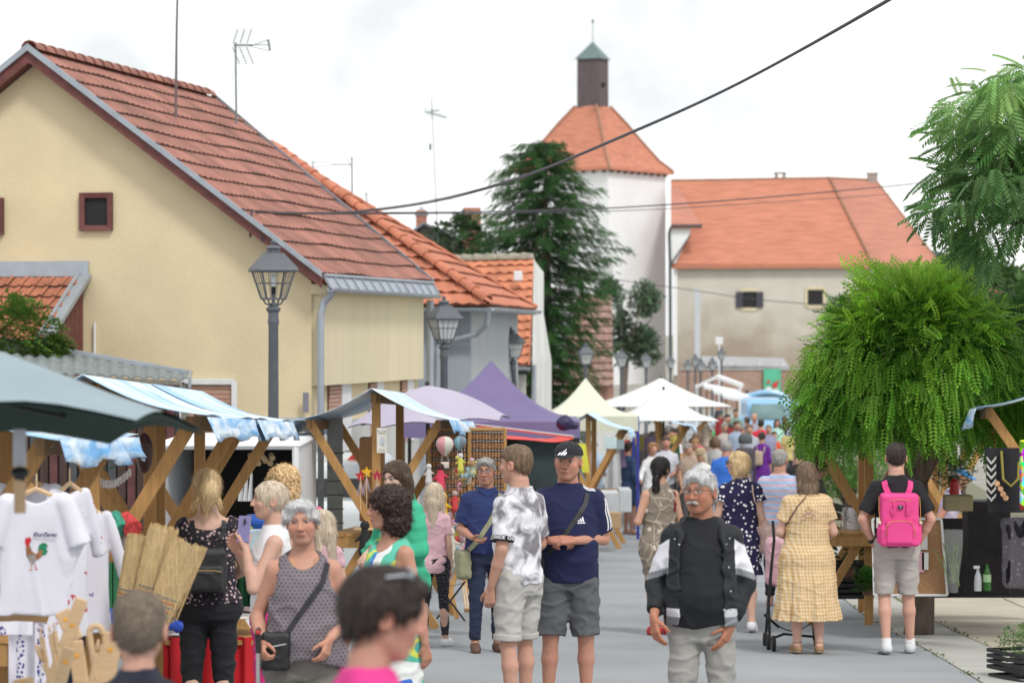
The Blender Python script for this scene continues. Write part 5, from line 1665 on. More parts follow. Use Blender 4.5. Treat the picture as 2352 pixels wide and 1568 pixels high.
def strands(ho,B,H,mat,L_,curl=False):
 me=ho.data;n=len(me.vertices);v=np.zeros(n*3,np.float32);me.vertices.foreach_get('co',v);nn=np.zeros(n*3,np.float32);me.vertex_normals.foreach_get('vector',nn)
 rg=np.random.default_rng(n);k=min(n,3400);ix=rg.choice(n,k,replace=False);k_=H/1.75
 v=v.reshape(-1,3)[ix];nn=nn.reshape(-1,3)[ix]
 cr=(np.array(B.HR@Vector((0,.035,.10)))+B.HC)*k_
 f=v-cr;f[:,2]-=.06;f/=np.linalg.norm(f,axis=1)[:,None]
 f=f-nn*(f*nn).sum(1)[:,None];f/=np.linalg.norm(f,axis=1)[:,None]+1e-6
 R_=np.array(B.HR);ql=(v/k_-B.HC)@R_/B.hs
 fr=np.clip((-.005-ql[:,1])/.05,0,1)*np.clip((ql[:,2]+.02)/.05,0,1)
 f=f+(fr*3.0)[:,None]*(R_@V3(0,1,.25))+(fr*np.sign(ql[:,0])*.8)[:,None]*R_[:,0]
 f=f-nn*(f*nn).sum(1)[:,None];f/=np.linalg.norm(f,axis=1)[:,None]+1e-6
 if curl:f=rg.normal(0,1,f.shape)
 d=f+nn*rg.uniform(.02,.22,(k,1))+rg.normal(0,.12,(k,3));d/=np.linalg.norm(d,axis=1)[:,None]
 s=np.cross(d,nn);s/=np.linalg.norm(s,axis=1)[:,None]+1e-6;L2=(L_*rg.uniform(.4,1.1,k))[:,None];w=.0011
 a=v-nn*.002;m=a+d*L2*.55;e=a+d*L2+V3(0,0,-1)*L2*.22
 V=np.stack([a-s*w,a+s*w,m+s*w,e+s*w*.2,e-s*w*.2,m-s*w],1).reshape(-1,3)
 i=np.arange(k)[:,None]*6
 Q=np.concatenate([i+np.array([0,1,2,5]),i+np.array([5,2,3,4])])
 add_mesh('hair_strands',V,Q.astype(np.int32),mat,ho,True)['kind']='stuff'
def person(label,u,d,H,rz=0,sex='m',girth=1.0,belly=0.0,sw=1.0,hips=1.0,pose=None,head=(0,0,0),lean=(0,0),tone=(.52,.30,.22),hair=None,hairm=None,hairt=.010,top=None,bottom=None,skirt=None,shoes=None,hands=None,res=1.0,lips=None,brow=None,age=0.0,faces=None,feet=True,lz=0.0,hs=1.0,name='person',group=None,extra=None,feetcut=None,hairdisp=.0035,ag=None,lgg=None,loc=None):
 """a standing figure: body as one surface, hair, clothes and shoes as its parts"""
 r_=res
 t=thing(name,label,'person',(0,0,0),0,group)
 B=Body(sex,girth,belly,sw,hips,pose,head,lean,hs,arm_girth=ag,leg_girth=lgg)
 sh=B.shape(hands,feet,faces)
 fine=r_<2.0
 boxes=None
 if fine:
  rad=V3(.125,.15,.165)*B.hs
  boxes=[(B.HC-rad,B.HC+rad,.0042*r_)]+[(a,b,.0048*r_)for a,b in B.hand_boxes]
 kw={}
 if lips:kw['lips']=lips
 if brow:kw['brow']=brow
 body=mesh_shape('body',sh,SKIN,t,(.014*r_ if fine else.011*r_),H,boxes=boxes,colfn=lambda V:skin_paint(V,B,tone,age=age,facepaint=True,**kw))
 out=dict(t=t,B=B,body=body,H=H,res=r_)
 cr=.0095*r_
 if hair:
  dsp=fold_noise(hairdisp,64,64,9 if hair not in('curly',)else 50,3)if hairdisp else None
  out['hair']=headspace_mesh('hair',hair_prims(hair,B,hairt)if isinstance(hair,str)else hair,B,hairm,t,.0055*r_,H,dsp)
  if r_<1.5:strands(out['hair'],B,H,hairm,.055 if hair in('long','ponytail','wavyback','bob','lowtail')else(.018 if hair in('crop','balding')else.032),hair=='curly')
 if bottom:
  kw=dict(bottom);m=kw.pop('mat');fo=kw.pop('folds',.006);nm=kw.pop('name','trousers');cf=kw.pop('colfn',None)
  out['bottom']=mesh_shape(nm,bottom_shape(B,**kw),m,t,cr,H,fold_noise(fo,9,9,17,11),colfn=cf)
 if skirt:
  kw=dict(skirt);m=kw.pop('mat');fo=kw.pop('folds',.005);nm=kw.pop('name','skirt')
  out['skirt']=mesh_shape(nm,skirt_shape(B,**kw),m,t,cr,H,fold_noise(fo,8,8,7,21))
 if top:
  kw=dict(top);m=kw.pop('mat');fo=kw.pop('folds',.006);nm=kw.pop('name','shirt');cf=kw.pop('colfn',None);rip=kw.pop('rip',None)
  if rip:B.ripple=rip
  out['top']=mesh_shape(nm,top_shape(B,**kw),m,t,cr,H,fold_noise(fo,9,9,12,31),colfn=cf)
  B.ripple=None
 if shoes:
  for q in 'RL':
   up,so=shoe_shape(B,q,shoes.get('grow',.008),low=shoes.get('low',False))
   o=mesh_shape('shoe',up,shoes['mat'],t,.008*r_,H)
   mesh_shape('sole',so,shoes.get('sole',shoes['mat']),t,.008*r_,H)
 x,y=PX(u,d),d
 t.location=loc if loc is not None else(x,y,g(d)+lz)
 t.rotation_euler=(0,0,math.radians(rz))
 return out
 # THE PEOPLE IN THE STREET
H_SILVER=hairmat('hair_silver',(.36,.36,.36),(.72,.72,.72))
H_GREY=hairmat('hair_grey',(.16,.15,.14),(.48,.46,.43))
H_BLOND=hairmat('hair_blond',(.50,.33,.16),(.92,.74,.44))
H_BLOND2=hairmat('hair_ash_blond',(.42,.33,.24),(.82,.71,.55))
H_BROWN=hairmat('hair_brown',(.035,.022,.015),(.13,.08,.05))
H_MID=hairmat('hair_mid_brown',(.06,.04,.028),(.26,.17,.10))
H_DARK=hairmat('hair_dark',(.012,.009,.008),(.055,.038,.030))
H_BLACK=hairmat('hair_black',(.006,.005,.006),(.028,.022,.022))
H_AUB=hairmat('hair_auburn',(.035,.010,.010),(.12,.04,.03))
H_GING=hairmat('hair_ginger',(.22,.10,.05),(.50,.27,.13))
H_BOY=hairmat('hair_boy',(.10,.075,.055),(.24,.19,.15),.7,(90,90,40))
H_CURL=hairmat('hair_curly_blond',(.44,.26,.11),(.92,.70,.40),.5,(34,34,34))
H_DCURL=hairmat('hair_curly_dark',(.012,.007,.006),(.07,.035,.028),.45,(30,30,26))
WHITE_C=cloth('white',(.78,.78,.80));BLACK_C=cloth('black',(.012,.012,.015));NAVY_C=cloth('navy',(.014,.018,.075))
m_leather=M('black_leather',(.012,.012,.014),.42,.1,8,.3,150)
m_chrome=M('chrome',(.6,.6,.6),.25,.03,metal=1)
m_gold=M('gold',(.75,.5,.15),.3,.03,metal=1)
T_PALE,T_MID,T_TAN,T_RED=(.60,.38,.29),(.52,.29,.20),(.42,.21,.13),(.50,.25,.19)
def held(o,name,label,cat,group=None):
 """a thing carried by person o: stands at the same place, stays an object of its own"""
 t=thing(name,label,cat,(0,0,0),0,group)
 t.location=o['t'].location.copy();t.rotation_euler=o['t'].rotation_euler.copy()
 return t
def blob(name,shape,mat,parent,res,disp=None,colfn=None):
 lo,hi=shape_bounds(shape,.01)
 V,Q=nets(*evalf(shape,lo,hi,res,disp))
 return add_mesh(name,V,Q.astype(np.int32),mat,parent,True,colfn(V)if colfn else None)
def hpt(o,x,y,z):
 """a point of the head (head space) in person metres"""
 B=o['B'];return Vector((np.array(B.HR)@(V3(x,y,z)*B.hs)+B.HC)*(o['H']/1.75))
def glasses(o,mat,lens=None,thick=.0022,w=.021,h=.014,up=None,label=None):
 b=MB();lb=MB()
 dz=0;yy=-.108
 if up:dz,yy=up
 for s in(-1,1):
  ring=[]
  for k in range(17):
   a=2*PI*k/16
   cx=math.copysign(abs(math.cos(a))**.6,math.cos(a))*w;cz=math.copysign(abs(math.sin(a))**.6,math.sin(a))*h
   ring.append(hpt(o,s*.033+cx,yy+abs(s*.033+cx)**2*3.0,dz+cz-.001))
  b.tube(ring,thick,5)
  lb.add(ring[:-1],[tuple(range(16))])
  b.tube([hpt(o,s*.055,yy+.010,dz+.004),hpt(o,s*.078,-.06+(yy+.108)*.8,dz+.004),hpt(o,s*.083,.0+(yy+.108)*.6,dz+(0.0 if not up else-.01))],thick,5)
 b.tube([hpt(o,-.013,yy+.001,dz+.002),hpt(o,0,yy-.003,dz+.004),hpt(o,.013,yy+.001,dz+.002)],thick,5)
 g_=b.obj('glasses',mat,o['t'])
 if lens:lb.obj('lens',lens,g_)
m_lens=M('tinted_lens',(.05,.045,.05),.08,.05,alpha=.72)
m_lensc=M('clear_lens',(.5,.52,.55),.05,.02,alpha=.16)
m_frame=M('glasses_frame',(.02,.02,.022),.35)
def strap_obj(o,path,w,mat,parent,side=-1,name='strap',th=.005,objs=None,lift=.003):
 dr=Drape(*(objs or[o['top']]))
 k=o['H']/1.75
 V,F=dr.strap([(x*k,z*k)for x,z in path],w,th,side,lift)
 return add_mesh(name,V,F,mat,parent,False)
def decal(o,poly,mat,parent,side=-1,name='print',lift=.003,objs=None):
 """flat print laid on the cloth: list of polygons of (x, z) in normalised metres"""
 dr=Drape(*(objs or[o['top']]));k=o['H']/1.75
 V=[];F=[]
 for pg in poly:
  i0=len(V);ok=True
  for(x,z)in pg:
   p,n=dr.hit(x*k,z*k,side)
   if p is None:ok=False;break
   V.append(p+V3(0,side,0)*lift)
  if ok:F.append(tuple(range(i0,len(V))))
  else:V=V[:i0]
 if F:return add_mesh(name,V,F,mat,parent)
 # elderly man in black and white jacket (walking towards the camera)
JK=mat_attr('jacket_cloth',.75,bump=.4,bscale=180,var=.05)
o=person('moustached grey-haired man in glasses and open black jacket with white sleeve panels',1612,15.5,1.70,-4,'m',girth=.99,belly=.08,tone=(.44,.20,.125),hair='full',hairm=H_SILVER,hairt=.009,hairdisp=.006,head=(-24,2,0),age=.7,lips=(.36,.13,.10),brow=(.14,.10,.08),faces=dict(nose=1.15,jaw=1.12),pose=dict(RE=(-.285,.06,1.12),RW=(-.295,-.13,.955),LE=(.275,.07,1.12),LW=(.185,-.07,.91),RK=(-.11,-.06,.50),LK=(.12,-.03,.5),LA=(.13,.04,.085),RA=(-.09,-.10,.10)),hands=dict(R=dict(d=(.1,-.35,-1),n=(.6,.5,0),curl=.45),L=dict(d=(-.45,-.3,-1),n=(-.6,.4,0),curl=.3)),top=dict(mat=cloth('black_polo',(.012,.013,.016)),hem=.90,sleeve=.35,loose=.5,neck='polo',off=.018,hemfn=lambda X,Y:.885+.20*np.clip(X,0,.3)+.04*np.clip(-X,0,.2)),bottom=dict(mat=cloth('grey_chino',(.34,.33,.31)),length=1.93,loose=1.18,folds=.009))
B=o['B']
js=top_shape(B,hem=.90,sleeve=1.84,loose=.75,off=.028,neck='v',slv_r=.064,cuff=.038,p=2.3)
js.append(((lambda X,Y,Z:np.maximum(np.abs(X)-(.115+.02*(1.35-Z)),Y+.03),None,None),.01,'s'))
js.append((cone((-.105,.05,1.475),(-.115,-.095,1.395),.020,.022),.015,'u'));js.append((cone((.105,.05,1.475),(.115,-.095,1.395),.020,.022),.015,'u'));js.append((cone((-.105,.05,1.475),(.105,.05,1.475),.020,.020),.015,'u'))
js.append((cone((-.115,-.095,1.395),(-.130,-.155,1.33),.020,.010),.015,'u'));js.append((cone((.115,-.095,1.395),(.130,-.155,1.33),.020,.010),.015,'u'))
def jcol(V):
 x,y,z=V.T;ax=np.abs(x);C=np.tile(V3(.010,.012,.015),(len(V),1))
 arm=(ax>.192-(z-1.1)*.04)
 zz=z+.35*(ax-.25)
 C[arm&(zz<1.335-(ax-.25)*.3)&(zz>1.20)]=(.76,.76,.80)
 C[arm&(zz<=1.20)&(zz>1.165)]=(.22,.23,.25)
 body=~arm&(z<1.02)
 C[body&(z<1.0)&(z>.955)&(y<.06)]=(.70,.70,.74);C[body&(z<=.955)&(y<.06)]=(.22,.23,.25)
 return C
jk=mesh_shape('jacket',js,JK,o['t'],.007,o['H'],fold_noise(.008,8,8,11,77),colfn=jcol)
dr=Drape(jk);k_=o['H']/1.75
for(x,z)in((-.150,1.38),(.155,1.385),(-.125,1.355),(.135,1.355),(.150,1.23),(.160,1.10),(.165,1.0)):
 p,n=dr.hit(x*k_,z*k_,-1)
 if p is not None:
  b=MB();b.ball(p+V3(0,-.003,0),(.006,.003,.006),8);b.obj('snap_button',m_chrome,jk)
glasses(o,m_frame,m_lensc,.0016,.023,.013)
mp_=[(ell(V3(-.014,-.100,-.0585)*B.hs,V3(.021,.011,.010)*B.hs,Matrix.Rotation(math.radians(-18),3,'Y')),0,'u'),(ell(V3(.014,-.100,-.0585)*B.hs,V3(.021,.011,.010)*B.hs,Matrix.Rotation(math.radians(18),3,'Y')),.004,'u')]
headspace_mesh('moustache',mp_,B,hairmat('moustache',(.22,.20,.18),(.52,.49,.45)),o['t'],.003,o['H'],fold_noise(.0012,200,200,60,9))
p,n=Drape(o['top']).hit(0.0,1.35*k_,-1)
for z in(1.345,1.30):
 p,n=Drape(o['top']).hit(-.002,z*k_,-1)
 if p is not None:b=MB();b.ball(p,(.005,.003,.005),6);b.obj('button',m_leather,o['top'])
 # man in navy tee and cap
o=person('tall man in black cap and navy tee with three white sleeve stripes',1305,19.5,1.84,3,'m',girth=1.02,belly=.045,sw=1.06,tone=(.50,.25,.175),hair='crop',hairm=H_GREY,head=(-16,3,3),age=.6,faces=dict(nose=1.1,jaw=1.1),brow=(.05,.04,.035),lips=(.42,.17,.14),pose=dict(LE=(.275,.045,1.13),LW=(.03,-.225,1.14),RE=(-.275,.045,1.13),RW=(-.13,-.21,1.14),RK=(-.115,-.02,.5),LK=(.115,-.02,.5),RA=(-.13,.02,.085),LA=(.12,.02,.085)),hands=dict(L=dict(d=(-1,-.15,.05),n=(0,.6,-.7),curl=.7),R=dict(d=(.9,-.2,.05),n=(0,.6,-.7),curl=.6)),top=dict(mat=cloth('navy_tee',(.010,.014,.062)),hem=.855,sleeve=.86,loose=.55,off=.018,slv_r=.072),bottom=dict(mat=cloth('charcoal_short',(.105,.11,.12)),length=.98,loose=1.42,name='shorts',folds=.009),shoes=dict(mat=cloth('dark_shoe',(.05,.05,.055)),sole=WHITE_C))
k_=o['H']/1.75
capm=cloth('cap_cloth',(.016,.017,.022))
B=o['B']
cp_=[(ell(V3(0,.012,.030)*B.hs,V3(.090,.110,.083)*B.hs),0,'u'),((lambda X,Y,Z:-(Z-.032-.10*(-Y)),None,None),.004,'i')]
cap_o=headspace_mesh('cap',cp_,B,capm,o['t'],.0045,o['H'])
br=[(ell(V3(0,-.105,.043)*B.hs,V3(.070,.070,.020)*B.hs,Matrix.Rotation(math.radians(14),3,'X')),0,'u'),((lambda X,Y,Z:(Z-.043-(Y+.105)*.20+9*X*X*.25)-.004,None,None),.002,'i'),((lambda X,Y,Z:-(Z-.043-(Y+.105)*.20+9*X*X*.25)-.004,None,None),.002,'i'),(ell(V3(0,.02,.03)*B.hs,V3(.086,.106,.08)*B.hs),.0,'s')]
headspace_mesh('cap_peak',br,B,capm,o['t'],.004,o['H'])
def stripes_logo(cx,cz,s):
 P_=[]
 for i,(h,w)in enumerate(((.35,.24),(.68,.24),(1.0,.24))):
  x0=-.5+i*.36
  P_.append([(cx+(x0)*s,cz-.45*s),(cx+(x0+w)*s,cz-.45*s),(cx+(x0+w-.18*h-.02)*s,cz+(-.45+h*.85)*s),(cx+(x0-.16*h)*s,cz+(-.45+h*.55)*s)])
 P_.append([(cx-.62*s,cz-.72*s),(cx+.62*s,cz-.72*s),(cx+.62*s,cz-.56*s),(cx-.62*s,cz-.56*s)])
 return P_
m_print=M('white_print',(.8,.8,.82),.7)
decal(o,stripes_logo(.075,1.275,.042),m_print,o['top'])
dc=Drape(cap_o)
V=[];F=[]
for pg in stripes_logo(0,0,.034):
 i0=len(V)
 for(x,z)in pg:
  q=hpt(o,x-.004,-.3,.062+z);q2=hpt(o,x-.004,0,.062+z)
  r=dc.t.ray_cast(q,(q2-q).normalized())
  V.append(np.array(r[0]+(q-q2).normalized()*.002)if r[0]is not None else np.array(q2))
 F.append(tuple(range(i0,len(V))))
add_mesh('cap_print',V,F,m_print,cap_o)
b=MB()
for i in range(3):
 x=-.030+i*.017
 b.add([hpt(o,x,-.108,.0525),hpt(o,x+.011,-.108,.0525),hpt(o,x+.004,-.146,.040),hpt(o,x-.007,-.146,.040)],[(0,1,2,3)])
b.obj('cap_print',m_print,cap_o)
dr=Drape(o['top'])
S_,E_=B.J['LS']*k_,B.J['LE']*k_
for i in range(3):
 off=(-.026+i*.019)
 pts,nr=[],[]
 for q in range(30):
  f=q/29
  if f<.35:base=V3(.085+(S_[0]/k_-.085)*f/.35,.0+off*1.0,1.55)*k_;dirv=V3(.12,0,-1)
  else:
   a=S_+(E_-S_)*((f-.35)/.65*.90);base=a+V3(.4,0,.25*(1-(f-.35)/.65));base[1]=a[1]+off-.035*min(1,(f-.35)*4);dirv=a-(a+V3(.4,0,.25*(1-(f-.35)/.65)))
   dirv[1]=0
  r=dr.t.ray_cast(Vector(base),Vector(nz(dirv)))
  if r[0]is not None:pts.append(np.array(r[0])+np.array(r[1])*.003);nr.append(np.array(r[1]))
 if len(pts)>6:
  A=np.array(pts)
  for _ in range(3):A[1:-1]=(A[:-2]+2*A[1:-1]+A[2:])/4
  V,F=ribbon(list(A),nr,.0105,.002);add_mesh('sleeve_stripe',V,F,m_print,o['top'])
bag=held(o,'crossbody_bag','black crossbody strap bag worn by the man in the black cap','bag')
strap_obj(o,[(.12,1.43),(.10,1.36),(-.02,1.19),(-.15,1.03)],.032,m_leather,bag)
blob('pouch',[(rbox((-.19,-.02,1.02*k_),(.05,.09,.08),.02),0,'u')],m_leather,bag,.012)
# man in tie-dye tee
o=person('man in white and grey tie-dye tee and rolled pale shorts seen from behind',1188,19.1,1.82,-128,'m',girth=.99,tone=(.54,.30,.22),hair='crop',hairm=H_MID,head=(8,2,0),hairt=.012,pose=dict(LE=(.255,.045,1.11),LW=(.235,-.05,.86),RE=(-.26,.02,1.12),RW=(-.2,-.15,.95),RK=(-.10,-.02,.5),LK=(.115,.01,.5),RA=(-.12,-.03,.085),LA=(.13,.05,.085)),hands=dict(L=dict(d=(-.05,-.1,-1),n=(-.9,-.5,0),curl=.8)),top=dict(mat=pat_tiedye('tiedye',(.76,.76,.80),(.21,.20,.22),8),hem=.875,sleeve=.82,loose=.6,off=.016,slv_r=.068),bottom=dict(mat=cloth('stone_short',(.47,.455,.43)),length=.94,loose=1.28,name='shorts',folds=.008),shoes=dict(mat=WHITE_C))
B=o['B'];k_=o['H']/1.75
for q in 'RL':
 Hh,K=B.J[q+'H'],B.J[q+'K']
 a=Hh+(K-Hh)*.86;e=Hh+(K-Hh)*.965
 mesh_shape('shorts_cuff',[(cone(a,e,.094,.093,True,True),0,'u')],cloth('stone_short',(.47,.455,.43)),o['t'],.008,o['H'])
S_,E_=B.J['LS'],B.J['LE']
a=S_+(E_-S_)*.72;e=S_+(E_-S_)*.83
sb_=mesh_shape('sleeve_band',[(cone(a,e,.0775,.0775,True,True),0,'u')],cloth('band_black',(.015,.014,.025)),o['top'],.006,o['H'])
def text_on_cyl(name,txt,c,axis,R,size,a0,mat,parent,up):
 cu=bpy.data.curves.new(name,'FONT');cu.body=txt;cu.size=size;cu.offset=.0006
 tmp=bpy.data.objects.new('tmp',cu);COL.objects.link(tmp);bpy.context.view_layer.update()
 me=bpy.data.meshes.new_from_object(tmp.evaluated_get(bpy.context.evaluated_depsgraph_get()))
 V=np.zeros(len(me.vertices)*3);me.vertices.foreach_get('co',V);V=V.reshape(-1,3)
 F=[tuple(p.vertices)for p in me.polygons]
 bpy.data.objects.remove(tmp);bpy.data.meshes.remove(me)
 axis=nz(axis);x0=nz(np.cross(axis,V3(0,0,1))if abs(axis[2])<.9 else np.cross(axis,V3(0,1,0)));y0=np.cross(axis,x0)
 ang=a0-V[:,0]/R
 Vn=c+np.outer(np.cos(ang)*R,x0)+np.outer(np.sin(ang)*R,y0)+np.outer(V[:,1]-size*.35,-axis)
 return add_mesh(name,Vn,F,mat,parent)
wd=lambda v:np.array(v)
TEXTA=math.radians(30)
text_on_cyl('band_lettering','LDWIDE  CHA',(a+e)/2*k_,(e-a),.0805*k_,.031,TEXTA,m_print,sb_,1)
# man with glasses, navy polo, khaki bag
o=person('man with black-rimmed glasses in navy polo and dark jeans gesturing',1118,25.0,1.69,12,'m',girth=1.05,belly=.05,tone=(.46,.23,.16),hair='full',hairm=H_GREY,hairt=.009,head=(-22,2,0),age=.4,pose=dict(RE=(-.275,.03,1.12),RW=(-.20,-.20,1.06),LE=(.265,.03,1.12),LW=(.13,-.2,1.09)),hands=dict(R=dict(d=(.5,-.7,-.35),n=(.2,.3,.9),curl=.5),L=dict(d=(-.6,-.7,.05),n=(-.2,.4,-.8),curl=.7)),top=dict(mat=cloth('navy_polo',(.018,.030,.115)),hem=.90,sleeve=.80,loose=.5,neck='polo',off=.018,slv_r=.070),bottom=dict(mat=cloth('dark_jeans',(.018,.028,.062)),length=1.93,loose=1.1),shoes=dict(mat=M('brown_shoe',(.12,.06,.04),.6)))
glasses(o,m_frame,m_lensc,.0022,.022,.014)
k_=o['H']/1.75
mesh_shape('collar',[(cone((-.02,-.088,1.425),(-.072,-.05,1.465),.010,.014),0,'u'),(cone((-.072,-.05,1.465),(-.07,.06,1.49),.014,.014),.01,'u'),(cone((.02,-.088,1.425),(.072,-.05,1.465),.010,.014),0,'u'),(cone((.072,-.05,1.465),(.07,.06,1.49),.014,.014),.01,'u'),(cone((-.07,.06,1.49),(.07,.06,1.49),.014,.014),.01,'u')],cloth('navy_polo',()),o['top'],.007,o['H'])
m_khaki=cloth('khaki',(.27,.27,.17))
bag=held(o,'shoulder_bag','khaki canvas shoulder bag hanging at the hip of the glasses man','bag')
strap_obj(o,[(.115,1.44),(.10,1.38),(.0,1.20),(-.12,1.02),(-.185,.93)],.042,m_khaki,bag)
blob('pouch',[(rbox((-.215,-.01,.80*k_),(.055,.13,.125),.03),0,'u')],m_khaki,bag,.012,fold_noise(.008,12,12,12,4))
ph=held(o,'wallet','small black wallet in the hand of the glasses man','wallet');b=MB();b.box((.085*k_,-.255*k_,1.10*k_),(.07,.02,.11),bev=.004);b.obj('cover',m_leather,ph)
# elderly woman with cane
o=person('elderly woman with short silver hair in sleeveless grey dotted top',697,13.7,1.585,4,'f',girth=1.10,belly=.06,sw=1.05,hips=1.0,tone=(.52,.27,.19),hair='pixie',hairm=H_SILVER,hairt=.011,head=(-6,4,-3),age=.9,faces=dict(nose=1.15,jaw=1.12,cheeks=1.15),brow=(.24,.18,.14),lips=(.40,.16,.13),ag=1.12,pose=dict(RE=(-.285,.06,1.13),RW=(-.245,-.17,1.03),LE=(.285,.05,1.13),LW=(.14,-.19,1.04)),hands=dict(R=dict(d=(.05,-.6,-.7),n=(.75,.2,-.3),curl=.95,thumb=.8),L=dict(d=(-.25,-.35,-.9),n=(-.6,.5,.1),curl=.55)),top=dict(mat=pat_griddots('grey_dots',(.185,.160,.175),(.045,.035,.055),.021,.20),hem=.905,sleeve=0,loose=.75,off=.020,neck='sleeveless',widen=.03,folds=.009,hemfn=lambda X,Y:.925-.25*np.abs(X)),bottom=dict(mat=cloth('taupe_trouser',(.20,.18,.16)),length=1.95,loose=1.35,folds=.009),shoes=dict(mat=M('beige_shoe',(.4,.33,.25),.7)))
k_=o['H']/1.75
bag=held(o,'crossbody_bag','small black leather crossbody bag on the elderly woman with the cane','bag')
strap_obj(o,[(.125,1.42),(.10,1.33),(.0,1.19),(-.105,1.04)],.026,cloth('bag_strap',(.03,.03,.04)),bag)
blob('pouch',[(rbox((-.145*k_,-.175*k_,.975*k_),(.068,.034,.092),.018),0,'u')],m_leather,bag,.009,fold_noise(.005,16,16,16,4))
b=MB();b.tube([Vector((-.20,-.215,.995+.02*s_))*k_ for s_ in(0,)]+[Vector((-.09,-.215,1.015))*k_],.003,5);b.obj('zip',m_chrome,bag)
pd=MB();dr=Drape(o['body'])
p,n=dr.hit(0,1.33*k_,-1)
nk_pts=[]
for i in range(15):
 a=-1+2*i/14;x=a*.062;z=1.325+.12*a*a
 q,n=dr.hit(x*k_,z*k_,-1)
 if q is not None:nk_pts.append(q+n*.002)
b=MB();b.tube(nk_pts,.0012,4);nc=b.obj('necklace',m_gold,o['t'])
if p is not None:b=MB();b.ball(p+V3(0,-.004,-.006),(.014,.003,.014),10);b.obj('pendant',m_gold,nc)
b=MB();b.ball(hpt(o,.082,.0,-.045),.008,8);b.obj('earring',m_gold,o['t'])
cn=held(o,'walking_cane','grey metal walking cane with black and red handle','cane')
W=B=o['B'].J['RW']*k_
cx,cy=-.235*k_,-.235*k_
b=MB();b.tube([(cx,cy,.02),(cx,cy,.90)],.010,8);b.obj('shaft',m_chrome,cn)
b=MB();b.tube([(cx,cy,.88),(cx,cy,.955),(cx-.006,cy-.005,.975)],[.013,.016,.014],8);b.tube([(cx,cy-.06,.985),(cx,cy+.04,.985)],.014,8);b.obj('handle',M('cane_handle',(.02,.02,.02),.4),cn)
b=MB();b.ball((cx,cy-.066,.985),.012,8);b.obj('handle_tip',M('red_tip',(.5,.02,.02),.4),cn)
b=MB();b.tube([(cx,cy,0),(cx,cy,.03)],.014,8);b.obj('ferrule',m_leather,cn)
# woman taking a picture
o=person('woman with ash blond bun in white top and pink trousers raising a phone',622,16.3,1.63,-82,'f',girth=1.06,tone=(.60,.36,.27),hair='bun',hairm=H_BLOND2,head=(4,0,0),age=.3,lips=(.5,.08,.12),pose=dict(LE=(.27,-.12,1.12),LW=(.17,-.16,1.36),RE=(-.235,-.09,1.14),RW=(-.02,-.20,1.32)),hands=dict(L=dict(d=(-.35,-.35,1),n=(-.8,-.1,-.1),curl=.45),R=dict(d=(.3,-.5,.8),n=(.7,.2,0),curl=.45)),top=dict(mat=WHITE_C,hem=.92,sleeve=0,loose=.4,neck='sleeveless_high',off=.014),bottom=dict(mat=cloth('hot_pink',(.70,.03,.22)),length=1.93,loose=1.45,cuffr=.095,folds=.010))
k_=o['H']/1.75
phn=held(o,'smartphone','lilac smartphone held up by the woman in the white top','phone')
R_=Matrix.Rotation(math.radians(24),3,'Y')@Matrix.Rotation(math.radians(-28),3,'Z')
c_=Vector((.13,-.17,1.475))*k_
b=MB();b.box(c_,(.075,.008,.155),Matrix.Rotation(math.radians(68),3,'Z')@Matrix.Rotation(math.radians(-16),3,'X'),bev=.003);b.obj('case',M('lilac_phone',(.22,.20,.38),.3),phn)
b=MB();b.box(c_+Vector((.008,.004,.045)),(.010,.012,.030),bev=.002);b.obj('camera_bump',m_leather,phn)
b=MB()
for i in range(4):b.ball(hpt(o,.088,.004,-.05-i*.011),(.004,.004,.005+.002*(i==3)),6)
b.obj('earring',m_chrome,o['t'])
# curly blond woman behind
person('woman with curly strawberry blond hair behind the woman with the phone',648,19.9,1.67,-70,'f',tone=T_PALE,hair='curly',hairm=H_CURL,hairdisp=.012,head=(-8,4,0),top=dict(mat=WHITE_C,hem=.86),bottom=dict(mat=cloth('denim',(.06,.09,.16)),length=1.93))
# girl with pink headband
o=person('long-haired girl with pink flower headband behind the elderly woman',742,19.8,1.37,-150,'f',girth=.92,tone=T_PALE,hair='long',hairm=H_BLOND2,head=(30,6,0),hs=1.10,top=dict(mat=cloth('pale_pink',(.66,.42,.46)),hem=.84),bottom=dict(mat=cloth('denim',()),length=1.9))
b=MB()
for i in range(11):
 a=PI*i/10;b.ball(hpt(o,.098*math.cos(a),-.02,.01+.105*math.sin(a)),.017,7)
b.obj('flower_headband',cloth('pink_flowers',(.75,.18,.30)),o['t'])
# woman with ponytail and mini backpack
o=person('blond ponytailed woman in black floral top and black trousers at the stall',478,17.6,1.69,186,'f',girth=1.14,hips=1.02,tone=T_PALE,hair='ponytail',hairm=H_BLOND,head=(8,12,2),pose=dict(RE=(-.27,-.04,1.12),RW=(-.15,-.24,1.03),LE=(.27,-.03,1.12),LW=(.15,-.24,1.03)),top=dict(mat=pat_floral('black_floral',(.014,.011,.020),(.50,.36,.36),36,.30,(.30,.20,.24)),hem=.90,sleeve=.62,loose=.2,neck='backscoop',off=.014,slv_r=.066),bottom=dict(mat=cloth('black_jean',(.012,.013,.017)),length=1.95,loose=1.12,folds=.007),shoes=dict(mat=WHITE_C))
k_=o['H']/1.75
bp_=held(o,'mini_backpack','small black leather backpack on the blond woman in floral top','backpack')
blob('pack',[(rbox((.01,.205*k_,1.125*k_),(.125,.060,.145),.05),0,'u'),(rbox((.01,.262*k_,1.065*k_),(.105,.030,.075),.028),.010,'u')],m_leather,bp_,.010,fold_noise(.004,14,14,14,4))
for s in(-1,1):
 strap_obj(o,[(s*.10,1.425),(s*.095,1.36),(s*.05,1.26),(s*.03,1.19)],.028,m_leather,bp_,side=1,objs=[o['top'],o['body']])
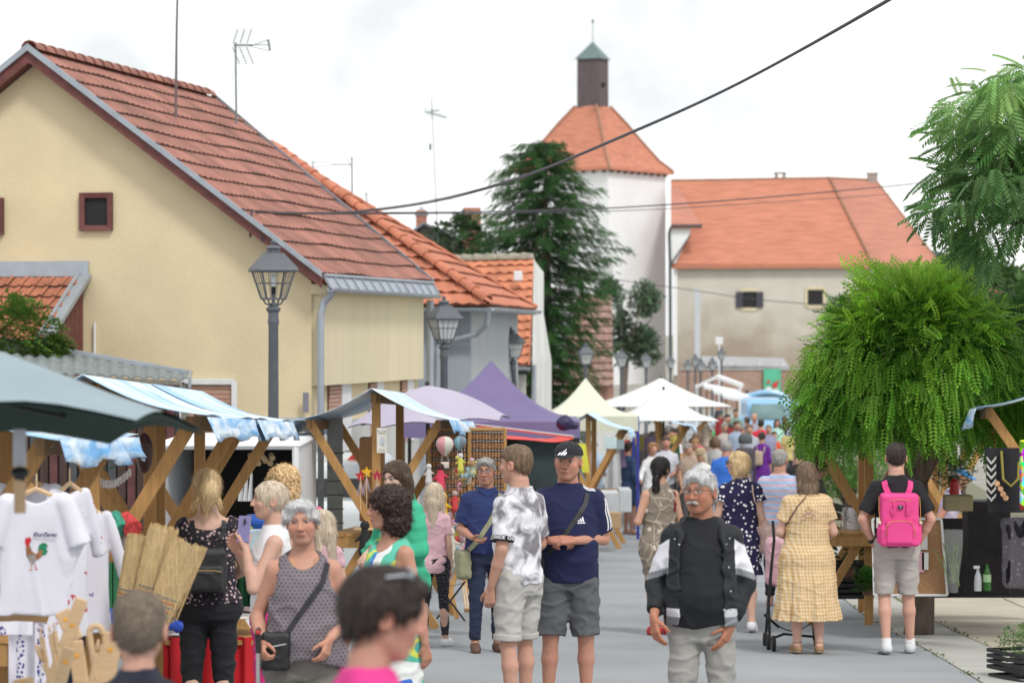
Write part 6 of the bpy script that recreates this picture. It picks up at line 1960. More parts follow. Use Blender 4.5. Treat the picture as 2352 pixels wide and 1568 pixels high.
b=MB();b.tube([Vector((-.03,.20,1.26))*k_,Vector((-.02,.225,1.31))*k_,Vector((.03,.225,1.31))*k_,Vector((.04,.20,1.26))*k_],.007,6);b.obj('handle',m_leather,bp_)
b=MB();b.tube([Vector((-.085,.295,1.115))*k_,Vector((-.05,.312,1.128))*k_,Vector((.01,.318,1.132))*k_,Vector((.07,.312,1.128))*k_,Vector((.105,.295,1.115))*k_],.003,5);b.obj('zip',m_gold,bp_)
# curly dark-haired woman in patterned dress
o=person('laughing woman with curly dark hair in sleeveless blue and green patterned dress',893,15.2,1.61,-50,'f',girth=1.06,tone=(.50,.26,.18),hair='curly',hairm=H_DCURL,hairdisp=.011,hairt=.014,head=(-26,2,0),age=.5,lips=(.55,.12,.12),pose=dict(LE=(.24,.06,1.11),LW=(.235,.10,.87),RE=(-.23,.0,1.11),RW=(-.2,-.14,.92)),ag=1.0,top=dict(mat=pat_retro('retro_dress'),hem=.42,skirt=[(.42,.22,.19),(.62,.205,.17)],sleeve=0,loose=.5,off=.016,neck='sleeveless',name='dress',rip=(7,.010,.9,2.0)),shoes=dict(mat=WHITE_C))
k_=o['H']/1.75
decal(o,[[(-.05+.02,1.42),(.05+.02,1.42),(.045,1.25),(.0,1.16),(-.04,1.25)]],M('white_trim',(.75,.75,.77),.8),o['top'])
glasses(o,m_frame,m_lens,.002,.022,.015,up=(.085,-.060))
# teen in green jacket
o=person('girl with long dark brown hair in mint green jacket looking down at the goods',917,20.4,1.72,-42,'f',girth=.95,tone=(.66,.45,.36),hair='long',hairm=H_BROWN,head=(2,16,0),lips=(.5,.2,.2),brow=(.04,.025,.02),pose=dict(RE=(-.24,-.02,1.12),RW=(-.12,-.24,1.06),LE=(.26,-.02,1.11),LW=(.10,-.24,1.05)),hands=dict(L=dict(d=(-.7,-.6,-.2),n=(-.2,.4,-.7)),R=dict(d=(.5,-.8,-.2),n=(.2,.4,-.7))),top=dict(mat=WHITE_C,hem=.86,sleeve=.6,loose=.5,off=.016),bottom=dict(mat=cloth('denim',()),length=1.93),shoes=dict(mat=WHITE_C))
js=top_shape(o['B'],hem=.80,sleeve=1.55,loose=1.0,off=.034,neck='v',slv_r=.074,cuff=.052,widen=.03)
js.append(((lambda X,Y,Z:np.maximum(np.abs(X)-.085,Y+.02),None,None),.01,'s'))
mesh_shape('jacket',js,cloth('mint_jacket',(.055,.46,.27)),o['t'],.0105,o['H'],fold_noise(.015,8,8,10,5))
# child behind with leggings
o=person('child in pale pink tee and black patterned leggings with white sneakers behind the dress woman',998,25.6,1.46,170,'f',girth=.85,tone=T_PALE,hair='long',hairm=H_BLOND2,hs=1.08,pose=dict(RE=(-.20,.03,1.10),RW=(-.19,-.02,.86),LE=(.22,.05,1.10),LW=(.20,.02,.86),LK=(.10,.02,.5),LA=(.09,.12,.12),RA=(-.10,-.10,.085)),top=dict(mat=cloth('pale_pink',()),hem=.80,sleeve=.6,loose=.6),bottom=dict(mat=pat_floral('leggings',(.015,.015,.02),(.4,.4,.4),60,.18),length=1.9,loose=1.0,cuffr=.042),shoes=dict(mat=WHITE_C,sole=WHITE_C))
# woman in floral shift dress (from behind)
o=person('woman with black low ponytail in taupe floral shift dress walking away',1515,27.2,1.685,194,'f',girth=1.10,tone=(.55,.31,.22),hair='lowtail',hairm=H_BLACK,hairt=.014,head=(-42,-2,0),pose=dict(LE=(.275,.04,1.12),LW=(.20,-.19,1.13),RE=(-.245,.03,1.12),RW=(-.2,-.16,.98),LA=(.075,.13,.11),LK=(.09,-.01,.5),LF=(.1,-1,0),RA=(-.08,-.02,.085)),top=dict(mat=pat_floral('taupe_floral',(.235,.195,.155),(.62,.55,.47),9,.20,(.5,.42,.34),vine=(.42,.35,.27)),hem=.60,skirt=[(.60,.172,.135),(.72,.182,.14)],sleeve=0,loose=.35,off=.014,neck='sleeveless_high',name='dress'),shoes=dict(mat=M('red_shoe',(.55,.02,.03),.5),sole=M('red_shoe'),low=True))
b=MB()
for i in range(6):b.ball(hpt(o,-.022+i*.009,.125,-.070+.004*math.sin(i)),(.005,.004,.006),6)
b.obj('hair_clip',M('pearl',(.8,.76,.6),.3),o['t'])
bag=held(o,'shoulder_bag','dark red shoulder bag strap of the woman in the taupe dress','bag')
strap_obj(o,[(-.135,1.42),(-.13,1.34),(-.125,1.22)],.028,M('dark_red_leather',(.22,.015,.03),.45),bag,side=1)
blob('pouch',[(rbox((-.235,-.05,1.02),(.05,.12,.10),.03),0,'u')],M('dark_red_leather'),bag,.015)
# woman in navy polka dot dress
o=person('woman with blond bob and sunglasses in navy polka dot dress glancing left',1700,27.6,1.74,176,'f',girth=1.12,tone=(.62,.38,.29),hair='bob',hairm=H_BLOND,head=(84,2,0),lips=(.5,.15,.14),pose=dict(LE=(.265,.03,1.11),LW=(.235,-.10,.90),RE=(-.245,.05,1.11),RW=(-.235,.0,.86),LA=(.10,.0,.085),RA=(-.11,.16,.12),RK=(-.10,.03,.5)),top=dict(mat=pat_dots('polka',(.016,.012,.060),(.78,.78,.80),23,.30,.85),hem=.56,skirt=[(.56,.205,.165),(.66,.19,.15)],sleeve=.42,loose=.3,off=.016,name='dress',slv_r=.066,pufl=.022,rip=(8,.012,.9,1.0)),shoes=dict(mat=WHITE_C,sole=WHITE_C))
glasses(o,m_frame,m_lens,.0026,.025,.018)
bag=held(o,'handbag','pale pink handbag hanging beside the polka dot dress','bag')
m_blush=M('blush_leather',(.58,.40,.35),.55,.06,6,.2,120)
strap_obj(o,[(-.115,1.43),(-.12,1.36),(-.17,1.18),(-.205,1.02)],.014,m_blush,bag,side=1)
blob('pouch',[(rbox((-.255,.05,.90),(.085,.16,.13),.04,Matrix.Rotation(.5,3,'Z')),0,'u'),(cone((-.25,.05,1.06),(-.25,.05,1.0),.03,.09),.03,'u')],m_blush,bag,.012,fold_noise(.008,12,12,12,6))
# man in striped shirt
o=person('grey-haired man in blue and pink striped short-sleeved shirt seen from behind',1790,31.8,1.73,176,'m',girth=1.14,belly=.05,tone=(.50,.26,.18),hair='crop',hairm=H_GREY,head=(-20,4,0),pose=dict(RE=(-.27,-.06,1.12),RW=(-.2,-.26,1.10)),res=1.4,top=dict(mat=pat_hstripes('shirt_stripes',[(.62,.63,.70),(.22,.36,.62),(.62,.30,.32),(.25,.40,.66)],.062,.22),hem=.84,sleeve=.75,loose=.6,off=.02,slv_r=.07),bottom=dict(mat=BLACK_C,length=1.93,loose=1.15))
# woman in gingham dress with stroller
o=person('woman in yellow gingham midi dress with brown wavy hair pushing the stroller',1853,24.8,1.66,181,'f',girth=1.34,hips=1.0,sw=1.0,tone=(.62,.38,.30),hair='wavyback',hairm=hairmat('hair_ombre',(.07,.045,.03),(.32,.22,.14)),hairt=.012,head=(4,2,0),ag=1.24,lgg=1.18,pose=dict(RE=(-.285,.0,1.12),RW=(-.20,-.23,1.05),LE=(.285,.0,1.12),LW=(.20,-.22,1.06),LA=(.09,.02,.10),RA=(-.11,.04,.10)),top=dict(mat=pat_gingham('gingham',(.70,.56,.37),(.55,.33,.12),.030),hem=.315,skirt=[(.315,.300,.25),(.5,.272,.225),(.66,.262,.21)],sleeve=.62,loose=.35,off=.016,neck='crew',name='dress',rip=(11,.017,.95,.4),slv_r=.070,folds=.006,p=2.1),shoes=dict(mat=M('tan_sandal',(.33,.19,.10),.6),sole=M('rope_sole',(.45,.36,.24),.9),grow=.006,low=True))
k_=o['H']/1.75
dr=Drape(o['top'])
V=[];pan=[(0,1.40),(.05,1.30),(.085,1.215),(-.085,1.215),(-.05,1.30)]
for(x,z)in pan:
 p,n=dr.hit(x*k_,z*k_,1);V.append(p+V3(0,.004,0))
add_mesh('bare_back',V,[tuple(range(5))],M('skin_panel',(.62,.38,.30),.55,.04),o['top'])
b=MB()
for i in range(3):
 z=1.235+i*.045;w=.075-i*.02
 for s in(-1,1):
  p,_=dr.hit(s*w*k_,z*k_,1);q,_=dr.hit(-s*(w-.02)*k_,(z+.045)*k_,1)
  b.tube([p+V3(0,.008,0),(p+q)/2+V3(0,.012,0),q+V3(0,.008,0)],.0025,5)
b.obj('back_lacing',cloth('gingham_tie',(.5,.34,.2)),o['top'])
bag=held(o,'crossbody_bag','thin brown crossbody strap bag on the gingham dress','bag')
strap_obj(o,[(.02,1.45),(.10,1.36),(.17,1.24),(.215,1.14)][::1],.010,M('brown_strap',(.10,.04,.03),.5),bag,side=1)
for q in 'RL':
 A=o['B'].J[q+'A']*k_;b=MB();b.tube([Vector(A)+Vector((.036*math.cos(a),.03*math.sin(a)+.005,.01))for a in np.linspace(0,2*PI,13)],.006,5);b.obj('ankle_strap',M('tan_sandal'),o['t'])
 # man with pink backpack
o=person('man in black tee and pale grey shorts walking away with hands in pockets',2058,24.8,1.82,180,'m',girth=1.0,sw=1.03,tone=(.58,.33,.25),hair='crop',hairm=H_DARK,head=(-4,2,0),hairt=.011,pose=dict(LE=(.335,.05,1.13),LW=(.215,.0,.935),RE=(-.335,.04,1.13),RW=(-.22,-.03,.93),LK=(.10,-.0,.5),LA=(.095,.10,.10),RK=(-.105,-.02,.5),RA=(-.125,-.05,.085)),hands=dict(L=dict(d=(-.25,-.4,-1),n=(-1,0,0),curl=.3),R=dict(d=(.3,-.4,-1),n=(1,0,0),curl=.3)),top=dict(mat=cloth('black_tee',(.013,.013,.016)),hem=.90,sleeve=.78,loose=.4,off=.015,slv_r=.068),bottom=dict(mat=cloth('pale_short',(.43,.40,.38)),length=.99,loose=1.26,name='shorts',folds=.007),shoes=dict(mat=cloth('white_sneaker',(.62,.64,.66)),sole=cloth('grey_sole',(.30,.30,.30))))
k_=o['H']/1.75
for q,c in(('R',WHITE_C),('L',WHITE_C)):
 A=o['B'].J[q+'A']*k_;b=MB();b.tube([Vector(A)+Vector((0,.0,-.02)),Vector(A)+Vector((0,-.004,.045))],[.046,.043],12);b.obj('sock',c,o['t'])
b=MB();W=o['B'].J['LW']*k_;E_=o['B'].J['LE']*k_;dv=nz(W-E_)
b.tube([W-dv*.035,W-dv*.005],.036,12);b.obj('wrist_watch',m_leather,o['t'])
m_pink=M('pink_canvas',(.78,.06,.27),.65,.05,5,.3,200)
bk=held(o,'pink_backpack','bright pink backpack with gold zips on the man in black','backpack')
pk=blob('pack',[(rbox((0,.195*k_,1.15*k_),(.165,.075,.215),.035),0,'u'),(rbox((0,.215*k_,1.0*k_),(.172,.075,.085),.03),.02,'u')],m_pink,bk,.010,fold_noise(.003,10,10,10,4))
pf=blob('front_pocket',[(rbox((.01,.282*k_,1.035*k_),(.115,.022,.100),.02),0,'u')],m_pink,bk,.008)
for s in(-1,1):
 blob('side_pocket',[(rbox((s*.168,.20*k_,1.03*k_),(.022,.05,.095),.018),0,'u')],m_pink,bk,.010)
 b=MB();b.box((s*.178,.235*k_,1.115*k_),(.028,.06,.022),bev=.004);b.obj('pocket_trim',M('cream_trim',(.65,.62,.48),.8),bk)
 strap_obj(o,[(s*.105,1.445),(s*.10,1.40),(s*.07,1.33),(s*.045,1.27)],.048,m_pink,bk,side=1,th=.012,objs=[o['top'],o['body']])
 b=MB();b.tube([Vector((s*.055,.285,1.18))*k_,Vector((s*.055,.285,1.27))*k_,Vector((s*.045,.25,1.325))*k_,Vector((s*.0,.24,1.345))*k_],.007,6);b.obj('handle',m_pink,bk)
 b=MB();b.box(Vector((s*.060,.279,1.205))*k_,(.04,.006,.045),bev=.003);b.obj('handle_patch',m_pink,bk)
 for dx in(-.01,.01):
  b=MB();b.ball(Vector((s*.060+dx,.284,1.215))*k_,(.004,.003,.004),6);b.obj('rivet',m_chrome,bk)
 b=MB();b.tube([Vector((s*.168,.2,1.33))*k_,Vector((s*.172,.23,1.22))*k_,Vector((s*.165,.26,1.10))*k_],.003,5);b.obj('zip',m_gold,bk)
b=MB();b.box(Vector((.0,.278,1.245))*k_,(.046,.006,.034),bev=.002);b.obj('brand_patch',M('patch_navy',(.02,.03,.05),.6),bk)
b=MB()
for(x,z,w)in((0,1.252,.022),(0,1.240,.010)):b.box(Vector((x,.2815,z))*k_,(w,.001,.003))
b.obj('patch_lettering',m_print,bk)
b=MB();b.tube([Vector((-.115,.30,.99))*k_,Vector((-.110,.308,1.09))*k_,Vector((-.075,.309,1.128))*k_,Vector((.0,.310,1.136))*k_,Vector((.075,.309,1.13))*k_,Vector((.118,.308,1.09))*k_,Vector((.125,.30,1.0))*k_],.0035,5);b.obj('zip',m_gold,bk)
b=MB();b.tube([Vector((-.09,.27,1.295))*k_,Vector((.0,.275,1.31))*k_,Vector((.09,.27,1.295))*k_],.0025,5);b.obj('zip',m_gold,bk)
b=MB();b.tube([Vector((.178,.22,1.07))*k_,Vector((.178,.22,1.155))*k_],.016,8);tag(b.obj('bottle',WHITE_C),None);
_bt=COL.objects['bottle']if 'bottle' in COL.objects else None
if _bt:_bt.parent=bk;_bt.matrix_parent_inverse=Matrix.Identity(4);KIDS.setdefault(bk.name,[]).append(_bt)
# boy and woman close to the camera
o=person('small boy with cropped light brown hair in the near left foreground',320,8.5,1.41,176,'m',girth=.86,tone=(.56,.32,.24),hair='crop',hairm=H_BOY,hairt=.007,hs=1.14,head=(6,0,0),sw=.9,top=dict(mat=cloth('dark_tee',(.02,.022,.04)),hem=.82,sleeve=.7,loose=.6),bottom=dict(mat=cloth('denim',()),length=1.9))
o=person('dark-haired woman in pink top with sunglasses on her head in the near foreground',860,6.8,1.575,118,'f',girth=1.05,tone=(.52,.27,.20),hair='pixie',hairm=H_DARK,hairt=.021,head=(-14,12,0),lips=(.5,.12,.12),top=dict(mat=cloth('fuchsia_top',(.72,.05,.27)),hem=.84,sleeve=.5,loose=.5,neck='v'),bottom=dict(mat=BLACK_C,length=1.9))
glasses(o,M('clear_frame',(.45,.5,.55),.2),M('grey_blue_lens',(.12,.15,.19),.08,.05,alpha=.9),.0028,.026,.019,up=(.098,-.045))
# people working in the stalls
person('balding man in grey tee bending over the stall under the wooden frame',170,20.5,1.75,62,'m',tone=(.36,.16,.11),hair='balding',hairm=H_GREY,head=(0,62,0),lean=(0,-.52),top=dict(mat=cloth('slate_tee',(.10,.12,.15)),hem=.86),bottom=dict(mat=cloth('denim',()),length=1.9),lz=-.28)
person('woman with auburn hair and glasses in olive top reaching right across the table',1868,29.8,1.70,74,'f',tone=(.50,.27,.2),hair='lowtail',hairm=H_AUB,hairt=.016,head=(6,10,0),lean=(0,-.10),pose=dict(RE=(-.25,-.20,1.22),RW=(-.19,-.44,1.17),LE=(.25,-.1,1.12),LW=(.2,-.3,1.05)),top=dict(mat=cloth('olive',(.085,.09,.065)),hem=.84,sleeve=1.8,loose=.5,cuff=.035),bottom=dict(mat=BLACK_C,length=1.9),res=1.3)
o=person('stallholder in bright blue cap bending behind the plants',2165,33.5,1.66,80,'m',tone=(.50,.24,.17),hair='crop',hairm=H_GREY,head=(0,26,0),lean=(0,-.3),lz=-.12,top=dict(mat=cloth('lilac_shirt',(.5,.45,.6)),hem=.84),bottom=dict(mat=BLACK_C,length=1.9),res=1.5)
B=o['B']
headspace_mesh('cap',[(ell((0,.012,.030),(.092,.112,.085)),0,'u'),(ell((0,-.11,.035),(.07,.08,.012)),.01,'u'),((lambda X,Y,Z:-(Z-.015),None,None),.004,'i')],B,cloth('sky_cap',(.03,.28,.75)),o['t'],.008,o['H'])
# the crowd further up the street
CR=random.Random(21)
def solve(vt,dg,H):
 best=None
 for i in range(61):
  d=dg*(.75+.5*i/60)
  imp=PZ(vt,d)-g(d)
  e=abs(imp-H)+.12*abs(d-dg)/dg
  if best is None or e<best[0]:best=(e,d,imp)
 return best[1],best[2]
NECKS=('crew','crew','polo','v')
def walker(label,u,vt,dg,H,rz,sex,hair,hm,topc,botc,kind='trousers',tone=T_MID,sleeve=.6,girth=1.05,head=(0,0,0),pose=None,mat=None,**kw):
 d,imp=solve(vt,dg,H)
 Hn=min(max(imp,H*.95),H*1.05)
 lz=max(-.35,min(.35,imp-Hn))
 key='w_%02d%02d%02d'%tuple(int(c*99)for c in topc)
 tm=mat or cloth('top_'+key,topc)
 bm=cloth('bot_%02d%02d%02d'%tuple(int(c*99)for c in botc),botc)
 args=dict(sex=sex,girth=girth,tone=tone,hair=hair,hairm=hm,head=head,pose=pose,lz=lz,res=1.6 if d<48 else(2.1 if d<75 else 3.0),group='people strolling up the market street')
 args.update(kw)
 if kind=='dress':tp=dict(mat=tm,hem=.55,skirt=[(.55,.20,.16)],sleeve=sleeve,name='dress',loose=.4)
 else:tp=dict(mat=tm,hem=.84,sleeve=sleeve,loose=.6,neck='crew')
 o=person(label,u,d,Hn,rz,top=tp,bottom=None if kind=='dress' else dict(mat=bm,length=(.95 if kind=='shorts' else 1.93),name=kind,loose=1.2),**args)
 return o
ST=dict(LK=(.10,-.06,.5),LA=(.10,-.12,.085),RA=(-.10,.14,.11),RE=(-.24,-.03,1.12),RW=(-.22,-.16,.92),LE=(.24,.08,1.12),LW=(.24,.06,.87))
FW=dict(RE=(-.25,-.02,1.12),RW=(-.14,-.22,1.05),LE=(.25,-.02,1.12),LW=(.12,-.22,1.06))
LB=(.52,.60,.70)
walker('grey balding man in light blue shirt with his back turned near the green tent',1360,1004,40,1.76,188,'m','balding',H_SILVER,(.42,.54,.68),(.1,.1,.12),sleeve=.95,girth=1.15,pose=FW)
walker('dark-haired woman in navy coat standing by the blue tent pole',1446,1015,43,1.68,120,'f','pixie',H_DARK,(.03,.06,.14),(.01,.01,.012),kind='dress',sleeve=1.8)
walker('ginger-haired woman in white long-sleeved top with arm outstretched',1498,1017,41,1.66,30,'f','pixie',H_GING,(.78,.78,.8),(.6,.6,.62),sleeve=1.8,pose=dict(RE=(-.33,-.03,1.14),RW=(-.42,-.2,1.04),LE=(.25,0,1.12),LW=(.2,-.2,1.0)))
walker('man in striped tee and open yellow waistcoat facing the camera',1530,1003,44,1.75,0,'m','crop',H_BROWN,(.6,.6,.64),(.1,.1,.12),mat=pat_hstripes('fine_stripes',[(.66,.67,.70),(.30,.34,.42)],.03,.35),girth=1.12,tone=T_RED,pose=FW)
walker('dark-haired man in white tee turned to the clothes stall',1548,984,56,1.80,-60,'m','crop',H_DARK,(.75,.75,.77),(.05,.05,.07))
walker('short grey-haired woman in beige patterned blouse with black bag',1580,1019,43,1.62,40,'f','pixie',H_GREY,(.34,.26,.2),(.08,.07,.07),girth=1.15)
walker('ginger woman half hidden behind the beige blouse',1594,1008,49,1.64,20,'f','curly',H_GING,(.55,.38,.3),(.2,.2,.2))
o=walker('woman in straw hat and white flowered blouse looking down',1612,1030,40,1.58,-30,'f','long',H_BLOND2,(.7,.7,.68),(.35,.45,.42),mat=pat_floral('white_floral',(.72,.72,.71),(.55,.25,.28),24,.16),head=(-10,18,0),pose=dict(RE=(-.33,.0,1.12),RW=(-.42,-.12,.92)))
headspace_mesh('straw_hat',[(ell((0,.01,.075),(.085,.10,.055)),0,'u'),(ell((0,.01,.045),(.125,.14,.012)),.012,'u')],o['B'],M('straw',(.42,.33,.20),.9,.2,40,.5,200),o['t'],.009,o['H'])
walker('heavy man in royal blue polo seen from behind',1668,1013,38,1.74,175,'m','balding',H_GREY,(.04,.17,.62),(.05,.05,.08),girth=1.28,tone=T_RED,sleeve=.8)
walker('woman in magenta top with white bag strap seen from behind',1610,974,60,1.66,190,'f','bob',H_MID,(.30,.01,.19),(.05,.05,.06),girth=1.15,sleeve=.9)
walker('white-haired woman in bright green dress beside the magenta top',1644,967,62,1.68,210,'f','pixie',H_SILVER,(.03,.42,.14),(.03,.42,.14),kind='dress')
walker('man in red tee seen from behind in mid street',1748,964,60,1.76,172,'m','crop',H_DARK,(.72,.03,.06),(.12,.12,.14),girth=1.18)
o=walker('woman with dark bun in purple dress carrying a beige backpack',1750,992,50,1.64,160,'f','bun',H_DARK,(.13,.02,.25),(.1,.02,.2),kind='dress',sleeve=1.3)
bk2=held(o,'beige_backpack','small beige backpack on the woman in the purple dress','backpack');blob('pack',[(rbox((.06,.20,1.13),(.13,.06,.16),.05),0,'u')],M('beige_leather',(.48,.37,.28),.6),bk2,.02)
for s in(-1,1):strap_obj(o,[(s*.09,1.42),(s*.08,1.34),(s*.06,1.25)],.025,M('beige_leather'),bk2,side=1)
walker('child in orange tee and pale shorts walking towards the camera',1778,992,58,1.30,5,'m','crop',H_BROWN,(.72,.10,.03),(.5,.5,.55),kind='shorts',girth=.9,hs=1.15)
walker('woman in mint tee and grey trousers walking towards the camera',1785,962,66,1.66,0,'f','long',H_DARK,(.42,.68,.62),(.16,.16,.17),pose=ST)
walker('man in grey tee and grey shorts walking away beside the blue van',1828,944,74,1.80,180,'m','balding',H_GREY,(.27,.27,.30),(.16,.16,.17),kind='shorts')
walker('long-haired brunette in black behind the mint tee',1803,955,72,1.68,178,'f','long',H_BROWN,(.03,.03,.03),(.03,.03,.03))
walker('bald man walking towards the camera in front of the van headlight',1733,950,73,1.80,0,'m','balding',H_GREY,(.35,.33,.42),(.1,.1,.1))
walker('child in yellow tee beside the stroller',1706,984,59,1.34,0,'f','long',H_MID,(.70,.60,.08),(.4,.4,.4),kind='shorts',hs=1.12,girth=.9)
walker('man in pale blue shirt and dark trousers left of the yellow tee',1692,967,62,1.76,20,'m','crop',H_BROWN,(.36,.44,.58),(.05,.05,.1),pose=ST)
walker('man in black tee close to the awning stalls',1671,952,72,1.76,30,'m','crop',H_DARK,(.02,.02,.025),(.15,.15,.15))
walker('woman in pale pink tee at the right row of stalls',1838,992,46,1.68,60,'f','long',H_MID,(.66,.36,.36),(.1,.1,.12),girth=1.12,head=(0,10,0),pose=FW)
walker('person in pink striped top stooping at the right stalls',1862,1008,42,1.60,80,'f','bun',H_BROWN,(.64,.38,.37),(.1,.1,.12),girth=1.2,lean=(0,-.3),pose=FW)
walker('person in black top with back turned beside the striped shirt',1832,1032,37,1.60,150,'m','crop',H_BLACK,(.012,.012,.015),(.02,.02,.02),girth=1.2,lean=(0,-.25))
walker('man in white tee leaning on the blue van',1716,897,118,1.78,150,'m','crop',H_DARK,(.75,.72,.72),(.05,.07,.16))
walker('boy in blue tee near the brick wall',1808,899,122,1.40,180,'m','crop',H_DARK,(.03,.14,.55),(.1,.1,.1),kind='shorts')
walker('woman in grey dress between the umbrellas and the van',1655,952,78,1.66,10,'f','bob',H_MID,(.4,.36,.36),(.1,.1,.1),kind='dress')
walker('person in dark jacket under the far end of the white umbrella',1650,925,92,1.72,90,'m','crop',H_DARK,(.04,.04,.05),(.05,.05,.06))
walker('woman in cream top just left of the green dress',1628,985,64,1.60,60,'f','bob',H_MID,(.55,.42,.36),(.3,.1,.1))
walker('man in checked grey shirt right of the pale blue shirt',1722,975,66,1.74,-10,'m','crop',H_MID,(.42,.44,.5),(.2,.2,.24))
for i,(u,v,d_,c,lab)in enumerate(((1664,972,66,(.5,.45,.4),'bald man in beige tee left of the pale blue shirt'),(1716,958,80,(.12,.12,.14),'woman in dark tee near the van bonnet'),(1600,992,52,(.55,.12,.14),'woman in coral tee under the umbrella edge'),(1690,940,88,(.2,.3,.25),'man in dull green tee right of the awning stalls'),(1765,975,70,(.3,.3,.45),'woman in dusty blue tee between red and mint tees'),(1480,1004,50,(.12,.1,.1),'man in dark brown tee at the clothes stall'),(1642,1002,48,(.5,.5,.5),'grey-clad woman just left of the royal blue polo'),(1815,972,62,(.6,.5,.2),'woman in mustard tee beside the right stalls'))):
 walker(lab,u,v,d_,1.68+.02*(i%4),(20,200,150,10,0,80,170,190)[i],'fm'[i%2],('pixie','crop','bob','crop')[i%4],(H_GREY,H_BROWN,H_MID,H_DARK)[i%4],c,(.1,.1,.12))
walker('stallholder in pink top under the white umbrella',1568,978,58,1.64,70,'f','bob',H_DARK,(.5,.25,.28),(.1,.1,.1))
walker('stallholder in dark top behind the clothes rail',1530,990,60,1.70,80,'m','crop',H_DARK,(.06,.05,.06),(.05,.05,.05))
# GREENERY
def leafmat(name,tr=.35,rough=.55):
 if name in MATS:return MATS[name]
 m,t,b=nodes_of(name);b.inputs['Roughness'].default_value=rough;b.inputs['Specular IOR Level'].default_value=.3
 a=t.nodes.new('ShaderNodeVertexColor');a.layer_name='Col'
 tl=t.nodes.new('ShaderNodeBsdfTranslucent');mx=t.nodes.new('ShaderNodeMixShader');mx.inputs[0].default_value=tr
 t.links.new(a.outputs['Color'],b.inputs['Base Color']);t.links.new(a.outputs['Color'],tl.inputs['Color'])
 t.links.new(b.outputs[0],mx.inputs[1]);t.links.new(tl.outputs[0],mx.inputs[2])
 t.links.new(mx.outputs[0],[n for n in t.nodes if n.type=='OUTPUT_MATERIAL'][0].inputs['Surface'])
 MATS[name]=m
 return m
LEAF=leafmat('leaf')
def leafq(p,d,s,L_,w):
 p,d,s=V3(*p),V3(*d),V3(*s)
 return[p,p+d*L_*.5+s*w/2,p+d*L_,p+d*L_*.5-s*w/2]
def t_frond(n=7,L_=.20,ll=.044,w=.024,droop=.3):
 V=[]
 for i in range(n):
  y=L_*(i+.6)/n;z=-droop*L_*(y/L_)**2;k=1-.25*abs(i/n-.4)
  for s in(-1,1):V+=leafq((0,y,z),nz(V3(s,.45,-.25)),(0,1,0),ll*k,w)
 V+=leafq((0,L_,-droop*L_),(0,1,-.3),(1,0,0),ll,w)
 return np.array(V)
def t_bipinnate(n=8,L_=.27):
 V=[]
 for i in range(n):
  y=L_*(i+.7)/n;z=-.35*L_*(y/L_)**2
  for s in(-1,1):
   pl=.115*(1.1-.8*abs(i/n-.45));d=nz(V3(s*.8,.75,-.45))
   V+=leafq(V3(0,y,z),d,nz(V3(-d[1]*s,d[0]*s,.2)),pl,.026)
 return np.array(V)
def t_leaf(L_=.08,w=.05):
 V=[]
 for a in(0,2.1,4.2):V+=leafq((0,0,0),nz(V3(math.cos(a),math.sin(a),.35)),nz(V3(-math.sin(a),math.cos(a),.2)),L_,w)
 return np.array(V)
def t_sprig(L_=.34):
 V=[]
 for i in range(9):
  y=L_*i/9
  for s in(-1,1):V+=leafq((0,y,-.25*y),nz(V3(s*.8,.8,-.35)),(0,0,1)if i%2 else(0,1,0),.10*(1.1-i/12),.028)
 return np.array(V)
def scatter(name,T,P_,D,mat,parent,col,sc=None,seed=1,cv=.25,kind='stuff'):
 """leaf template T (quads) set at P_, its y axis along D"""
 rg=np.random.default_rng(seed);n=len(P_)
 P_=np.asarray(P_,float);D=np.asarray(D,float);D/=np.linalg.norm(D,axis=1)[:,None]+1e-9
 up=np.tile(V3(0,0,1),(n,1))+rg.normal(0,.35,(n,3))
 X=np.cross(D,up);X/=np.linalg.norm(X,axis=1)[:,None]+1e-9
 Z=np.cross(X,D)
 s=(np.ones(n)if sc is None else np.asarray(sc))*rg.uniform(.75,1.2,n)
 V=P_[:,None,:]+s[:,None,None]*(T[None,:,0:1]*X[:,None,:]+T[None,:,1:2]*D[:,None,:]+T[None,:,2:3]*Z[:,None,:])
 k=len(T)
 c=np.asarray(col,float)
 c=(c if c.ndim==2 else np.tile(c,(n,1)))*rg.uniform(1-cv,1+cv,(n,1))*(1+rg.normal(0,.06,(n,3)))
 C=np.repeat(np.clip(c,.003,1),k,0)
 Q=np.arange(n*k,dtype=np.int32).reshape(-1,4)
 o=add_mesh(name,V.reshape(-1,3),Q,mat,parent,False,C)
 if kind:o['kind']=kind
 return o
def ballpts(n,c,r,seed,shell=.55,flat=None):
 rg=np.random.default_rng(seed)
 v=rg.normal(0,1,(n,3));v/=np.linalg.norm(v,axis=1)[:,None]
 rad=rg.uniform(shell**3,1,n)**(1/3)
 bump=1+.16*np.sin(v[:,0]*5+seed)*np.cos(v[:,1]*4+seed*2)+.10*np.sin(v[:,2]*9+v[:,0]*7)
 P_=np.array(c)+v*(rad*bump)[:,None]*np.array(r)
 return P_,v
m_bark=M('bark',(.13,.10,.08),.95,.3,12,.9,40,stretch=(1,1,.25))
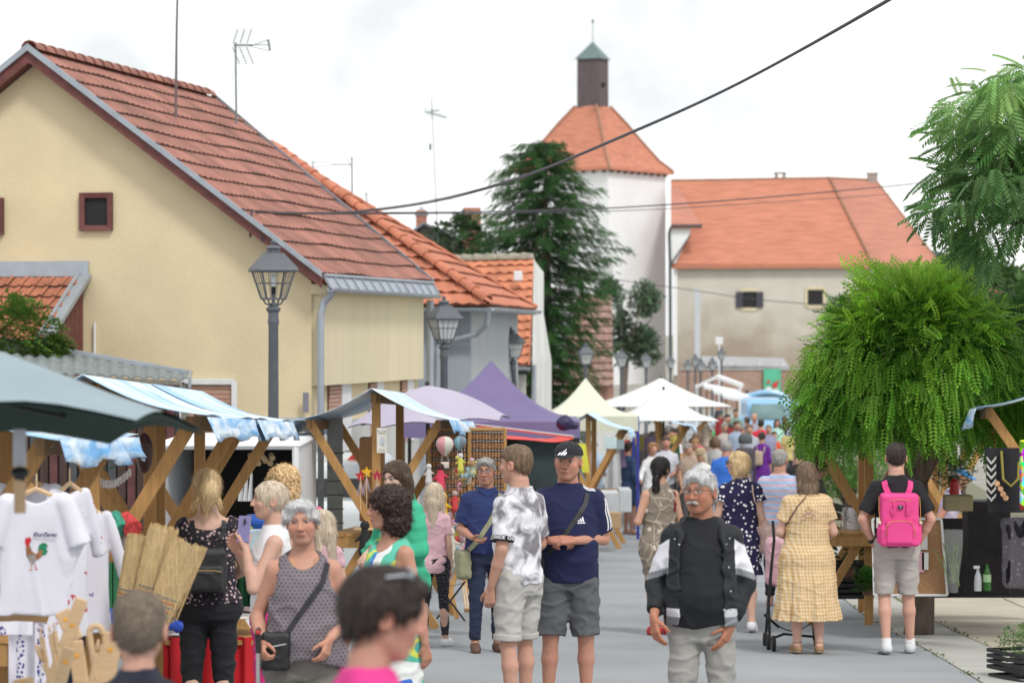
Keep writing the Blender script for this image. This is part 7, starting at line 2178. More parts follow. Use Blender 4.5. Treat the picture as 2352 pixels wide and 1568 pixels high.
def limbs(parent,base,top,r,n,spread,seed=1,name='trunk'):
 rr=random.Random(seed);b=MB();base,top=Vector(base),Vector(top)
 fork=base.lerp(top,.55)
 b.tube([base,base.lerp(fork,.3)+Vector((r*.3,0,0)),fork],[r*1.25,r,r*.85],9)
 o=b.obj(name,m_bark,parent,True)
 b=MB()
 for i in range(n):
  a=2*PI*i/n+rr.uniform(-.3,.3);e=top+Vector((math.cos(a)*spread[0],math.sin(a)*spread[1],rr.uniform(-.5,.5)*spread[2]))
  m_=fork.lerp(e,.5)+Vector((0,0,.12*spread[2]))
  b.tube([fork.lerp(base,.03),m_,e],[r*.55,r*.3,r*.08],6)
 b.obj('limb',m_bark,parent,True)
 return o
def tree(label,c,r,n,leaf,col,trunk=None,seed=1,name='tree',cat='tree',blobs=None,sc=1.0,down=.25,shell=.5):
 t=thing(name,label,cat,(c[0],c[1],g(c[1])))
 P_,D=[],[]
 for i,(bc,br,f)in enumerate(blobs or[((0,0,0),(1,1,1),1)]):
  p,v=ballpts(int(n*f),np.array(c)+np.array(bc)*np.array(r),np.array(br)*np.array(r),seed+i,shell);P_.append(p);D.append(v)
 P_,D=np.concatenate(P_),np.concatenate(D)
 D=D*V3(1,1,.5)+V3(0,0,-down)+np.random.default_rng(seed).normal(0,.4,D.shape)
 scatter('crown',leaf,P_,D,LEAF,t,col,np.full(len(P_),sc),seed)
 if trunk:limbs(t,(c[0]+trunk[1],c[1],g(c[1])-.1),(c[0],c[1],c[2]),trunk[0],7,(r[0]*.7,r[1]*.7,r[2]*.6),seed)
 return t
rc=Vector((PX(2104,27.2),27.2,0));gz=g(27.2)
t=thing('globe_robinia','clipped globe robinia with hanging bright green fronds behind the pink backpack man','tree',(rc.x,rc.y,gz))
rg=np.random.default_rng(3);n=5600
a=rg.uniform(0,2*PI,n);f=rg.uniform(0,1,n)
phi=np.arccos(1-1.32*f)
rad=rg.uniform(.60,1.0,n)**.5*(1+.07*np.sin(5*a+2*phi)+.06*np.sin(9*a-3*phi))
sp_=np.where(phi<1.3,np.sin(phi)**1.35,np.sin(phi));X_=sp_*np.cos(a)*rad*1.13;Y_=sp_*np.sin(a)*rad*1.15;Z_=np.cos(phi)*rad*.98
hang=rg.uniform(0,1,n)**2*np.clip((np.hypot(X_,Y_)-.3),0,1)*.50*(phi>1.0)
Pz=gz+2.38+Z_-hang
P_=np.stack([rc.x+X_,rc.y+Y_,Pz],1)
D=np.stack([X_/1.5,Y_/1.5,Z_*.35-.30-1.6*(hang>.12)-.6*(phi>1.1)],1)+rg.normal(0,.34,(n,3))
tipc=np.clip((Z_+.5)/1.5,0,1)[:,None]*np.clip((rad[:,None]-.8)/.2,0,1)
col=np.array([.075,.22,.018])*(1-tipc)+np.array([.30,.56,.05])*tipc  # tips paler as new growth; sunlight on the crown top is coloured in too
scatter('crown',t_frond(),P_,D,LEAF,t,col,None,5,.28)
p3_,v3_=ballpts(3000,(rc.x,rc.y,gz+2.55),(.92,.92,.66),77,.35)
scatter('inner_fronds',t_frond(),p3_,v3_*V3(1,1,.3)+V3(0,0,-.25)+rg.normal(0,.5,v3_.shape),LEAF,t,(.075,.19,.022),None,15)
p2=420;a=rg.uniform(0,2*PI,p2);q=np.stack([rc.x+np.cos(a)*.5*rg.uniform(.2,1,p2),rc.y+np.sin(a)*.5*rg.uniform(.2,1,p2),gz+3.2+rg.uniform(-.15,.22,p2)],1)
scatter('top_shoots',t_frond(7,.26),q,np.stack([np.cos(a),np.sin(a),np.full(p2,1.3)],1),LEAF,t,(.30,.52,.07),None,6)
limbs(t,(rc.x+.02,rc.y,gz-.1),(rc.x,rc.y,gz+2.7),.125,9,(.7,.7,.4),4)
sx_,sd=PX(1248,85),85.0
t=thing('spruce','tall dark green spruce with drooping boughs in front of the castle tower','tree',(sx_,sd,g(sd)))
zt,zb2=PZ(322,sd),g(sd)
b=MB();b.tube([(sx_,sd,zb2),(sx_+.1,sd,(zt+zb2)/2),(sx_+.05,sd,zt-.1)],[.24,.15,.03],8);b.obj('trunk',m_bark,t)
rr=random.Random(9);SP,SD_,SS,SCc=[],[],[],[];bb_=MB()
prof_v=[320,350,400,450,500,560,640,700,760,830,900];prof_l=[.45,.95,1.35,1.6,1.95,2.35,2.5,2.2,1.9,1.7,1.3]
k=0;zz=zt-.12
while zz>zb2+.5:
 v_=760-(zz-CAMZ)*FPX/sd;Lb=float(np.interp(v_,prof_v,prof_l))
 for j in range(7):
  aa=k*2.4+j*2*PI/7+rr.uniform(-.3,.3);L2=Lb*rr.uniform(.68,1.15)*(1.18 if math.cos(aa)<0 else.95)
  dx,dy=math.cos(aa),math.sin(aa)
  pts=[Vector((sx_+.05+dx*L2*q,sd+dy*L2*q,zz+.12*q-.34*L2*q*q*.8+.14*L2*max(0,q-.7)*3))for q in(0,.25,.5,.75,1)]
  bb_.tube(pts,[.03,.025,.018,.012,.006],4)
  m_=int(12+L2*19)
  shade=rr.uniform(.7,1.25)
  for i in range(m_):
   q=rr.uniform(.1,1.02);seg=min(3,int(q*4));p=pts[seg].lerp(pts[seg+1],q*4-seg)
   side=rr.choice((-1,1));SP.append(p+Vector((rr.gauss(0,.05),rr.gauss(0,.05),rr.gauss(0,.04))));SD_.append(Vector((dx+side*-dy*rr.uniform(.2,1),dy+side*dx*rr.uniform(.2,1),rr.uniform(-1.1,-.05))));SS.append(rr.uniform(.8,1.3));SCc.append([.036*shade*(1+.6*q),.095*shade*(1+.6*q),.040*shade])
 k+=1;zz-=.24
bb_.obj('bough',m_bark,t)
scatter('crown',t_sprig(),SP,SD_,LEAF,t,np.array(SCc),SS,8,.2)
t=thing('feathery_tree','silk tree with feathery compound leaves reaching in from the right edge','tree',(PX(2560,26),26.5,g(26)))
cl=[(u_+45,v_,ru_*.72,rv_*.74)for u_,v_,ru_,rv_ in[(2140,460,55,34),(2190,520,40,50),(2150,400,60,40),(2180,330,70,55),(2170,240,55,35),(2240,200,70,55),(2250,300,90,70),(2310,180,70,60),(2320,330,90,90),(2280,420,90,60),(2220,410,60,50),(2215,560,22,40),(2320,480,40,35),(2390,230,90,90),(2380,400,70,70),(2110,480,30,30),(2290,500,40,40),(2440,320,90,120),(2150,275,40,26),(2560,250,130,120),(2600,400,120,100),(2700,330,110,110),(2500,470,90,60)]]
P_,D=[],[]
for i,(u,v,ru,rv)in enumerate(cl):
 d_=26+(i%5)*.35-.7;s_=d_/FPX;p,v3=ballpts(int(ru*rv*.022)+12,P(u,v,d_),(ru*s_,.45,rv*s_),40+i,.3);P_.append(p);D.append(v3*V3(1,1,.4)+V3(-.35,-.1,-.45)+np.random.default_rng(i).normal(0,.55,v3.shape))
P_,D=np.concatenate(P_),np.concatenate(D)
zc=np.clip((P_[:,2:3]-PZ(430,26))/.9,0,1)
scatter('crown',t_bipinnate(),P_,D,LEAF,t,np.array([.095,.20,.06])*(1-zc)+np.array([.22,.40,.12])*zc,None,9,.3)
b=MB();b.tube([G(2560,26.5),P(2540,900,26.5),P(2470,520,26.5)],[.16,.13,.1],9);b.obj('trunk',m_bark,t)
b=MB()
for pts in(((2470,520),(2380,440),(2270,400),(2180,420),(2130,460)),((2470,520),(2400,350),(2310,240),(2230,200)),((2380,440),(2290,330),(2200,300)),((2270,400),(2230,500),(2212,570)),((2470,520),(2350,520),(2290,500))):b.tube([P(x,y,26.3)for x,y in pts],[.045*(1-.8*i/len(pts))for i in range(len(pts))],6)
b.obj('limb',m_bark,t)
LF=t_leaf(.10,.06);LFs=t_leaf(.16,.10);LFb=t_leaf(.34,.2)
def at(u,v,d):return tuple(P(u,v,d))
tree('thin grey-green tree standing before the white tower',at(1448,730,165),(1.9,1.6,3.0),1100,LFb,(.15,.22,.14),(.22,-.6),11,blobs=[((-.3,0,-.3),(.45,.6,.5),.35),((.45,0,.35),(.5,.6,.35),.25),((-.6,0,.5),(.4,.6,.3),.15),((.4,0,-.55),(.5,.6,.4),.4)],shell=.2)
tree('green shrub in front of the second castle window',at(1948,715,150),(1.1,1.1,.8),600,LFb,(.17,.26,.11),(.1,0),12,name='shrub',cat='shrub',shell=.3)
tree('dark green bush mass to the left of the spruce',at(1060,560,88),(1.0,1.2,.85),900,LFs,(.05,.095,.04),(.1,0),13,name='shrub',cat='shrub')
tree('rounded green tree behind the right end of the castle',at(2300,690,60),(1.1,1.3,.75),1300,LFs,(.10,.18,.06),(.15,0),14)
tree('upright sparse tree against the sky under the feathery tree',at(2210,620,58),(.35,.5,.7),420,LFs,(.10,.17,.06),(.06,0),15)
tree('green shrub filling the gap under the robinia at left',at(1945,1040,42),(.75,.8,.62),2600,t_leaf(.07,.035),(.13,.27,.06),(.05,0),16,name='shrub',cat='shrub')
tree('dark leafy tree behind the robinia towards the right edge',at(2370,800,46),(1.0,1.2,1.0),1700,LFs,(.07,.15,.04),(.1,0),17)
tree('leafy bush rising behind the carport roof on the left',at(40,770,38.4),(.62,.5,.52),2600,t_leaf(.055,.035),(.105,.20,.035),(.03,0),18,name='bush',cat='bush')
tree('small tuft of leaves at the end of the carport bush',at(130,796,38.6),(.26,.2,.16),420,t_leaf(.055,.035),(.11,.21,.04),(.01,0),19,name='bush',cat='bush')
tree('hedge-like tree right of the castle hiding a red roof',at(2200,640,120),(1.0,1.4,1.0),700,LFb,(.075,.13,.07),(.1,0),20)
b=MB();b.slab([P(2165,662,130),P(2240,640,130),P(2300,664,130),P(2300,760,130),P(2165,760,130)],(0,3,0));o=b.obj('far_house',M('far_red_roof',(.42,.17,.13),.9,.1,2));tag(o,'reddish far house roof showing through the trees at the right','house')
# STALLS
ORD=['leftmost']+[w+' from the left' for w in 'second third fourth fifth sixth seventh eighth ninth tenth eleventh twelfth thirteenth fourteenth'.split()]
m_pine=M('larch_beam',(.47,.255,.085),.62,.16,5,.35,50,stretch=(9,9,.8))
m_pined=M('larch_beam_dark',(.26,.14,.055),.7,.2,5,.3,50,stretch=(9,9,.8))
m_ply=M('beech_wood',(.62,.43,.25),.55,.08,9,.2,60,stretch=(1,1,6))
m_blackm=M('black_metal',(.015,.015,.017),.45)
def cloudcloth(name,top=(.72,.80,.86),blue=(.24,.50,.78),sc=(.6,1.6,1.6)):
 ng=NG(name,.5);n=ng.noise(ng.map(ng.P,sc),1.7,5,.8);r=ng.n('ShaderNodeValToRGB');ng.set(r,'Fac',n)
 e=r.color_ramp.elements;e[0].position=.34;e[0].color=(*blue,1);e[1].position=.62;e[1].color=(*top,1)
 return ng.out(r.outputs['Color'],ng.noise(ng.map(ng.P,(1,8,8)),3,3),.5,.03)
m_sky=cloudcloth('sky_print_awning');m_flap=cloudcloth('sky_print_flap',(.70,.78,.84),(.10,.36,.70),(.8,.8,7));m_skyd=M('awning_underside',(.10,.13,.18),.8,.15,4)
def stall(label,x,d,L_,hw,dx=0.0,ridge=2.3,eave=2.0,table=.92,cloth_='two',legs=(1,-1),tb=True,flap=.13):
 """market stall: crossed legs, centre posts, ridge and a cloth roof; x,d its near end, dx its sideways drift per metre"""
 t=thing('market_stall',label,'market stall',(x,d,g(d)),0,'timber market stalls with sky print awnings')
 q=lambda a,s,z:Vector((x+a+dx*s,d+s,g(d+s)+z))
 w=.085
 for s in(.08,L_-.08):
  for sg in legs:
   b=MB();b.beam(q(sg*hw,s+.05*sg,eave),q(-sg*hw*.95,s+.05*sg,0),w,.045,up=(0,1,0));b.obj('cross_leg',m_pine,t)
  b=MB();b.beam(q(0,s+.12,0),q(0,s+.12,ridge),w,.06,up=(0,1,0));b.obj('post',m_pine,t)
 for a,z in((0,ridge-.05),(hw,eave-.03),(-hw,eave-.03)):
  b=MB();b.beam(q(a,-.05,z),q(a,L_+.05,z),.05,.09);b.obj('rail',m_pined,t)
 for k in range(5 if tb else 0):
  a=-hw*.6+k*hw*.3;b=MB();b.beam(q(a,0,table),q(a,L_,table),hw*.285,.03);b.obj('table_board',m_pine,t)
 for s in(.03,L_-.03)if tb else():
  b=MB();b.beam(q(-hw*.72,s,table-.07),q(hw*.72,s,table-.07),.04,.11,up=(0,0,1));b.obj('table_rail',m_pine,t)
 rr=random.Random(int(d*10))
 for sg in(1,-1):
  if cloth_=='R' and sg<0 or cloth_=='L' and sg>0:continue
  sd=rr.uniform(0,9)
  def f(i,j):
   s=-.22+(L_+.44)*i;a=j*(1+.0)*(hw+.12)
   z=ridge+.04-(ridge-eave+.03)*min(1,j)-.05*math.sin(PI*j)+.015*math.sin(i*9+sd)*j
   return q(sg*a,s,z)
  def f2(i,j):
   s=-.22+(L_+.44)*i;sc_=.02*math.sin(i*31+sd)+.012*math.sin(i*57)
   return q(sg*(hw+.12+.05*j+sc_*j),s,eave+.01-(flap+.02*math.sin(i*14+sd))*j)
  b=MB();b.grid(f,24,10,.004 if sg>0 else-.004);o=b.obj('awning',m_sky,t,True)
  b=MB();b.grid(f2,40,3,.004*sg);b.obj('awning_flap',m_flap,o,True)
 return t
stall('timber stall with blue cloud-print awning behind the straw brooms',-2.55,17.1,2.9,.62,.0,2.22,2.0)
stall('timber stall with blue awning nearest the first street lamp',-2.53,20.2,2.8,.62,.0,2.22,2.0)
stall('timber stall mostly under the dark green parasol with hanging shirts',-2.85,13.6,2.4,.60,.0,2.1,1.88)
stall('timber stall of souvenirs and toys with grey-lined awning beside the purple parasol',-1.36,28.0,2.3,.64,.07,2.32,2.04)
stall('timber stall with awning edge at the cream gazebo',1.25,47,2.0,.55,.08,2.2,1.95)
stall('timber stall standing in shade under the nearer white umbrella',2.9,57,2.2,.6,.08,2.1,1.9)
stall('timber stall under the farther white umbrella',3.9,66,2.2,.6,.08,2.1,1.9)
stall('timber stall with leaning beams at the right behind the gingham dress',3.57,28.4,2.2,.62,.09,2.22,2.03)
stall('timber stall of plants behind the robinia trunk',PX(2172,34),34.0,2.0,.6,.09,2.25,2.05)
stall('timber stall with blue awning cut by the right edge',PX(2462,25.4),25.4,1.6,.75,.09,2.36,2.13,flap=.17,legs=(-1,),tb=False)
def parasol(label,c,r,h,nseg,mat,und,rimdrop=.0,sag=.05,tilt=(0,0),pole=True,val=.0,square=False,name='parasol',pw=1.25):
 t=thing(name,label,name,(c[0],c[1],g(c[1])))
 ph=PI/4 if square else.2
 Rm=Matrix.Rotation(tilt[0],3,'X')@Matrix.Rotation(tilt[1],3,'Y')
 C_=Vector(c)
 N=nseg*6
 def f(i,j):
  a=2*PI*i+ph;k=i*nseg%1
  R=r*(math.cos(PI/nseg)/math.cos((k-.5)*2*PI/nseg))
  if not square:R*=1-.03*math.sin(PI*k)*j
  z=h*((1-j)**pw)-sag*math.sin(PI*j)-(.05*math.sin(PI*k)*j**3*(-1)if not square else 0)
  return C_+Rm@Vector((R*j*math.cos(a),R*j*math.sin(a),z))
 b=MB();b.grid(f,N,9);b.obj('canopy',mat,t,not square)
 b=MB();b.grid(lambda i,j:f(i,j)-Rm@Vector((0,0,.012)),N,9);b.obj('canopy_underside',und,t,not square)
 if val:
  b=MB();b.grid(lambda i,j:f(i,1.0)+Vector((0,0,-val*j)),N,2,.004);b.obj('valance',mat,t)
 if pole:
  b=MB();b.tube([(c[0],c[1],g(c[1])),C_+Rm@Vector((0,0,h))],.024,8);b.ball(C_+Rm@Vector((0,0,h+.02)),.03,8);b.obj('pole',m_blackm,t)
  b=MB()
  for k in range(nseg):
   b.tube([C_+Rm@Vector((0,0,h*.4)),f((k+.0)/nseg,.75)-Vector((0,0,.02))],.008,4)
  b.obj('ribs',m_blackm,t)['kind']='stuff'
 return t
m_green1=M('faded_green_canvas',(.27,.345,.38),.8,.06,3,.15,40);m_green2=M('green_underside_shade',(.018,.045,.035),.9)  # underside coloured much darker for the shade beneath the canopy
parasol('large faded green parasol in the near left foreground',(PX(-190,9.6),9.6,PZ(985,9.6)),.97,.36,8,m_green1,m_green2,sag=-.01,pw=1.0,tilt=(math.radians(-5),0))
parasol('round lilac parasol with scalloped edge over the souvenir stall',(PX(985,33),33.2,PZ(972,33)),.98,.44,8,M('lilac_canvas',(.44,.40,.50),.8,.05,3,.1,30),M('lilac_underside_shade',(.20,.17,.22),.9),sag=-.10,tilt=(0,math.radians(-3)))  # underside is the same lilac darkened to give its shade
def gazebo(label,u,d,hw,ze_,h,mat,legm,val=.22,rz=.1):
 t=parasol(label,(PX(u,d),d,PZ(ze_,d)),hw*1.414,h,4,mat,mat,sag=.12,pole=False,val=val,square=True,name='gazebo')
 for k in range(4):
  a=PI/4+k*PI/2;x,y=PX(u,d)+hw*1.38*math.cos(a),d+hw*1.38*math.sin(a)
  b=MB();b.box((x,y,(g(y)+PZ(ze_,d))/2),(.05,.05,PZ(ze_,d)-g(y)));b.obj('leg',legm,t)
 return t
gazebo('violet canopy gazebo behind the souvenir stalls',1128,40,1.22,962,.83,M('violet_canvas',(.165,.135,.27),.75,.05,3,.1,20),m_blackm)
gazebo('cream canopy gazebo with blue legs by the fourth lamp',1345,51,.92,952,.66,M('cream_canvas',(.66,.68,.55),.8,.04,3),M('blue_leg',(.03,.04,.30),.5),.26)
m_wh=M('white_canvas',(.76,.78,.76),.75,.03,3)
parasol('square white umbrella nearer the camera in mid street',(PX(1524,55),55,PZ(962,55)),1.42,.58,4,m_wh,m_wh,sag=.04,square=True)
parasol('square white umbrella rising behind the nearer one',(PX(1518,70),70,PZ(929,70)),2.3,.66,4,m_wh,m_wh,sag=.02,square=True)
m_red=M('red_canvas',(.72,.07,.06),.7,.08,4)
t=thing('red_awning','bright red awning slung under the violet gazebo','awning',G(1190,37))
A,B,C1,D1=P(1075,976,38.5),P(1290,1000,38.5),P(1318,1006,36.5),P(1100,985,36.0)
b=MB();b.grid(lambda i,j:A.lerp(B,i).lerp(D1.lerp(C1,i),j)-Vector((0,0,.10*math.sin(PI*i)+.02*math.sin(9*i))),20,6,.005);b.obj('canopy',m_red,t,True)
b=MB();b.tube([P(1078,974,38.5),P(1318,1003,36.6)],.02,6);b.obj('bar',m_chrome,t)
b=MB();b.slab([P(868,985,34),P(868,1050,34),P(775,1078,34),P(778,1074,34)],(0,.02,0));tag(b.obj('red_cloth',m_red),'red cloth stretched slantwise behind the star wands','cloth')
o=blob('rolled_canopy',[(ell(P(1296,972,37.6),(.11,.10,.10)),0,'u'),(cone(P(1296,965,37.6),P(1322,978,37.6),.07,.05),.04,'u')],M('navy_bag',(.018,.016,.07),.5),None,.025,fold_noise(.012,9,9,9));tag(o,'rolled navy canopy bag tied at the corner of the violet gazebo','bag')
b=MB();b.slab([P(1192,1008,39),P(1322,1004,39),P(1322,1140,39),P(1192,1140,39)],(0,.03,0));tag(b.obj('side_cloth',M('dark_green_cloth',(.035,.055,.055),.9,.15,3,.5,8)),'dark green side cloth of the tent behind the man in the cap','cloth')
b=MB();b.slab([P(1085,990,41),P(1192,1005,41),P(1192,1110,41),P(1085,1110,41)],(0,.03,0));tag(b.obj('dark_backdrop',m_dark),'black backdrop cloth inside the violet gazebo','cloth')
m_em,t__,b__=nodes_of('lit_bulb');b__.inputs['Emission Color'].default_value=(1,.93,.75,1);b__.inputs['Emission Strength'].default_value=6
for i,u in enumerate((1076,1088)):
 b=MB();b.ball(P(u,1000,38),(.035,.035,.065),10);tag(b.obj('light_bulb',m_em),('left','right')[i]+' of the two lit bulbs hanging in the violet gazebo','light bulb')
b=MB();b.slab([P(1322,1018,36.5),P(1345,1018,36.5),P(1354,1085,36.5),P(1338,1085,36.5)],(0,.01,0));tag(b.obj('pennant',M('yellow_cloth',(.62,.60,.06),.8)),'yellow cloth hanging at the cap man\'s left','cloth')
rr=random.Random(31)
GC=[(.55,.55,.56),(.35,.05,.05),(.06,.05,.05),(.25,.2,.3),(.1,.3,.15),(.5,.4,.1),(.12,.1,.2),(.6,.5,.4),(.7,.7,.7)]
for i in range(34):
 d_=rr.uniform(50,74);u=1400+rr.uniform(0,1)*(60+(d_-50)*5)+(d_-50)*5;w=rr.uniform(.16,.32);h=rr.uniform(.4,.75)
 x,z=PX(u,d_),g(d_)+rr.uniform(1.45,1.8);c=GC[i%9]
 GU=globals().setdefault('GU',{});GU.setdefault(i%9,[])
 b=MB();b.grid(lambda p,q:Vector((x+(p-.5)*w*(1+.3*q),d_+.03*math.sin(p*9),z-h*q)),6,3,.01)
 tag(b.obj('hanging_garment',cloth('garment_%d'%(i%9),c)),None,None,'garments hanging in the stalls under the umbrellas');COL.objects[-1]['category']='garment'
 GU[i%9].append((u,COL.objects[-1]))
for k,L_ in GU.items():
 for j,(u,o)in enumerate(sorted(L_,key=lambda a:a[0])):o['label']='%s garment hung under the white umbrellas, %s of that colour'%(('light grey','dark red','black','plum','green','mustard','indigo','beige','snow white')[k],ORD[j])
def box(name,label,cat,u,v,d,w,h,dep,mat,rz=0,bev=.01,group=None):
 """a box whose bottom centre shows at (u, v)"""
 p=P(u,v,d);b=MB();b.box((0,0,h/2),(w,dep,h),Matrix.Rotation(rz,3,'Z'),bev=bev);o=b.obj(name,mat);o.location=p;return tag(o,label,cat,group)
m_card=M('cardboard',(.40,.27,.15),.9,.08,4)
box('covered_table','table with white cloth by the blue tent pole','table',1400,1184,44,.26,.38,.8,cloth('table_cloth',(.50,.52,.54)));box('covered_table','second white-clothed table just right of the first','table',1434,1172,46,.20,.36,.8,cloth('table_cloth',()))
box('cardboard_box','cardboard box on the ground under the white-clothed table','box',1406,1212,43,.26,.24,.3,m_card)
box('notice_sign','pale blue notice card hanging in the tent with blue legs','sign',1402,1030,45,.20,.19,.01,M('pale_card',(.5,.62,.64),.8),bev=.002);box('notice_sign','grey notice card right of the pale blue one','sign',1425,1031,45,.12,.15,.01,M('grey_card',(.25,.32,.34),.8),bev=.002)
# van and trailer behind the left stalls
t=thing('open_van','white van with its dark load space open behind the blue awning stalls','van',G(560,27.5))
b=MB();x0,x1=PX(402,27.5),PX(700,27.5);zt_=PZ(1012,27.5);zg=g(27.5)
for a,c_,s_ in(((x0,27.5,(zt_+zg)/2),0,(.10,2.4,zt_-zg)),((x1,27.5,(zt_+zg)/2),0,(.06,2.4,zt_-zg))):b.box(a,s_,bev=.02)
b.obj('side_panel',m_white,t);b=MB();b.box(((x0+x1)/2,27.5,zt_),(x1-x0+.1,2.4,.07),bev=.03);b.obj('roof',m_white,t)
b=MB();b.box(((x0+x1)/2,28.6,(zt_+zg)/2),(x1-x0,.05,zt_-zg));b.box(((x0+x1)/2,27.5,zg+.35),(x1-x0,2.2,.06));b.obj('load_space',M('van_interior',(.035,.032,.03),.8),t)
b=MB();b.box(((x0+x1)/2,26.35,zg+.2),(x1-x0,.08,.3),bev=.02);b.obj('bumper',m_white,t)
for i in range(7):
 b=MB();u=575+i*8+(i%2)*3;b.tube([P(u,1045+(i%3)*6,27.0),P(u+3,1052+(i%3)*6,26.9)],.028,8);tag(b.obj('log_piece',m_ply),'cut wooden rod under the van roof, %s of the seven'%ORD[i],'wood','wooden rods in the van')
for i in range(3):
 b=MB();b.tube([P(558+i*10,1085,26.8),P(552+i*11,1150,26.8)],[.012,.03],8);tag(b.obj('metal_funnel',m_chrome),('left','middle','right')[i]+' of three bright metal whisks hanging in the van','utensil')
box('plastic_crate','white and blue printed box on the table beside the phone woman','box',572,1262,21,.42,.16,.3,M('printed_carton',(.5,.62,.7),.7,.3,9));box('crumpled_bag','blue plastic bag on top of the printed box','bag',585,1212,21,.16,.10,.2,M('blue_bag',(.02,.10,.45),.4),.3,.04);box('crumpled_bag','yellow plastic bag left of the blue one','bag',560,1218,21,.14,.06,.2,M('yellow_bag',(.6,.55,.08),.4),.2,.025)
t=thing('parked_car','white car with black rear window behind the first lamp','car',G(700,34))
x0,x1=PX(640,33.5),PX(785,33.5)
o=blob('body',[(rbox(((x0+x1)/2+.1,34.5,g(34)+.75),(.95,1.9,.45),.18),0,'u'),(rbox(((x0+x1)/2+.1,34.8,g(34)+1.25),(.80,1.5,.36),.15),.08,'u')],M('white_car',(.62,.66,.67),.25,.03),t,.045)
b=MB();b.box(((x0+x1)/2+.1,33.28,g(34)+1.24),(1.25,.06,.40),Matrix.Rotation(-.25,3,'X'),bev=.02);b.obj('rear_window',M('black_glass',(.012,.014,.016),.12),t)
b=MB();A=P(632,1003,36);b.slab([A,P(708,1032,36),P(708,1044,36),P(640,1018,36)],(0,1.2,.1));tag(b.obj('porch_roof',m_clay),'small clay tiled porch roof seen right of the first lamp pole','roof')
# near left: shirts, brooms, wooden ware
def tshirt(name,label,u,v,d,w,h,mat,slv=.5,rz=0,neck=True,cat='shirt'):
 t=thing(name,label,cat,P(u,v,d));k=w/.40
 sh=[(table([[-h,.20*k,.018,0,0],[-h*.5,.19*k,.022,0,0],[-.10*k,.185*k,.024,0,0],[-.03,.14*k,.02,0,0],[.0,.09*k,.016,0,0]],-h,0.0),0,'u')]
 for s in(-1,1):sh.append((cone((s*.14*k,0,-.045*k),(s*(.14+.12*slv)*k,.0,-.33*slv*k-.06),.045*k,.055*k,cut=True),.01,'u'))
 if neck:sh.append((ell((0,0,.005),(.075*k,.08,.055*k)),.003,'s'))
 ng_=fold_noise(.0045,9/k,6,2.5,int(u))
 o=blob('cloth',sh,mat,t,.009 if w>.35 else.012,ng_)
 b=MB();b.tube([Vector((-.13*k,0,-.035)),Vector((0,0,.02)),Vector((.13*k,0,-.035))],.012,6);b.tube([Vector((0,0,.02)),Vector((0,0,.09))],.004,5);b.obj('hanger',m_ply,t)
 for c in COL.objects[-2:]:c.matrix_parent_inverse=Matrix.Identity(4)
 t.rotation_euler=(0,0,rz)
 return t,o
SH=cloth('shirt_white',(.70,.69,.76),.25,180,.03)
ts,so_=tshirt('printed_tee','white tee with embroidered rooster hanging at the far left',84,1132,13,.39,.56,SH,.55)
def rooster(ox,oz,s):
 f=lambda pts:[(ox+x*s,oz+z*s)for x,z in pts]
 return[((.30,.13,.06),f([(-.30,.30),(-.18,.38),(-.05,.05),(.12,-.05),(.25,.10),(.38,.12),(.30,-.18),(.10,-.30),(-.12,-.32),(-.28,-.12)])),((.28,.26,.24),f([(-.22,-.05),(.08,-.08),(.10,-.30),(.0,-.45),(-.10,-.45),(-.20,-.25)])),((.02,.20,.10),f([(.18,.08),(.22,.30),(.36,.40),(.50,.38),(.58,.25),(.50,.20),(.56,.05),(.48,-.08),(.34,-.10),(.25,.02)])),((.55,.02,.03),f([(-.34,.44),(-.30,.62),(-.22,.56),(-.18,.66),(-.12,.56),(-.08,.60),(-.10,.44),(-.16,.36),(-.24,.22),(-.31,.34)])),((.60,.25,.22),f([(-.10,-.44),(-.05,-.44),(-.08,-.62),(.0,-.68),(-.20,-.68),(-.10,-.62)])),((.60,.25,.22),f([(.04,-.42),(.08,-.42),(.12,-.60),(.20,-.66),(.04,-.68),(.08,-.60)]))]
dr=Drape(so_)
for c,pg in rooster(-.01,-.27,.115):
 V=[]
 for x,z in pg:
  p,n=dr.hit(x,z,-1);V.append((p if p is not None else V3(x,-.03,z))+V3(0,-.0035,0))
 key='embroid_%d_%d'%(int(c[0]*99),int(c[1]*99))
 o=add_mesh('embroidery',V,[tuple(range(len(V)))],M(key,c,.9,.35,90),so_)
def flat_text(txt,size,c,R,mat,parent,name='lettering',offset=0.0):
 cu=bpy.data.curves.new(name,'FONT');cu.body=txt;cu.size=size;cu.align_x='CENTER';cu.offset=offset;cu.shear=.2 if offset else 0
 tmp=bpy.data.objects.new('tmp',cu);COL.objects.link(tmp);bpy.context.view_layer.update()
 me=bpy.data.meshes.new_from_object(tmp.evaluated_get(bpy.context.evaluated_depsgraph_get()))
 V=[R@Vector(v.co)+Vector(c)for v in me.vertices];F=[tuple(p.vertices)for p in me.polygons];bpy.data.objects.remove(tmp)
 return add_mesh(name,V,F,mat,parent)
RX=Matrix.Rotation(PI/2,3,'X')
flat_text('Đurđevac',.027,(.045,-.040,-.195),RX,M('thread_navy',(.03,.02,.12),.8),so_,offset=.0008)
tshirt('embroidered_blouse','white blouse with red flower embroidery right of the rooster tee',160,1118,13.6,.28,.72,pat_floral('folk_a',(.70,.69,.76),(.50,.08,.10),11,.13,(.25,.25,.4)),1.2,.9)
tshirt('embroidered_blouse','white wide-sleeved blouse hanging on the stall post',205,1172,14.2,.26,.62,pat_floral('folk_b',(.70,.69,.76),(.28,.2,.42),9,.09),1.3,.5)
tshirt('white_tee','plain white shirt hanging behind the rooster tee',62,1108,13.8,.38,.5,SH,.6)
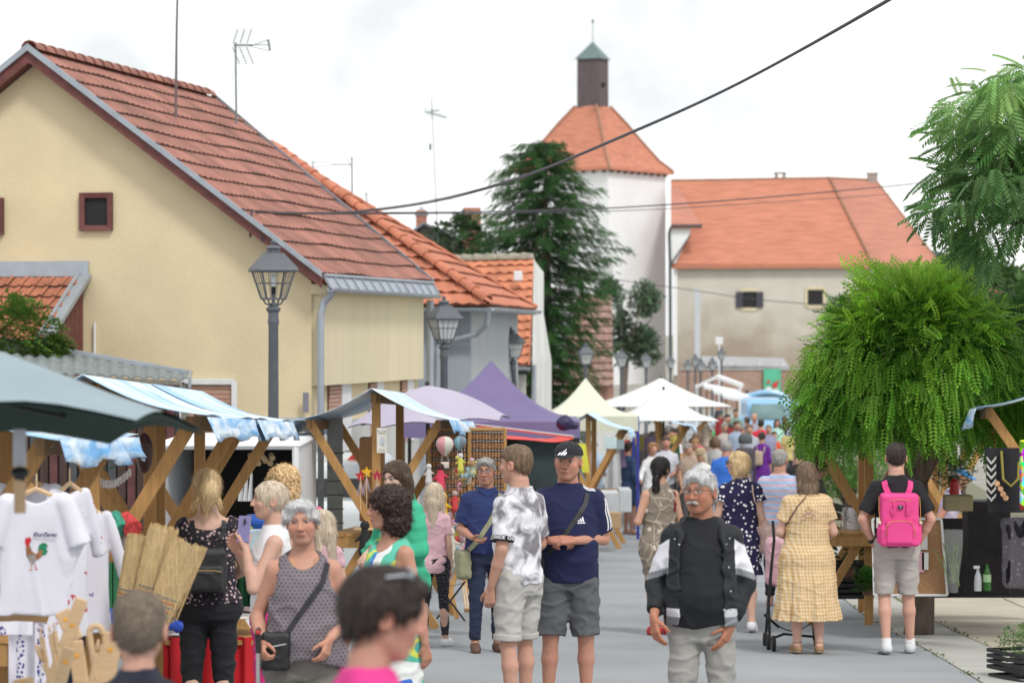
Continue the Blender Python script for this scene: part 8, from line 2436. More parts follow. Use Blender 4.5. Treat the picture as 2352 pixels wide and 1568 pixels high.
ng=NG('folk_towel');x_,y_,z_=ng.sep(ng.P);m1=ng.less(ng.math('ABSOLUTE',ng.math('SUBTRACT',x_,-.03)),.02);v_=ng.vor(ng.P,60);ng.out(ng.mix(ng.math('MULTIPLY',m1,ng.less(v_,.42)),(.72,.70,.76),(.04,.03,.22)))
for i,(u,v,w,h,rz)in enumerate(((62,1428,.17,.36,0),(110,1432,.12,.34,.2),(20,1426,.22,.06,0))):
 b=MB();p=P(u,v,13.1-.1*i);b.grid(lambda a,c:Vector(((a-.5)*w,.012*math.sin(a*12),-h*c)),10,4,.004);o=b.obj('folk_towel',MATS['folk_towel']);o.location=p;tag(o,('white towel with blue folk embroidery under the rooster tee','narrow white folk towel just right of the blue one','folded purple-striped towel at the hem of the rooster tee')[i],'towel')
m_straw=M('broom_straw',(.80,.58,.29),.85,.22,4,.8,20,stretch=(22,22,1.0))
for i,(u0,v0,u1,v1,w,lab)in enumerate(((285,1420,320,1234,.060,'left straw broom of the three, held bristles up'),(325,1420,376,1214,.072,'middle straw broom, tallest of the three'),(362,1440,434,1250,.088,'right straw broom leaning outward to the right'))):
 t=thing('straw_broom',lab,'broom',G(u0,14),0,'straw brooms held bristles up');y=14-.08*i
 a,e=P(u0,v0,y),P(u1,v1,y);ax=(e-a);n_=ax.normalized();sx2=Vector((0,-1,0)).cross(n_).normalized()
 b=MB();rr=random.Random(i)
 b.grid(lambda p,q:a+ax*q*(.93+.03*math.sin(p*9+i))+(sx2*math.cos(p*2*PI)*(.045+(w-.045)*q**.8)+Vector((0,1,0))*math.sin(p*2*PI)*(.04+.012*q)),22,8)
 for _ in range(520):
  th_=rr.uniform(0,2*PI);rad_=rr.uniform(.3,1)**.5;p0=a+ax*rr.uniform(.1,.8)+(sx2*math.cos(th_)*w*.9*rad_+Vector((0,1,0))*math.sin(th_)*.05*rad_)
  p1=a+ax*rr.uniform(.93,1.04)+(sx2*math.cos(th_)*w*1.02*rad_+Vector((0,1,0))*math.sin(th_)*.055);wv=sx2*.0022
  b.add([p0-wv,p0+wv,p1+wv,p1-wv],[(0,1,2,3)])
 b.obj('bristles',m_straw,t)['kind']='stuff'
 for j,f_ in enumerate((.16,.21,.26,.31,.36)):
  b=MB();c=a+ax*f_;rw=.045+(w-.045)*f_**.8+.002;R45=.048+.012*f_
  b.tube([c+sx2*math.cos(q)*rw+Vector((0,1,0))*math.sin(q)*R45 for q in np.linspace(0,2*PI,17)],.0022,4,False);b.obj('binding',M('thread_red',(.5,.08,.05))if j%2 else M('thread_blue',(.10,.16,.24)),t)
 b=MB();b.tube([a-n_*.9,a+n_*.05],.014,8);b.obj('handle',m_ply,t)
def ware(kind,lab,u0,v0,u1,v1,w,d=11,rz=0):
 t=tag(bpy.data.objects.new(kind,None),lab,{'spoon':'wooden spoon','board':'wooden board','paddle':'wooden paddle','hook':'walking stick'}[kind.split('_')[-1]]);COL.objects.link(t);WM[t.name]=Matrix.Identity(4)
 a,e=P(u0,v0,d),P(u1,v1,d);n_=(e-a).normalized();b=MB();L_=(e-a).length
 if 'spoon' in kind:
  b.tube([a,e-n_*w*1.5],.010,8);o=b.obj('handle',m_ply,t);c=e-n_*w*.6
  b=MB();R_=n_.to_track_quat('Z','Y').to_matrix();b.ball(c,(w*.55,w*.2,w*.8),12,R_);b.obj('bowl',m_ply,t)
 elif 'hook' in kind:
  r_=w;c=e+Vector((r_,0,0));b.tube([a,e]+[c+Vector((-r_*math.cos(q),0,r_*math.sin(q)))for q in np.linspace(.2,3.3,12)],.012,8);b.obj('stick',m_ply,t)
 else:
  b.beam(a,e,w,.014,up=(0,1,0),bev=.005);b.obj('blade',m_ply,t)
  q=a+(e-a)*.72;b=MB();b.box(q+Vector((0,-.010,0)),(.016,.002,.012));b.obj('price_sticker',M('orange_sticker',(.85,.38,.02),.6),t)
for k in[('wooden_paddle','long wooden paddle sticking up highest among the wooden ware',112,1590,188,1374,.052),('wooden_board','pale cutting board with orange sticker behind the paddle',175,1470,142,1402,.066,11.6),('wooden_board','wide wooden board near the boy\'s head',235,1590,262,1452,.072),('wooden_board','flat wooden spatula in the middle of the wooden ware',190,1590,172,1470,.062,11.3),('walking_hook','bent wooden walking stick handle over the ware',222,1560,205,1452,.026),('wooden_paddle','short plank end at the bottom left corner',60,1600,52,1556,.08),('wooden_paddle','slim wooden paddle leaning left of the tall one',128,1600,160,1486,.05,10.8),('wooden_spoon','big round wooden ladle at the left of the ware',128,1590,84,1482,.05),('wooden_spoon','wooden spoon upright between ladle and paddle',118,1590,92,1440,.024),('wooden_spoon','thin wooden spoon beside the upright one',140,1590,112,1436,.022),('wooden_spoon','wooden fork handle rising next to the thin spoon',150,1590,122,1430,.020),('wooden_spoon','wooden serving spoon left of the cane handle',205,1590,226,1470,.032,10.9),('wooden_spoon','wooden scoop in front of the cane handle',215,1590,240,1455,.028)]:
 ware(*k)
b=MB();b.lathe([(.12,0),(.13,.07)],(PX(170,11.1),11.1,PZ(1640,11)),14);tag(b.obj('ware_pot',M('beige_pot',(.5,.42,.3))),'round tub holding the wooden spoons and paddles','tub')
b=MB();x0=PX(385,18.5)
b.grid(lambda i,j:Vector((PX(375+218*i,18.5)+.01*math.sin(40*i),18.5+.03*math.sin(i*34),PZ(1462,18.5)-.62*j)),60,4,.006);tag(b.obj('red_tablecloth',M('red_cloth',(.50,.012,.02),.85,.1,3)),'bright red cloth hanging from the table at the blond woman\'s feet','tablecloth')
b=MB();b.box((PX(485,18.9),18.9,PZ(1460,18.9)),(.66,.8,.03));o=b.obj('display_table',m_pine);tag(o,'table top of magazines above the red cloth','table')
for i,(u,v)in enumerate(((395,1456),(420,1452),(560,1418),(580,1412),(570,1400))):
 box('magazine',('leftmost magazine on the red table','second magazine from the left on the red table','magazine right of the black trousers on the red table','rightmost magazine near the pink trousers','magazine lying farthest back on the red table')[i],'magazine',u,v,18.6+.1*i,.16,.012,.2,M('magazine_%d'%i,((.6,.6,.65),(.5,.55,.7),(.65,.6,.55),(.6,.6,.6),(.3,.2,.2))[i],.4,.3,30),.2*i)
b=MB();b.grid(lambda i,j:Vector((PX(228+60*i,16.8)+.01*math.sin(30*i),16.8,PZ(1290,16.8)-.36*j)),20,3,.006);tag(b.obj('green_cloth',M('green_cloth',(.03,.16,.07),.9)),'green cloth covering the counter left of the brooms','cloth')
b=MB();b.grid(lambda i,j:Vector((PX(548+40*i,20.5)+.008*math.sin(34*i),20.5+.02*math.sin(25*i),PZ(1322,20.5)-.3*j)),20,3,.006);tag(b.obj('green_drape',M('green_cloth')),'pleated green drape right of the black trousers','cloth')
for i,(u,v,d_,r_)in enumerate(((255,1425,16,.10),(400,1436,17,.06))):
 o=blob('blue_sack',[(ell(P(u,v,d_),(r_,r_*.8,r_*.7)),0,'u')],M('blue_plastic',(.02,.07,.40),.35),None,.012,fold_noise(.016,24,24,24));tag(o,('crumpled blue plastic sack left of the brooms','smaller blue plastic sack right of the brooms')[i],'sack')
for i,(u0,v0,u1,v1,c)in enumerate(((270,1195,312,1300,(.22,.18,.16)),(278,1190,318,1290,(.45,.40,.34)),(286,1188,306,1215,(.6,.06,.06)),(262,1185,282,1220,(.05,.30,.20)))):
 b=MB();b.tube([P(u0,v0,17),P(u1,v1,16.9)],[.045,.06],9);tag(b.obj('twig_bundle',M('bundle_%d'%i,c,.9,.5,60)),('dark twig bundle by the leaning post','pale reed bundle beside the dark twigs','red flower bunch on top of the twig bundle','small green figurine on the stall post')[i],('bundle','bundle','flowers','figurine')[i])
for i in range(14):
 f_=i/13;p=P(212+86*f_,1095+22*math.sin(PI*f_)-10*f_,17.6);b=MB();b.ball(p,(.012,.010,.030),8);tag(b.obj('egg_ornament',M('painted_egg',(.62,.60,.58),.4,.25,40)),'decorated white egg on the green cord, %s of the row'%ORD[i],'ornament','decorated eggs hanging from the green cord')
cb=MB();cb.tube([P(212,1062,17.6),P(240,1078,17.6),P(262,1072,17.6),P(285,1052,17.6),P(305,1050,17.6)],.004,5);tag(cb.obj('string_of_twine',M('cord_green',(.04,.22,.12))),'green cord strung between the stall posts','cord')
b=MB();b.ball(P(332,1040,17.9),(.055,.05,.13),12);tag(b.obj('carved_mask',M('mask_wood',(.06,.02,.02),.35,.5,14)),'dark carved wooden mask hanging on the stall','mask')
b=MB();b.tube([P(45,985,9.4),P(45,1070,9.4)],.022,8);o=b.obj('parasol_pole',M('light_pole',(.55,.58,.65),.4));tag(o,'pale parasol pole wrapped with black tie at the far left','pole');b=MB();b.tube([P(45,1070,9.4),P(46,1178,9.4)],.020,8);b.obj('wooden_end',m_ply,o)
o=blob('black_tie',[(ell(P(46,1085,9.35),(.03,.03,.02)),0,'u'),(cone(P(40,1085,9.35),P(56,1105,9.35),.01,.004),.01,'u'),(cone(P(48,1085,9.35),P(36,1100,9.35),.01,.004),.01,'u')],m_leather,None,.006);tag(o,'black cloth tie knotted round the pale pole','tie')
# souvenir stall: key tag board, toys, wands
t=thing('key_tag_board','wooden board densely hung with rows of engraved key tags','display board',G(1080,29.6));y=29.5
b=MB();p,q=P(985,985,y),P(1160,1240,y);b.box(((p.x+q.x)/2,y+.03,(p.z+q.z)/2),(q.x-p.x,.03,p.z-q.z));b.obj('board',M('tag_backing',(.20,.13,.08),.9,.2,5),t)
for(a_,c_)in(((985,985),(1160,985)),((985,985),(985,1240)),((1160,985),(1160,1240)),((1078,985),(1078,1240))):b=MB();b.beam(P(*a_,y-.02),P(*c_,y-.02),.035,.03,up=(0,1,0));b.obj('frame',m_pine,t)
tb=MB();rb_=MB()
for r in range(12):
 for c in range(24):
  p=P(990+c*7.1,995+r*20.5,y-.02);tb.box(p-Vector((0,0,.035)),(.020,.008,.052));rb_.tube([p+Vector((.010*math.cos(w_),-.004,.006+.010*math.sin(w_)))for w_ in np.linspace(0,2*PI,7)],.003,4,False)
tb.obj('key_tag',M('tag_wood',(.36,.17,.07),.5,.45,30),t)['kind']='stuff';rb_.obj('key_ring',m_chrome,t)['kind']='stuff'
def balloon(lab,u,v,d,r,m1_,m2_):
 t=thing('toy_balloon',lab,'toy',P(u,v+40,d));c=P(u,v,d)
 b=MB();b.lathe([(.02,-1.25),(.35,-1.0),(.75,-.55),(1.0,.05),(.92,.5),(.6,.85),(.05,1.0)],c,16);
 V=[c+(Vector(v_)-c)*r for v_ in b.V];o=add_mesh('envelope',V,b.F,m1_,t,True);o.data.materials.append(m2_);n_=len(o.data.polygons);o.data.polygons.foreach_set('material_index',[1 if((k%16)//3)%2 else 0 for k in range(n_)])
 b=MB();b.box(c+Vector((0,0,-r*2.2)),(r*.9,r*.8,r*.7),bev=.01);b.obj('basket',cloth('basket_cream',(.62,.58,.52)),t)
 b=MB();[b.tube([c+Vector((sx*r*.3,0,-r*1.1)),c+Vector((sx*r*.4,0,-r*1.9))],.002,4)for sx in(-1,1)];b.obj('string',WHITE_C,t)
balloon('cloth hot air balloon toy with red and cream panels',1022,1022,27.6,.088,cloth('cream_panel',(.60,.60,.54)),pat_hstripes('red_stripe',[(.6,.5,.5),(.55,.05,.08)],.012,.5))
balloon('smaller pale blue hot air balloon toy right of the red one',1056,1015,28.2,.066,cloth('grey_panel',(.20,.24,.28)),cloth('aqua_panel',(.28,.50,.56)))
def doll(lab,u,v,d,s,c,cat='doll',hc=(.6,.4,.3)):
 t=thing('soft_toy',lab,cat,P(u,v,d));p=P(u,v,d)
 blob('body',[(cone(p-Vector((0,0,.10*s)),p+Vector((0,0,.06*s)),.05*s,.028*s),0,'u'),(cone(p+Vector((0,0,.05*s)),p+Vector((.07*s,0,.0)),.014*s,.012*s),.01,'u'),(cone(p+Vector((0,0,.05*s)),p+Vector((-.07*s,0,-.02*s)),.014*s,.012*s),.01,'u'),(cone(p-Vector((.02*s,0,.08*s)),p-Vector((.03*s,0,.18*s)),.016*s,.014*s),.01,'u'),(cone(p-Vector((-.02*s,0,.08*s)),p-Vector((-.03*s,0,.18*s)),.016*s,.014*s),.01,'u')],cloth('toy_%d%d%d'%tuple(int(k*99)for k in c),c),t,.009*s+.003)
 b=MB();b.ball(p+Vector((0,0,.10*s)),.038*s,10);b.obj('head',cloth('toyh_%d%d%d'%tuple(int(k*99)for k in hc),hc),t)
for i,(u,v,s,c,h,l)in enumerate(((1012,1096,1.5,(.62,.05,.10),(.06,.02,.02),'red dress rag doll hanging below the balloon toy'),(1058,1062,1.0,(.6,.58,.1),(.6,.6,.6),'yellow cloth bird toy by the glasses man\'s head'),(1084,1070,.9,(.5,.55,.4),(.6,.4,.5),'pastel cloth toy at the right end of the rack'),(985,1088,1.1,(.62,.6,.6),(.62,.6,.6),'white cloth mouse toy beside the mint jacket'),(1018,1165,1.6,(.75,.42,.02),(.75,.42,.02),'big mustard yellow soft toy shape'),(1045,1150,1.1,(.55,.06,.06),(.5,.4,.35),'red gnome toy right of the mustard one'),(1032,1205,1.4,(.68,.38,.44),(.7,.5,.55),'pink unicorn plush on the pile'),(1065,1215,1.3,(.66,.45,.5),(.7,.66,.62),'pale pink plush with ribbons on the pile'),(1035,1250,1.8,(.60,.55,.46),(.62,.56,.48),'cream hobby horse head at the pile foot'),(1072,1262,1.4,(.68,.3,.4),(.6,.5,.4),'rose plush hanging low by the wooden trestle'),(1085,1185,1.0,(.5,.35,.5),(.55,.45,.35),'mauve plush behind the glasses man\'s arm'),(838,1236,1.9,(.02,.02,.02),(.02,.02,.02),'black hobby horse head under the table edge'))):
 doll(l,u,v,27.2+.1*(i%4),s*.66,c,'toy',h)
rr=random.Random(8);tk=0
for i in range(34):
 u,v=(rr.uniform(1015,1085),rr.uniform(1165,1285))if i<20 else(rr.uniform(1045,1095),rr.uniform(1040,1110));c=rr.choice([(.68,.32,.42),(.62,.60,.56),(.6,.08,.08),(.62,.56,.12),(.3,.45,.5),(.4,.25,.12)]);p=P(u,v,27.3+rr.uniform(0,.5));b=MB()
 for k in range(4):b.ball(p+Vector((rr.gauss(0,.022),rr.gauss(0,.012),rr.gauss(0,.024))),(rr.uniform(.012,.026),.014,rr.uniform(.014,.032)),7)
 o=tag(b.obj('small_toy',cloth('st_%02d%02d'%(int(c[0]*99),int(c[1]*99)),c),None,True),None,'toy','small cloth toys on the souvenir racks');TY=globals().setdefault('TY',{});TY.setdefault((c,i<20),[]).append((u,o))
TN={.68:'pink',.62:'cream',.6:'red',.3:'light blue',.4:'brown'}
for(c,low),L_ in TY.items():
 for j,(u,o)in enumerate(sorted(L_,key=lambda a:a[0])):o['label']='small %s cloth toy, %s of its colour %s'%('yellow' if c[2]==.12 and c[0]==.62 else TN[c[0]],ORD[j],'in low heap' if low else 'on top rack')
for i,(u,v,c,l)in enumerate(((828,1092,(.45,.02,.03),'dark red felt star wand'),(842,1084,(.78,.42,.02),'yellow felt star wand next to the dark red one'),(866,1092,(.42,.02,.06),'maroon star wand half behind the post'))):
 t=thing('star_wand',l,'toy',P(u,v+60,27.5));c0=P(u,v,27.5);b=MB()
 b.slab([c0+Vector((math.cos(PI/2+k*PI/5)*(.058 if k%2==0 else.026),0,math.sin(PI/2+k*PI/5)*(.058 if k%2==0 else.026)))for k in range(10)],(0,.02,0));b.obj('star',cloth('felt_%d'%i,c),t)
 b=MB();[b.tube([c0+Vector((0,.01,-.04)),c0+Vector((sx*.02,.0,-.15)),c0+Vector((sx*.03,0,-.19))],.003,4)for sx in(-1.3,-.6,0,.7,1.4)];b.obj('ribbon',cloth('lilac_ribbon',(.55,.42,.52)),t);b=MB();b.tube([c0,c0-Vector((0,0,.34))],.005,5);b.obj('stick',m_ply,t)
t=thing('hanging_sign','small white painted sign hung on the stall post','sign',P(877,1012,27.9));b=MB();b.box(P(877,1011,27.85),(.098,.012,.245),bev=.002);o=b.obj('plate',M('sign_cream',(.66,.64,.58),.7),t)
for k,(s_,dz,sz)in enumerate((('PŠT! OVDJE',.085,.018),('SPAVA',.062,.022),('Princeza',-.10,.018))):flat_text(s_,sz,P(877,1011,27.84)+Vector((.0,0,dz)),RX,M('ink',(.02,.02,.03)),o)
b=MB();b.ball(P(879,1014,27.84),(.028,.003,.04),10);b.obj('picture',M('sign_picture',(.45,.5,.55),.7,.5,60),o)
o=blob('wicker_basket',[(cone(P(908,1190,28.4),P(908,1150,28.4),.09,.10,True,True),0,'u')],M('wicker',(.22,.10,.045),.8,.35,60,1,80),None,.012);tag(o,'brown wicker basket on the souvenir table','basket')
box('wooden_case','upright plywood case with metal latch behind the star wands','case',855,1195,29,.25,.85,.25,M('ply_case',(.40,.22,.10),.7,.1,4))
box('paper_stack','stack of paper bags lying on the souvenir table','paper',848,1216,28,.30,.02,.25,m_ply)
t=thing('folding_chair','folding camp stool with dark seat and black crossed legs','chair',G(1035,26.5));y=26.3
for s in(0,.38):
 for(a_,c_)in(((1003,1420),(1068,1335)),((1068,1425),(1003,1338))):b=MB();b.tube([P(*a_,y+s),P(*c_,y+s)],.010,6);b.obj('leg',m_blackm,t)
b=MB();b.grid(lambda i,j:P(1000+70*i,1334+10*math.sin(PI*i),y-.02+.42*j),8,2,.006);b.obj('seat',cloth('camp_seat',(.04,.06,.065)),t)
t=thing('slatted_trestle','small wooden slatted trestle beside the camp stool','trestle',G(1085,27.5))
for k in range(6):b=MB();b.beam(P(1062+k*6,1335,27.3),P(1070+k*6,1398,27.0),.016,.012,up=(0,1,0));b.obj('slat',m_ply,t)
for(a_,c_)in(((1020,1290),(1050,1420)),((1056,1290),(1015,1420)),((1015,1290),(1062,1290)),((1066,1330),(1100,1400)),((1068,1400),(1100,1400))):b=MB();b.beam(P(*a_,27.4),P(*c_,27.3),.045,.03,up=(0,1,0));b.obj('brace',m_pine,t)
t=thing('wire_stand','grey metal stand with rows of wire hooks left of the souvenir stall','stand',G(745,29));b=MB();b.box((PX(737,29.2),29.2,(PZ(980,29)+g(29))/2),(.06,.06,PZ(980,29)-g(29)));b.box((PX(768,29.2),29.3,(PZ(960,29)+g(29))/2),(.16,.04,PZ(960,29)-g(29)));b.obj('upright',M('galvanised',(.33,.36,.36),.5,.12,9,metal=.3),t)
b=MB();[b.tube([P(752,1040+k*32,29),P(790,1040+k*32,28.9)],.006,5)for k in range(8)];b.obj('hook',m_blackm,t)['kind']='stuff'
# right side: crates, plants, board, bags
def crate(lab,u,v,d,w=.40,h=.22,dep=.3,rz=.1,mat=None):
 t=thing('plastic_crate',lab,'crate',P(u,v,d),rz);q=P(u,v,d);Rz=Matrix.Rotation(rz,3,'Z')
 for k in range(4):
  b=MB()
  for(sx,sy,lx,ly)in((0,-1,w,.01),(0,1,w,.01),(-1,0,.01,dep),(1,0,.01,dep)):b.box(q+Rz@Vector((sx*w/2,sy*dep/2,h*(k+.5)/4)),(lx,ly,h/4*.62),Rz)
  b.obj('slat_ring',mat or M('black_plastic',(.014,.014,.017),.5),t)
 b=MB();b.box(q+Vector((0,0,.01)),(w,dep,.012),Rz);b.obj('base',M('black_plastic'),t)
 return t
crate('lower black crate beside the gingham dress',1952,1372,29.6,.42,.23,.35);crate('upper black crate with white tag under the rubber plant',1950,1330,29.7,.40,.20,.35)
crate('black crate of seedlings, upper of the two at the lower right corner',2350,1540,22.4,.36,.17,.5,.35);crate('black crate at the bottom right corner beneath the seedlings',2352,1590,22.2,.34,.14,.5,.35)
def plant(lab,u,v,d,n,r,leaf,col,pot=None,up=.6,name='potted_plant',seed=1,cat='plant'):
 p=P(u,v,d);t=thing(name,lab,cat,p);pts,v3=ballpts(n,(p.x,p.y,p.z+r*up),(r,r,r*.85),seed,.1)
 scatter('foliage',leaf,pts,v3*V3(1,1,.5)+V3(0,0,.45),LEAF,t,col,None,seed)
 if pot:b=MB();b.lathe([(pot*.75,-pot),(pot,pot*.5)],p,12);b.obj('pot',M('pot_brown',(.14,.07,.05),.6)if seed%2 else M('black_plastic'),t)
big=np.array(leafq((0,0,0),(0,1,.1),(1,0,0),.17,.085));big=np.concatenate([big,leafq((0,.01,.002),(0,1,.1),(1,0,0),.15,.03)])
plant('rubber plant with broad variegated leaves above the black crates',1948,1308,29.5,46,.22,big,(.10,.17,.09),.08,1.0,seed=31)
plant('bushy green herb in a small pot by the paving edge',1992,1352,28.4,420,.15,t_leaf(.035,.022),(.075,.21,.035),.06,.6,seed=33)
plant('tray of green succulent seedlings at the lower right',2345,1490,22.4,300,.20,t_leaf(.030,.018),(.17,.26,.10),None,.2,'seedling_tray',34,'seedlings')
plant('dark potted plants on the table behind the corkboard',2190,1100,30,500,.22,t_leaf(.04,.02),(.05,.09,.03),.07,.3,seed=36)
plant('small plant with red pot on the right table',2000,1190,29,160,.10,t_leaf(.03,.018),(.06,.12,.04),.05,.5,seed=37)
plant('row of tiny potted plants on the white-clothed ledge',1960,1190,29.4,260,.14,t_leaf(.02,.014),(.12,.10,.12),None,.2,seed=38)
b=MB();b.grid(lambda i,j:Vector((PX(1935+60*i,29.3),29.3+.03*math.sin(12*i),PZ(1165,29.3)-.25*j)),12,3,.006);tag(b.obj('white_cloth',WHITE_C),'white cloth hanging from the right plant table','cloth')
t=thing('corkboard','cork notice board with white frame and pink papers leaning behind the shorts','notice board',G(2115,27));y=26.6
b=MB();b.slab([P(2008,1192,y),P(2160,1192,y),P(2174,1364,y-.15),P(2012,1364,y-.15)],(0,.02,0));b.obj('cork',M('cork',(.36,.20,.10),.95,.12,40,.3,200),t)
for(a_,c_)in(((2004,1191),(2162,1191)),((2162,1191),(2176,1366)),((2176,1366),(2008,1366)),((2008,1366),(2004,1191))):b=MB();b.beam(P(*a_,y-.02-(.15 if a_[1]>1300 else 0)),P(*c_,y-.02-(.15 if c_[1]>1300 else 0)),.022,.02,up=(0,1,0));b.obj('frame',m_white,t)
for(u,v,w,h,c)in((2100,1232,.12,.15,0),(2118,1242,.10,.16,1),(2104,1290,.15,.19,0),(2125,1288,.06,.16,1)):b=MB();b.box(P(u,v,y-.08-(.04 if v>1260 else 0)),(w,.004,h));b.obj('paper',M('pink_paper',(.70,.42,.48),.8)if c==0 else M('white_paper',(.7,.7,.7),.8),t)
m_tote=cloth('tote_black',(.02,.02,.025))
t=thing('tote_bag','black tote with zigzag stripes and orange dots hanging at right','tote bag',P(2300,1175,25));y=25
b=MB();b.grid(lambda i,j:P(2262+82*i+6*j,1028+148*j,y+.03*math.sin(6*i)),10,6,.03);b.obj('bag',m_tote,t)
b=MB()
for k in range(6):
 for s in(-1,1):b.slab([P(2277,1060+k*17,y-.05),P(2277,1067+k*17,y-.05),P(2277+s*11,1054+k*17,y-.05),P(2277+s*11,1047+k*17,y-.05)],(0,.004,0))
b.obj('zigzag_print',M('zigzag',(.45,.45,.42),.8,.5,60),t);b=MB()
for k,(u,v)in enumerate(((2290,1110),(2298,1122),(2304,1134),(2310,1143))):b.lathe([(.025,0),(.025,.004)],P(u,v,y-.05),12,R=RX)
b.obj('dot_print',M('dot_orange',(.6,.35,.2),.8,.4,30),t);b=MB();b.tube([P(2300,1035,y-.05),P(2304,1100,y-.06),P(2322,1116,y-.06),P(2338,1100,y-.06),P(2340,1060,y-.05)],.012,6);b.obj('handle',M('olive_handle',(.3,.26,.05)),t)
t=thing('flowered_tote','brightly flowered tote cut by the right frame edge','tote bag',P(2350,1170,24.6));b=MB();b.grid(lambda i,j:P(2342+60*i,1010+160*j,24.6+.02*math.sin(5*i)),6,6,.03)
ng=NG('bright_flowers');v_=ng.vor(ng.P,22,1,'Color');h_=ng.n('ShaderNodeHueSaturation');ng.set(h_,'Color',v_);h_.inputs['Saturation'].default_value=1.5;ng.out(h_.outputs[0]);b.obj('bag',MATS['bright_flowers'],t)
o=blob('draped_dress',[(rbox((PX(2335,27.5),27.5,PZ(1270,27.5)),(.14,.1,.34),.05),0,'u')],pat_floral('grey_lace',(.22,.21,.26),(.38,.36,.42),20,.3),None,.02,fold_noise(.02,12,12,3));tag(o,'long grey patterned dress hanging behind the totes','dress')
box('storage_crates','tall dark stack of crates in the shade of the right stall','crates',2265,1360,28.4,.42,.92,.4,M('dark_crate',(.018,.016,.018),.7,.4,12));b=MB();b.slab([P(2120,1190,29.2),P(2400,1190,29.2),P(2400,1372,29.2),P(2120,1372,29.2)],(0,.05,0));tag(b.obj('stall_shade_sheet',M('shade_black',(.012,.012,.014),.9,.3,4)),'black sheet standing in for the shade under the right stall','cloth')  # black sheet added to stand for the shaded interior under the stall
box('cardboard_box','cardboard box on the right stall table','box',2200,1172,27,.26,.15,.2,M('khaki_card',(.30,.25,.15),.9));b=MB();b.lathe([(.045,0),(.05,.02),(.042,.13),(.02,.16)],P(2192,1136,27.3),12);tag(b.obj('watering_can',M('red_enamel',(.5,.02,.02),.4)),'red can on the right stall table','can')
t=thing('spray_bottle','white spray bottle on the ground under the right stall','bottle',P(2246,1356,26.6));b=MB();b.lathe([(.034,0),(.036,.08),(.03,.14),(.014,.18),(.014,.2)],P(2246,1356,26.6),12);b.obj('bottle',M('milky',(.55,.58,.62),.3),t);b=MB();b.box(P(2243,1302,26.6),(.06,.02,.03),bev=.006);b.obj('trigger',m_white,t)
t=thing('drink_bottle','green plastic bottle with pale label beside the spray bottle','bottle',P(2267,1355,26.6));b=MB();b.lathe([(.035,0),(.037,.1),(.033,.16),(.012,.22),(.012,.245)],P(2267,1355,26.6),12);b.obj('bottle',M('green_pet',(.04,.20,.03),.15,alpha=.8),t);b=MB();b.lathe([(.038,.08),(.038,.15)],P(2267,1355,26.6),12,cap=False);b.obj('bottle_label',M('label_pale',(.4,.6,.35)),t)
t=thing('wrapped_bouquet','green stems wrapped in clear film standing in a grey pot','bouquet',P(2188,1362,26.3));p=P(2190,1340,26.3);rr=random.Random(2);b=MB();[b.tube([p+Vector((rr.gauss(0,.02),rr.gauss(0,.02),-.02)),p+Vector((rr.gauss(0,.05),rr.gauss(0,.03),rr.uniform(.2,.38)))],.006,4)for _ in range(26)];b.obj('stem',M('stem_green',(.16,.24,.08),.7,.3,20),t)['kind']='stuff'
b=MB();b.lathe([(.04,0),(.05,.09)],p-Vector((0,0,.08)),12);b.obj('pot',M('grey_pot',(.15,.15,.16)),t);b=MB();b.lathe([(.045,.0),(.085,.32),(.09,.5)],p,14,cap=False);b.obj('film',M('clear_film',(.6,.62,.62),.12,alpha=.25),t)
# stroller
t=thing('stroller','black framed stroller with pale pink seat pushed by the gingham woman','stroller',G(1812,24.2));y0,y1=24.0,25.0
def wheel(u,v,d,r):
 c=P(u,v,d);w=MB();R_=Matrix.Rotation(PI/2,3,'Y')@Matrix.Rotation(0,3,'Z');w.lathe([(r*.62,-.018),(r,-.014),(r,.014),(r*.62,.018)],c,16,R=R_);o=w.obj('wheel',M('tyre',(.02,.02,.022),.8),t)
 w=MB();w.lathe([(r*.6,-.012),(r*.6,.012)],c,12,R=R_);w.obj('rim',M('rim_grey',(.25,.25,.26),.5),o)
for(u,v,d)in((1765,1475,25.3),(1777,1478,25.1),(1884,1475,25.3),(1757,1470,25.8),(1874,1470,25.8)):wheel(u,v,d,.075)
b=MB()
for pts in(((1768,1470),(1765,1380),(1772,1300),(1778,1240),(1775,1195)),((1870,1470),(1868,1420))):b.tube([P(*q,25.4)for q in pts],.013,6)
b.tube([P(1768,1468,25.4),P(1800,1455,25.6),P(1880,1462,25.4)],.012,6);b.tube([P(1755,1410,25.6),P(1790,1440,25.6)],.014,6);b.tube([P(1772,1300,25.4),P(1758,1470,26.0)],.014,6);b.obj('frame',m_blackm,t)
o=blob('seat',[(rbox((PX(1806,25.7),25.7,PZ(1290,25.7)),(.19,.14,.22),.06),0,'u')],cloth('stroller_pink',(.60,.36,.42)),t,.014,fold_noise(.01,9,9,9));b=MB();b.grid(lambda i,j:P(1775+92*i,1425+22*math.sin(PI*i),25.3+.4*j),10,3,.01);b.obj('basket',BLACK_C,t)
t=thing('far_stroller','grey hooded stroller far up the street beside the yellow tee','stroller',G(1712,54));p=P(1712,1010,54);blob('hood',[(ell(p,(.14,.15,.14)),0,'u'),((lambda X,Y,Z:(p.z-.07)-Z,None,None),.01,'i')],cloth('hood_grey',(.10,.11,.12)),t,.03);blob('seat',[(rbox(tuple(p-Vector((0,.05,.35))),(.18,.15,.2),.05),0,'u')],cloth('seat_dark',(.08,.07,.08)),t,.03)
b=MB();[b.tube([p+Vector((s*.16,0,-.3)),Vector((p.x+s*.2,p.y-.2,g(54)))],.02,5)for s in(-1,1)];b.obj('leg',m_blackm,t)
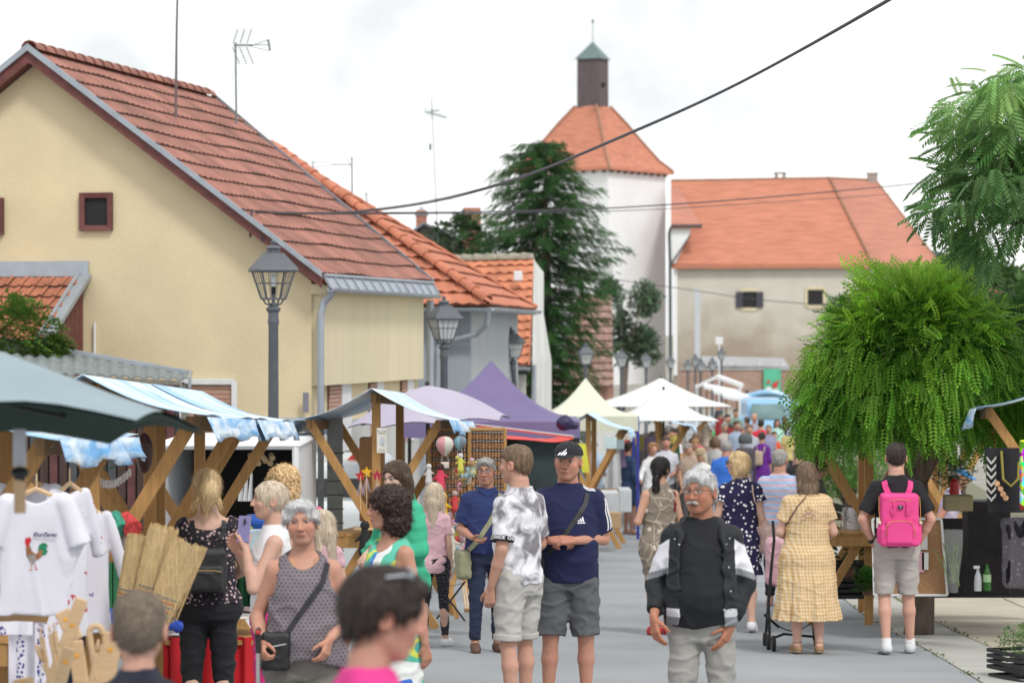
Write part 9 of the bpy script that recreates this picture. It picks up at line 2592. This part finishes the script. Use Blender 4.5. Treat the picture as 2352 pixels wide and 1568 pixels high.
# light blue cars
m_blue=M('sky_blue_paint',(.26,.48,.70),.28,.04,3);m_cg=M('car_glass',(.12,.20,.20),.1,.3,1.5)
def car(lab,u,vt,d,W=1.75,Hc=1.85,hatch=False,name='blue_van',cat='van'):
 x=PX(u,d);zt_=PZ(vt,d);z0=zt_-Hc;t=thing(name,lab,cat,(x,d,z0));w=W/2
 sh=[(rbox((x,d+1.9,z0+.68),(w,1.95,.46),.16),0,'u'),(rbox((x,d+2.3,z0+1.30),(w*.86,1.5,.52),.2),.12,'u'),(rbox((x,d+.75,z0+.86),(w*.94,.8,.24),.14),.1,'u'),((lambda X,Y,Z:(Z-z0-1.02)-(Y-d-.25)*.92,None,None),.06,'i')]
 blob('body',sh,m_blue,t,.05)
 def fz(zz):return d+.25+(zz-1.02)/.92
 b=MB();b.add([(x-w*.78,fz(1.10)-.03,z0+1.12),(x+w*.78,fz(1.10)-.03,z0+1.12),(x+w*.66,fz(1.62)-.03,z0+1.64),(x-w*.66,fz(1.62)-.03,z0+1.64)],[(0,1,2,3)]);b.obj('windscreen',m_cg,t)
 for s in(-1,1):
  b=MB();b.ball((x+s*w*.72,d-.02,z0+.72),(.15,.06,.10),10);b.obj('headlight',m_em if s<0 and hatch is None else m_frost,t)
  b=MB();b.ball((x+s*(w+.12),d+.6,z0+1.12),(.12,.06,.08),8);b.obj('mirror',m_blue,t)
  b=MB();b.lathe([(.3,-.1),(.3,.1)],(x+s*(w-.1),d+.75,z0+.3),16,R=Matrix.Rotation(PI/2,3,'Y'));b.obj('wheel',M('tyre'),t)
 b=MB();b.box((x,d-.06,z0+.42),(.55,.03,.12));b.obj('number_plate',m_white,t);b=MB();b.lathe([(.07,0),(.07,.02)],(x,d-.07,z0+.78),12,R=RX);b.obj('emblem',m_chrome,t);b=MB();b.box((x,d-.05,z0+.56),(W*.55,.03,.10),bev=.02);b.obj('grille',m_dark,t)
 if hatch:
  b=MB();R_=lambda a:Vector((x+w*1.0*math.cos(a),d+.9,z0+Hc-.12+.36*math.sin(a)));b.tube([R_(a)for a in np.linspace(0,PI,15)],.11,8);b.tube([R_(0),R_(PI)],.07,8);b.obj('raised_bonnet',m_blue,t);b=MB();b.add([Vector((x+w*.88*math.cos(a),d+.92,z0+Hc-.12+.29*math.sin(a)))for a in np.linspace(0,PI,12)],[tuple(range(12))]);b.obj('rear_glass',m_cg,t)
car('sky blue van with lit headlight facing down the street',1768,928,100,1.7,1.65,None)
car('second sky blue van with arched tailgate raised behind the first',1768,916,112,1.65,1.65,True)
car('third sky blue car mostly hidden by the robinia',1842,940,104,1.7,1.5,None,'blue_car','car')
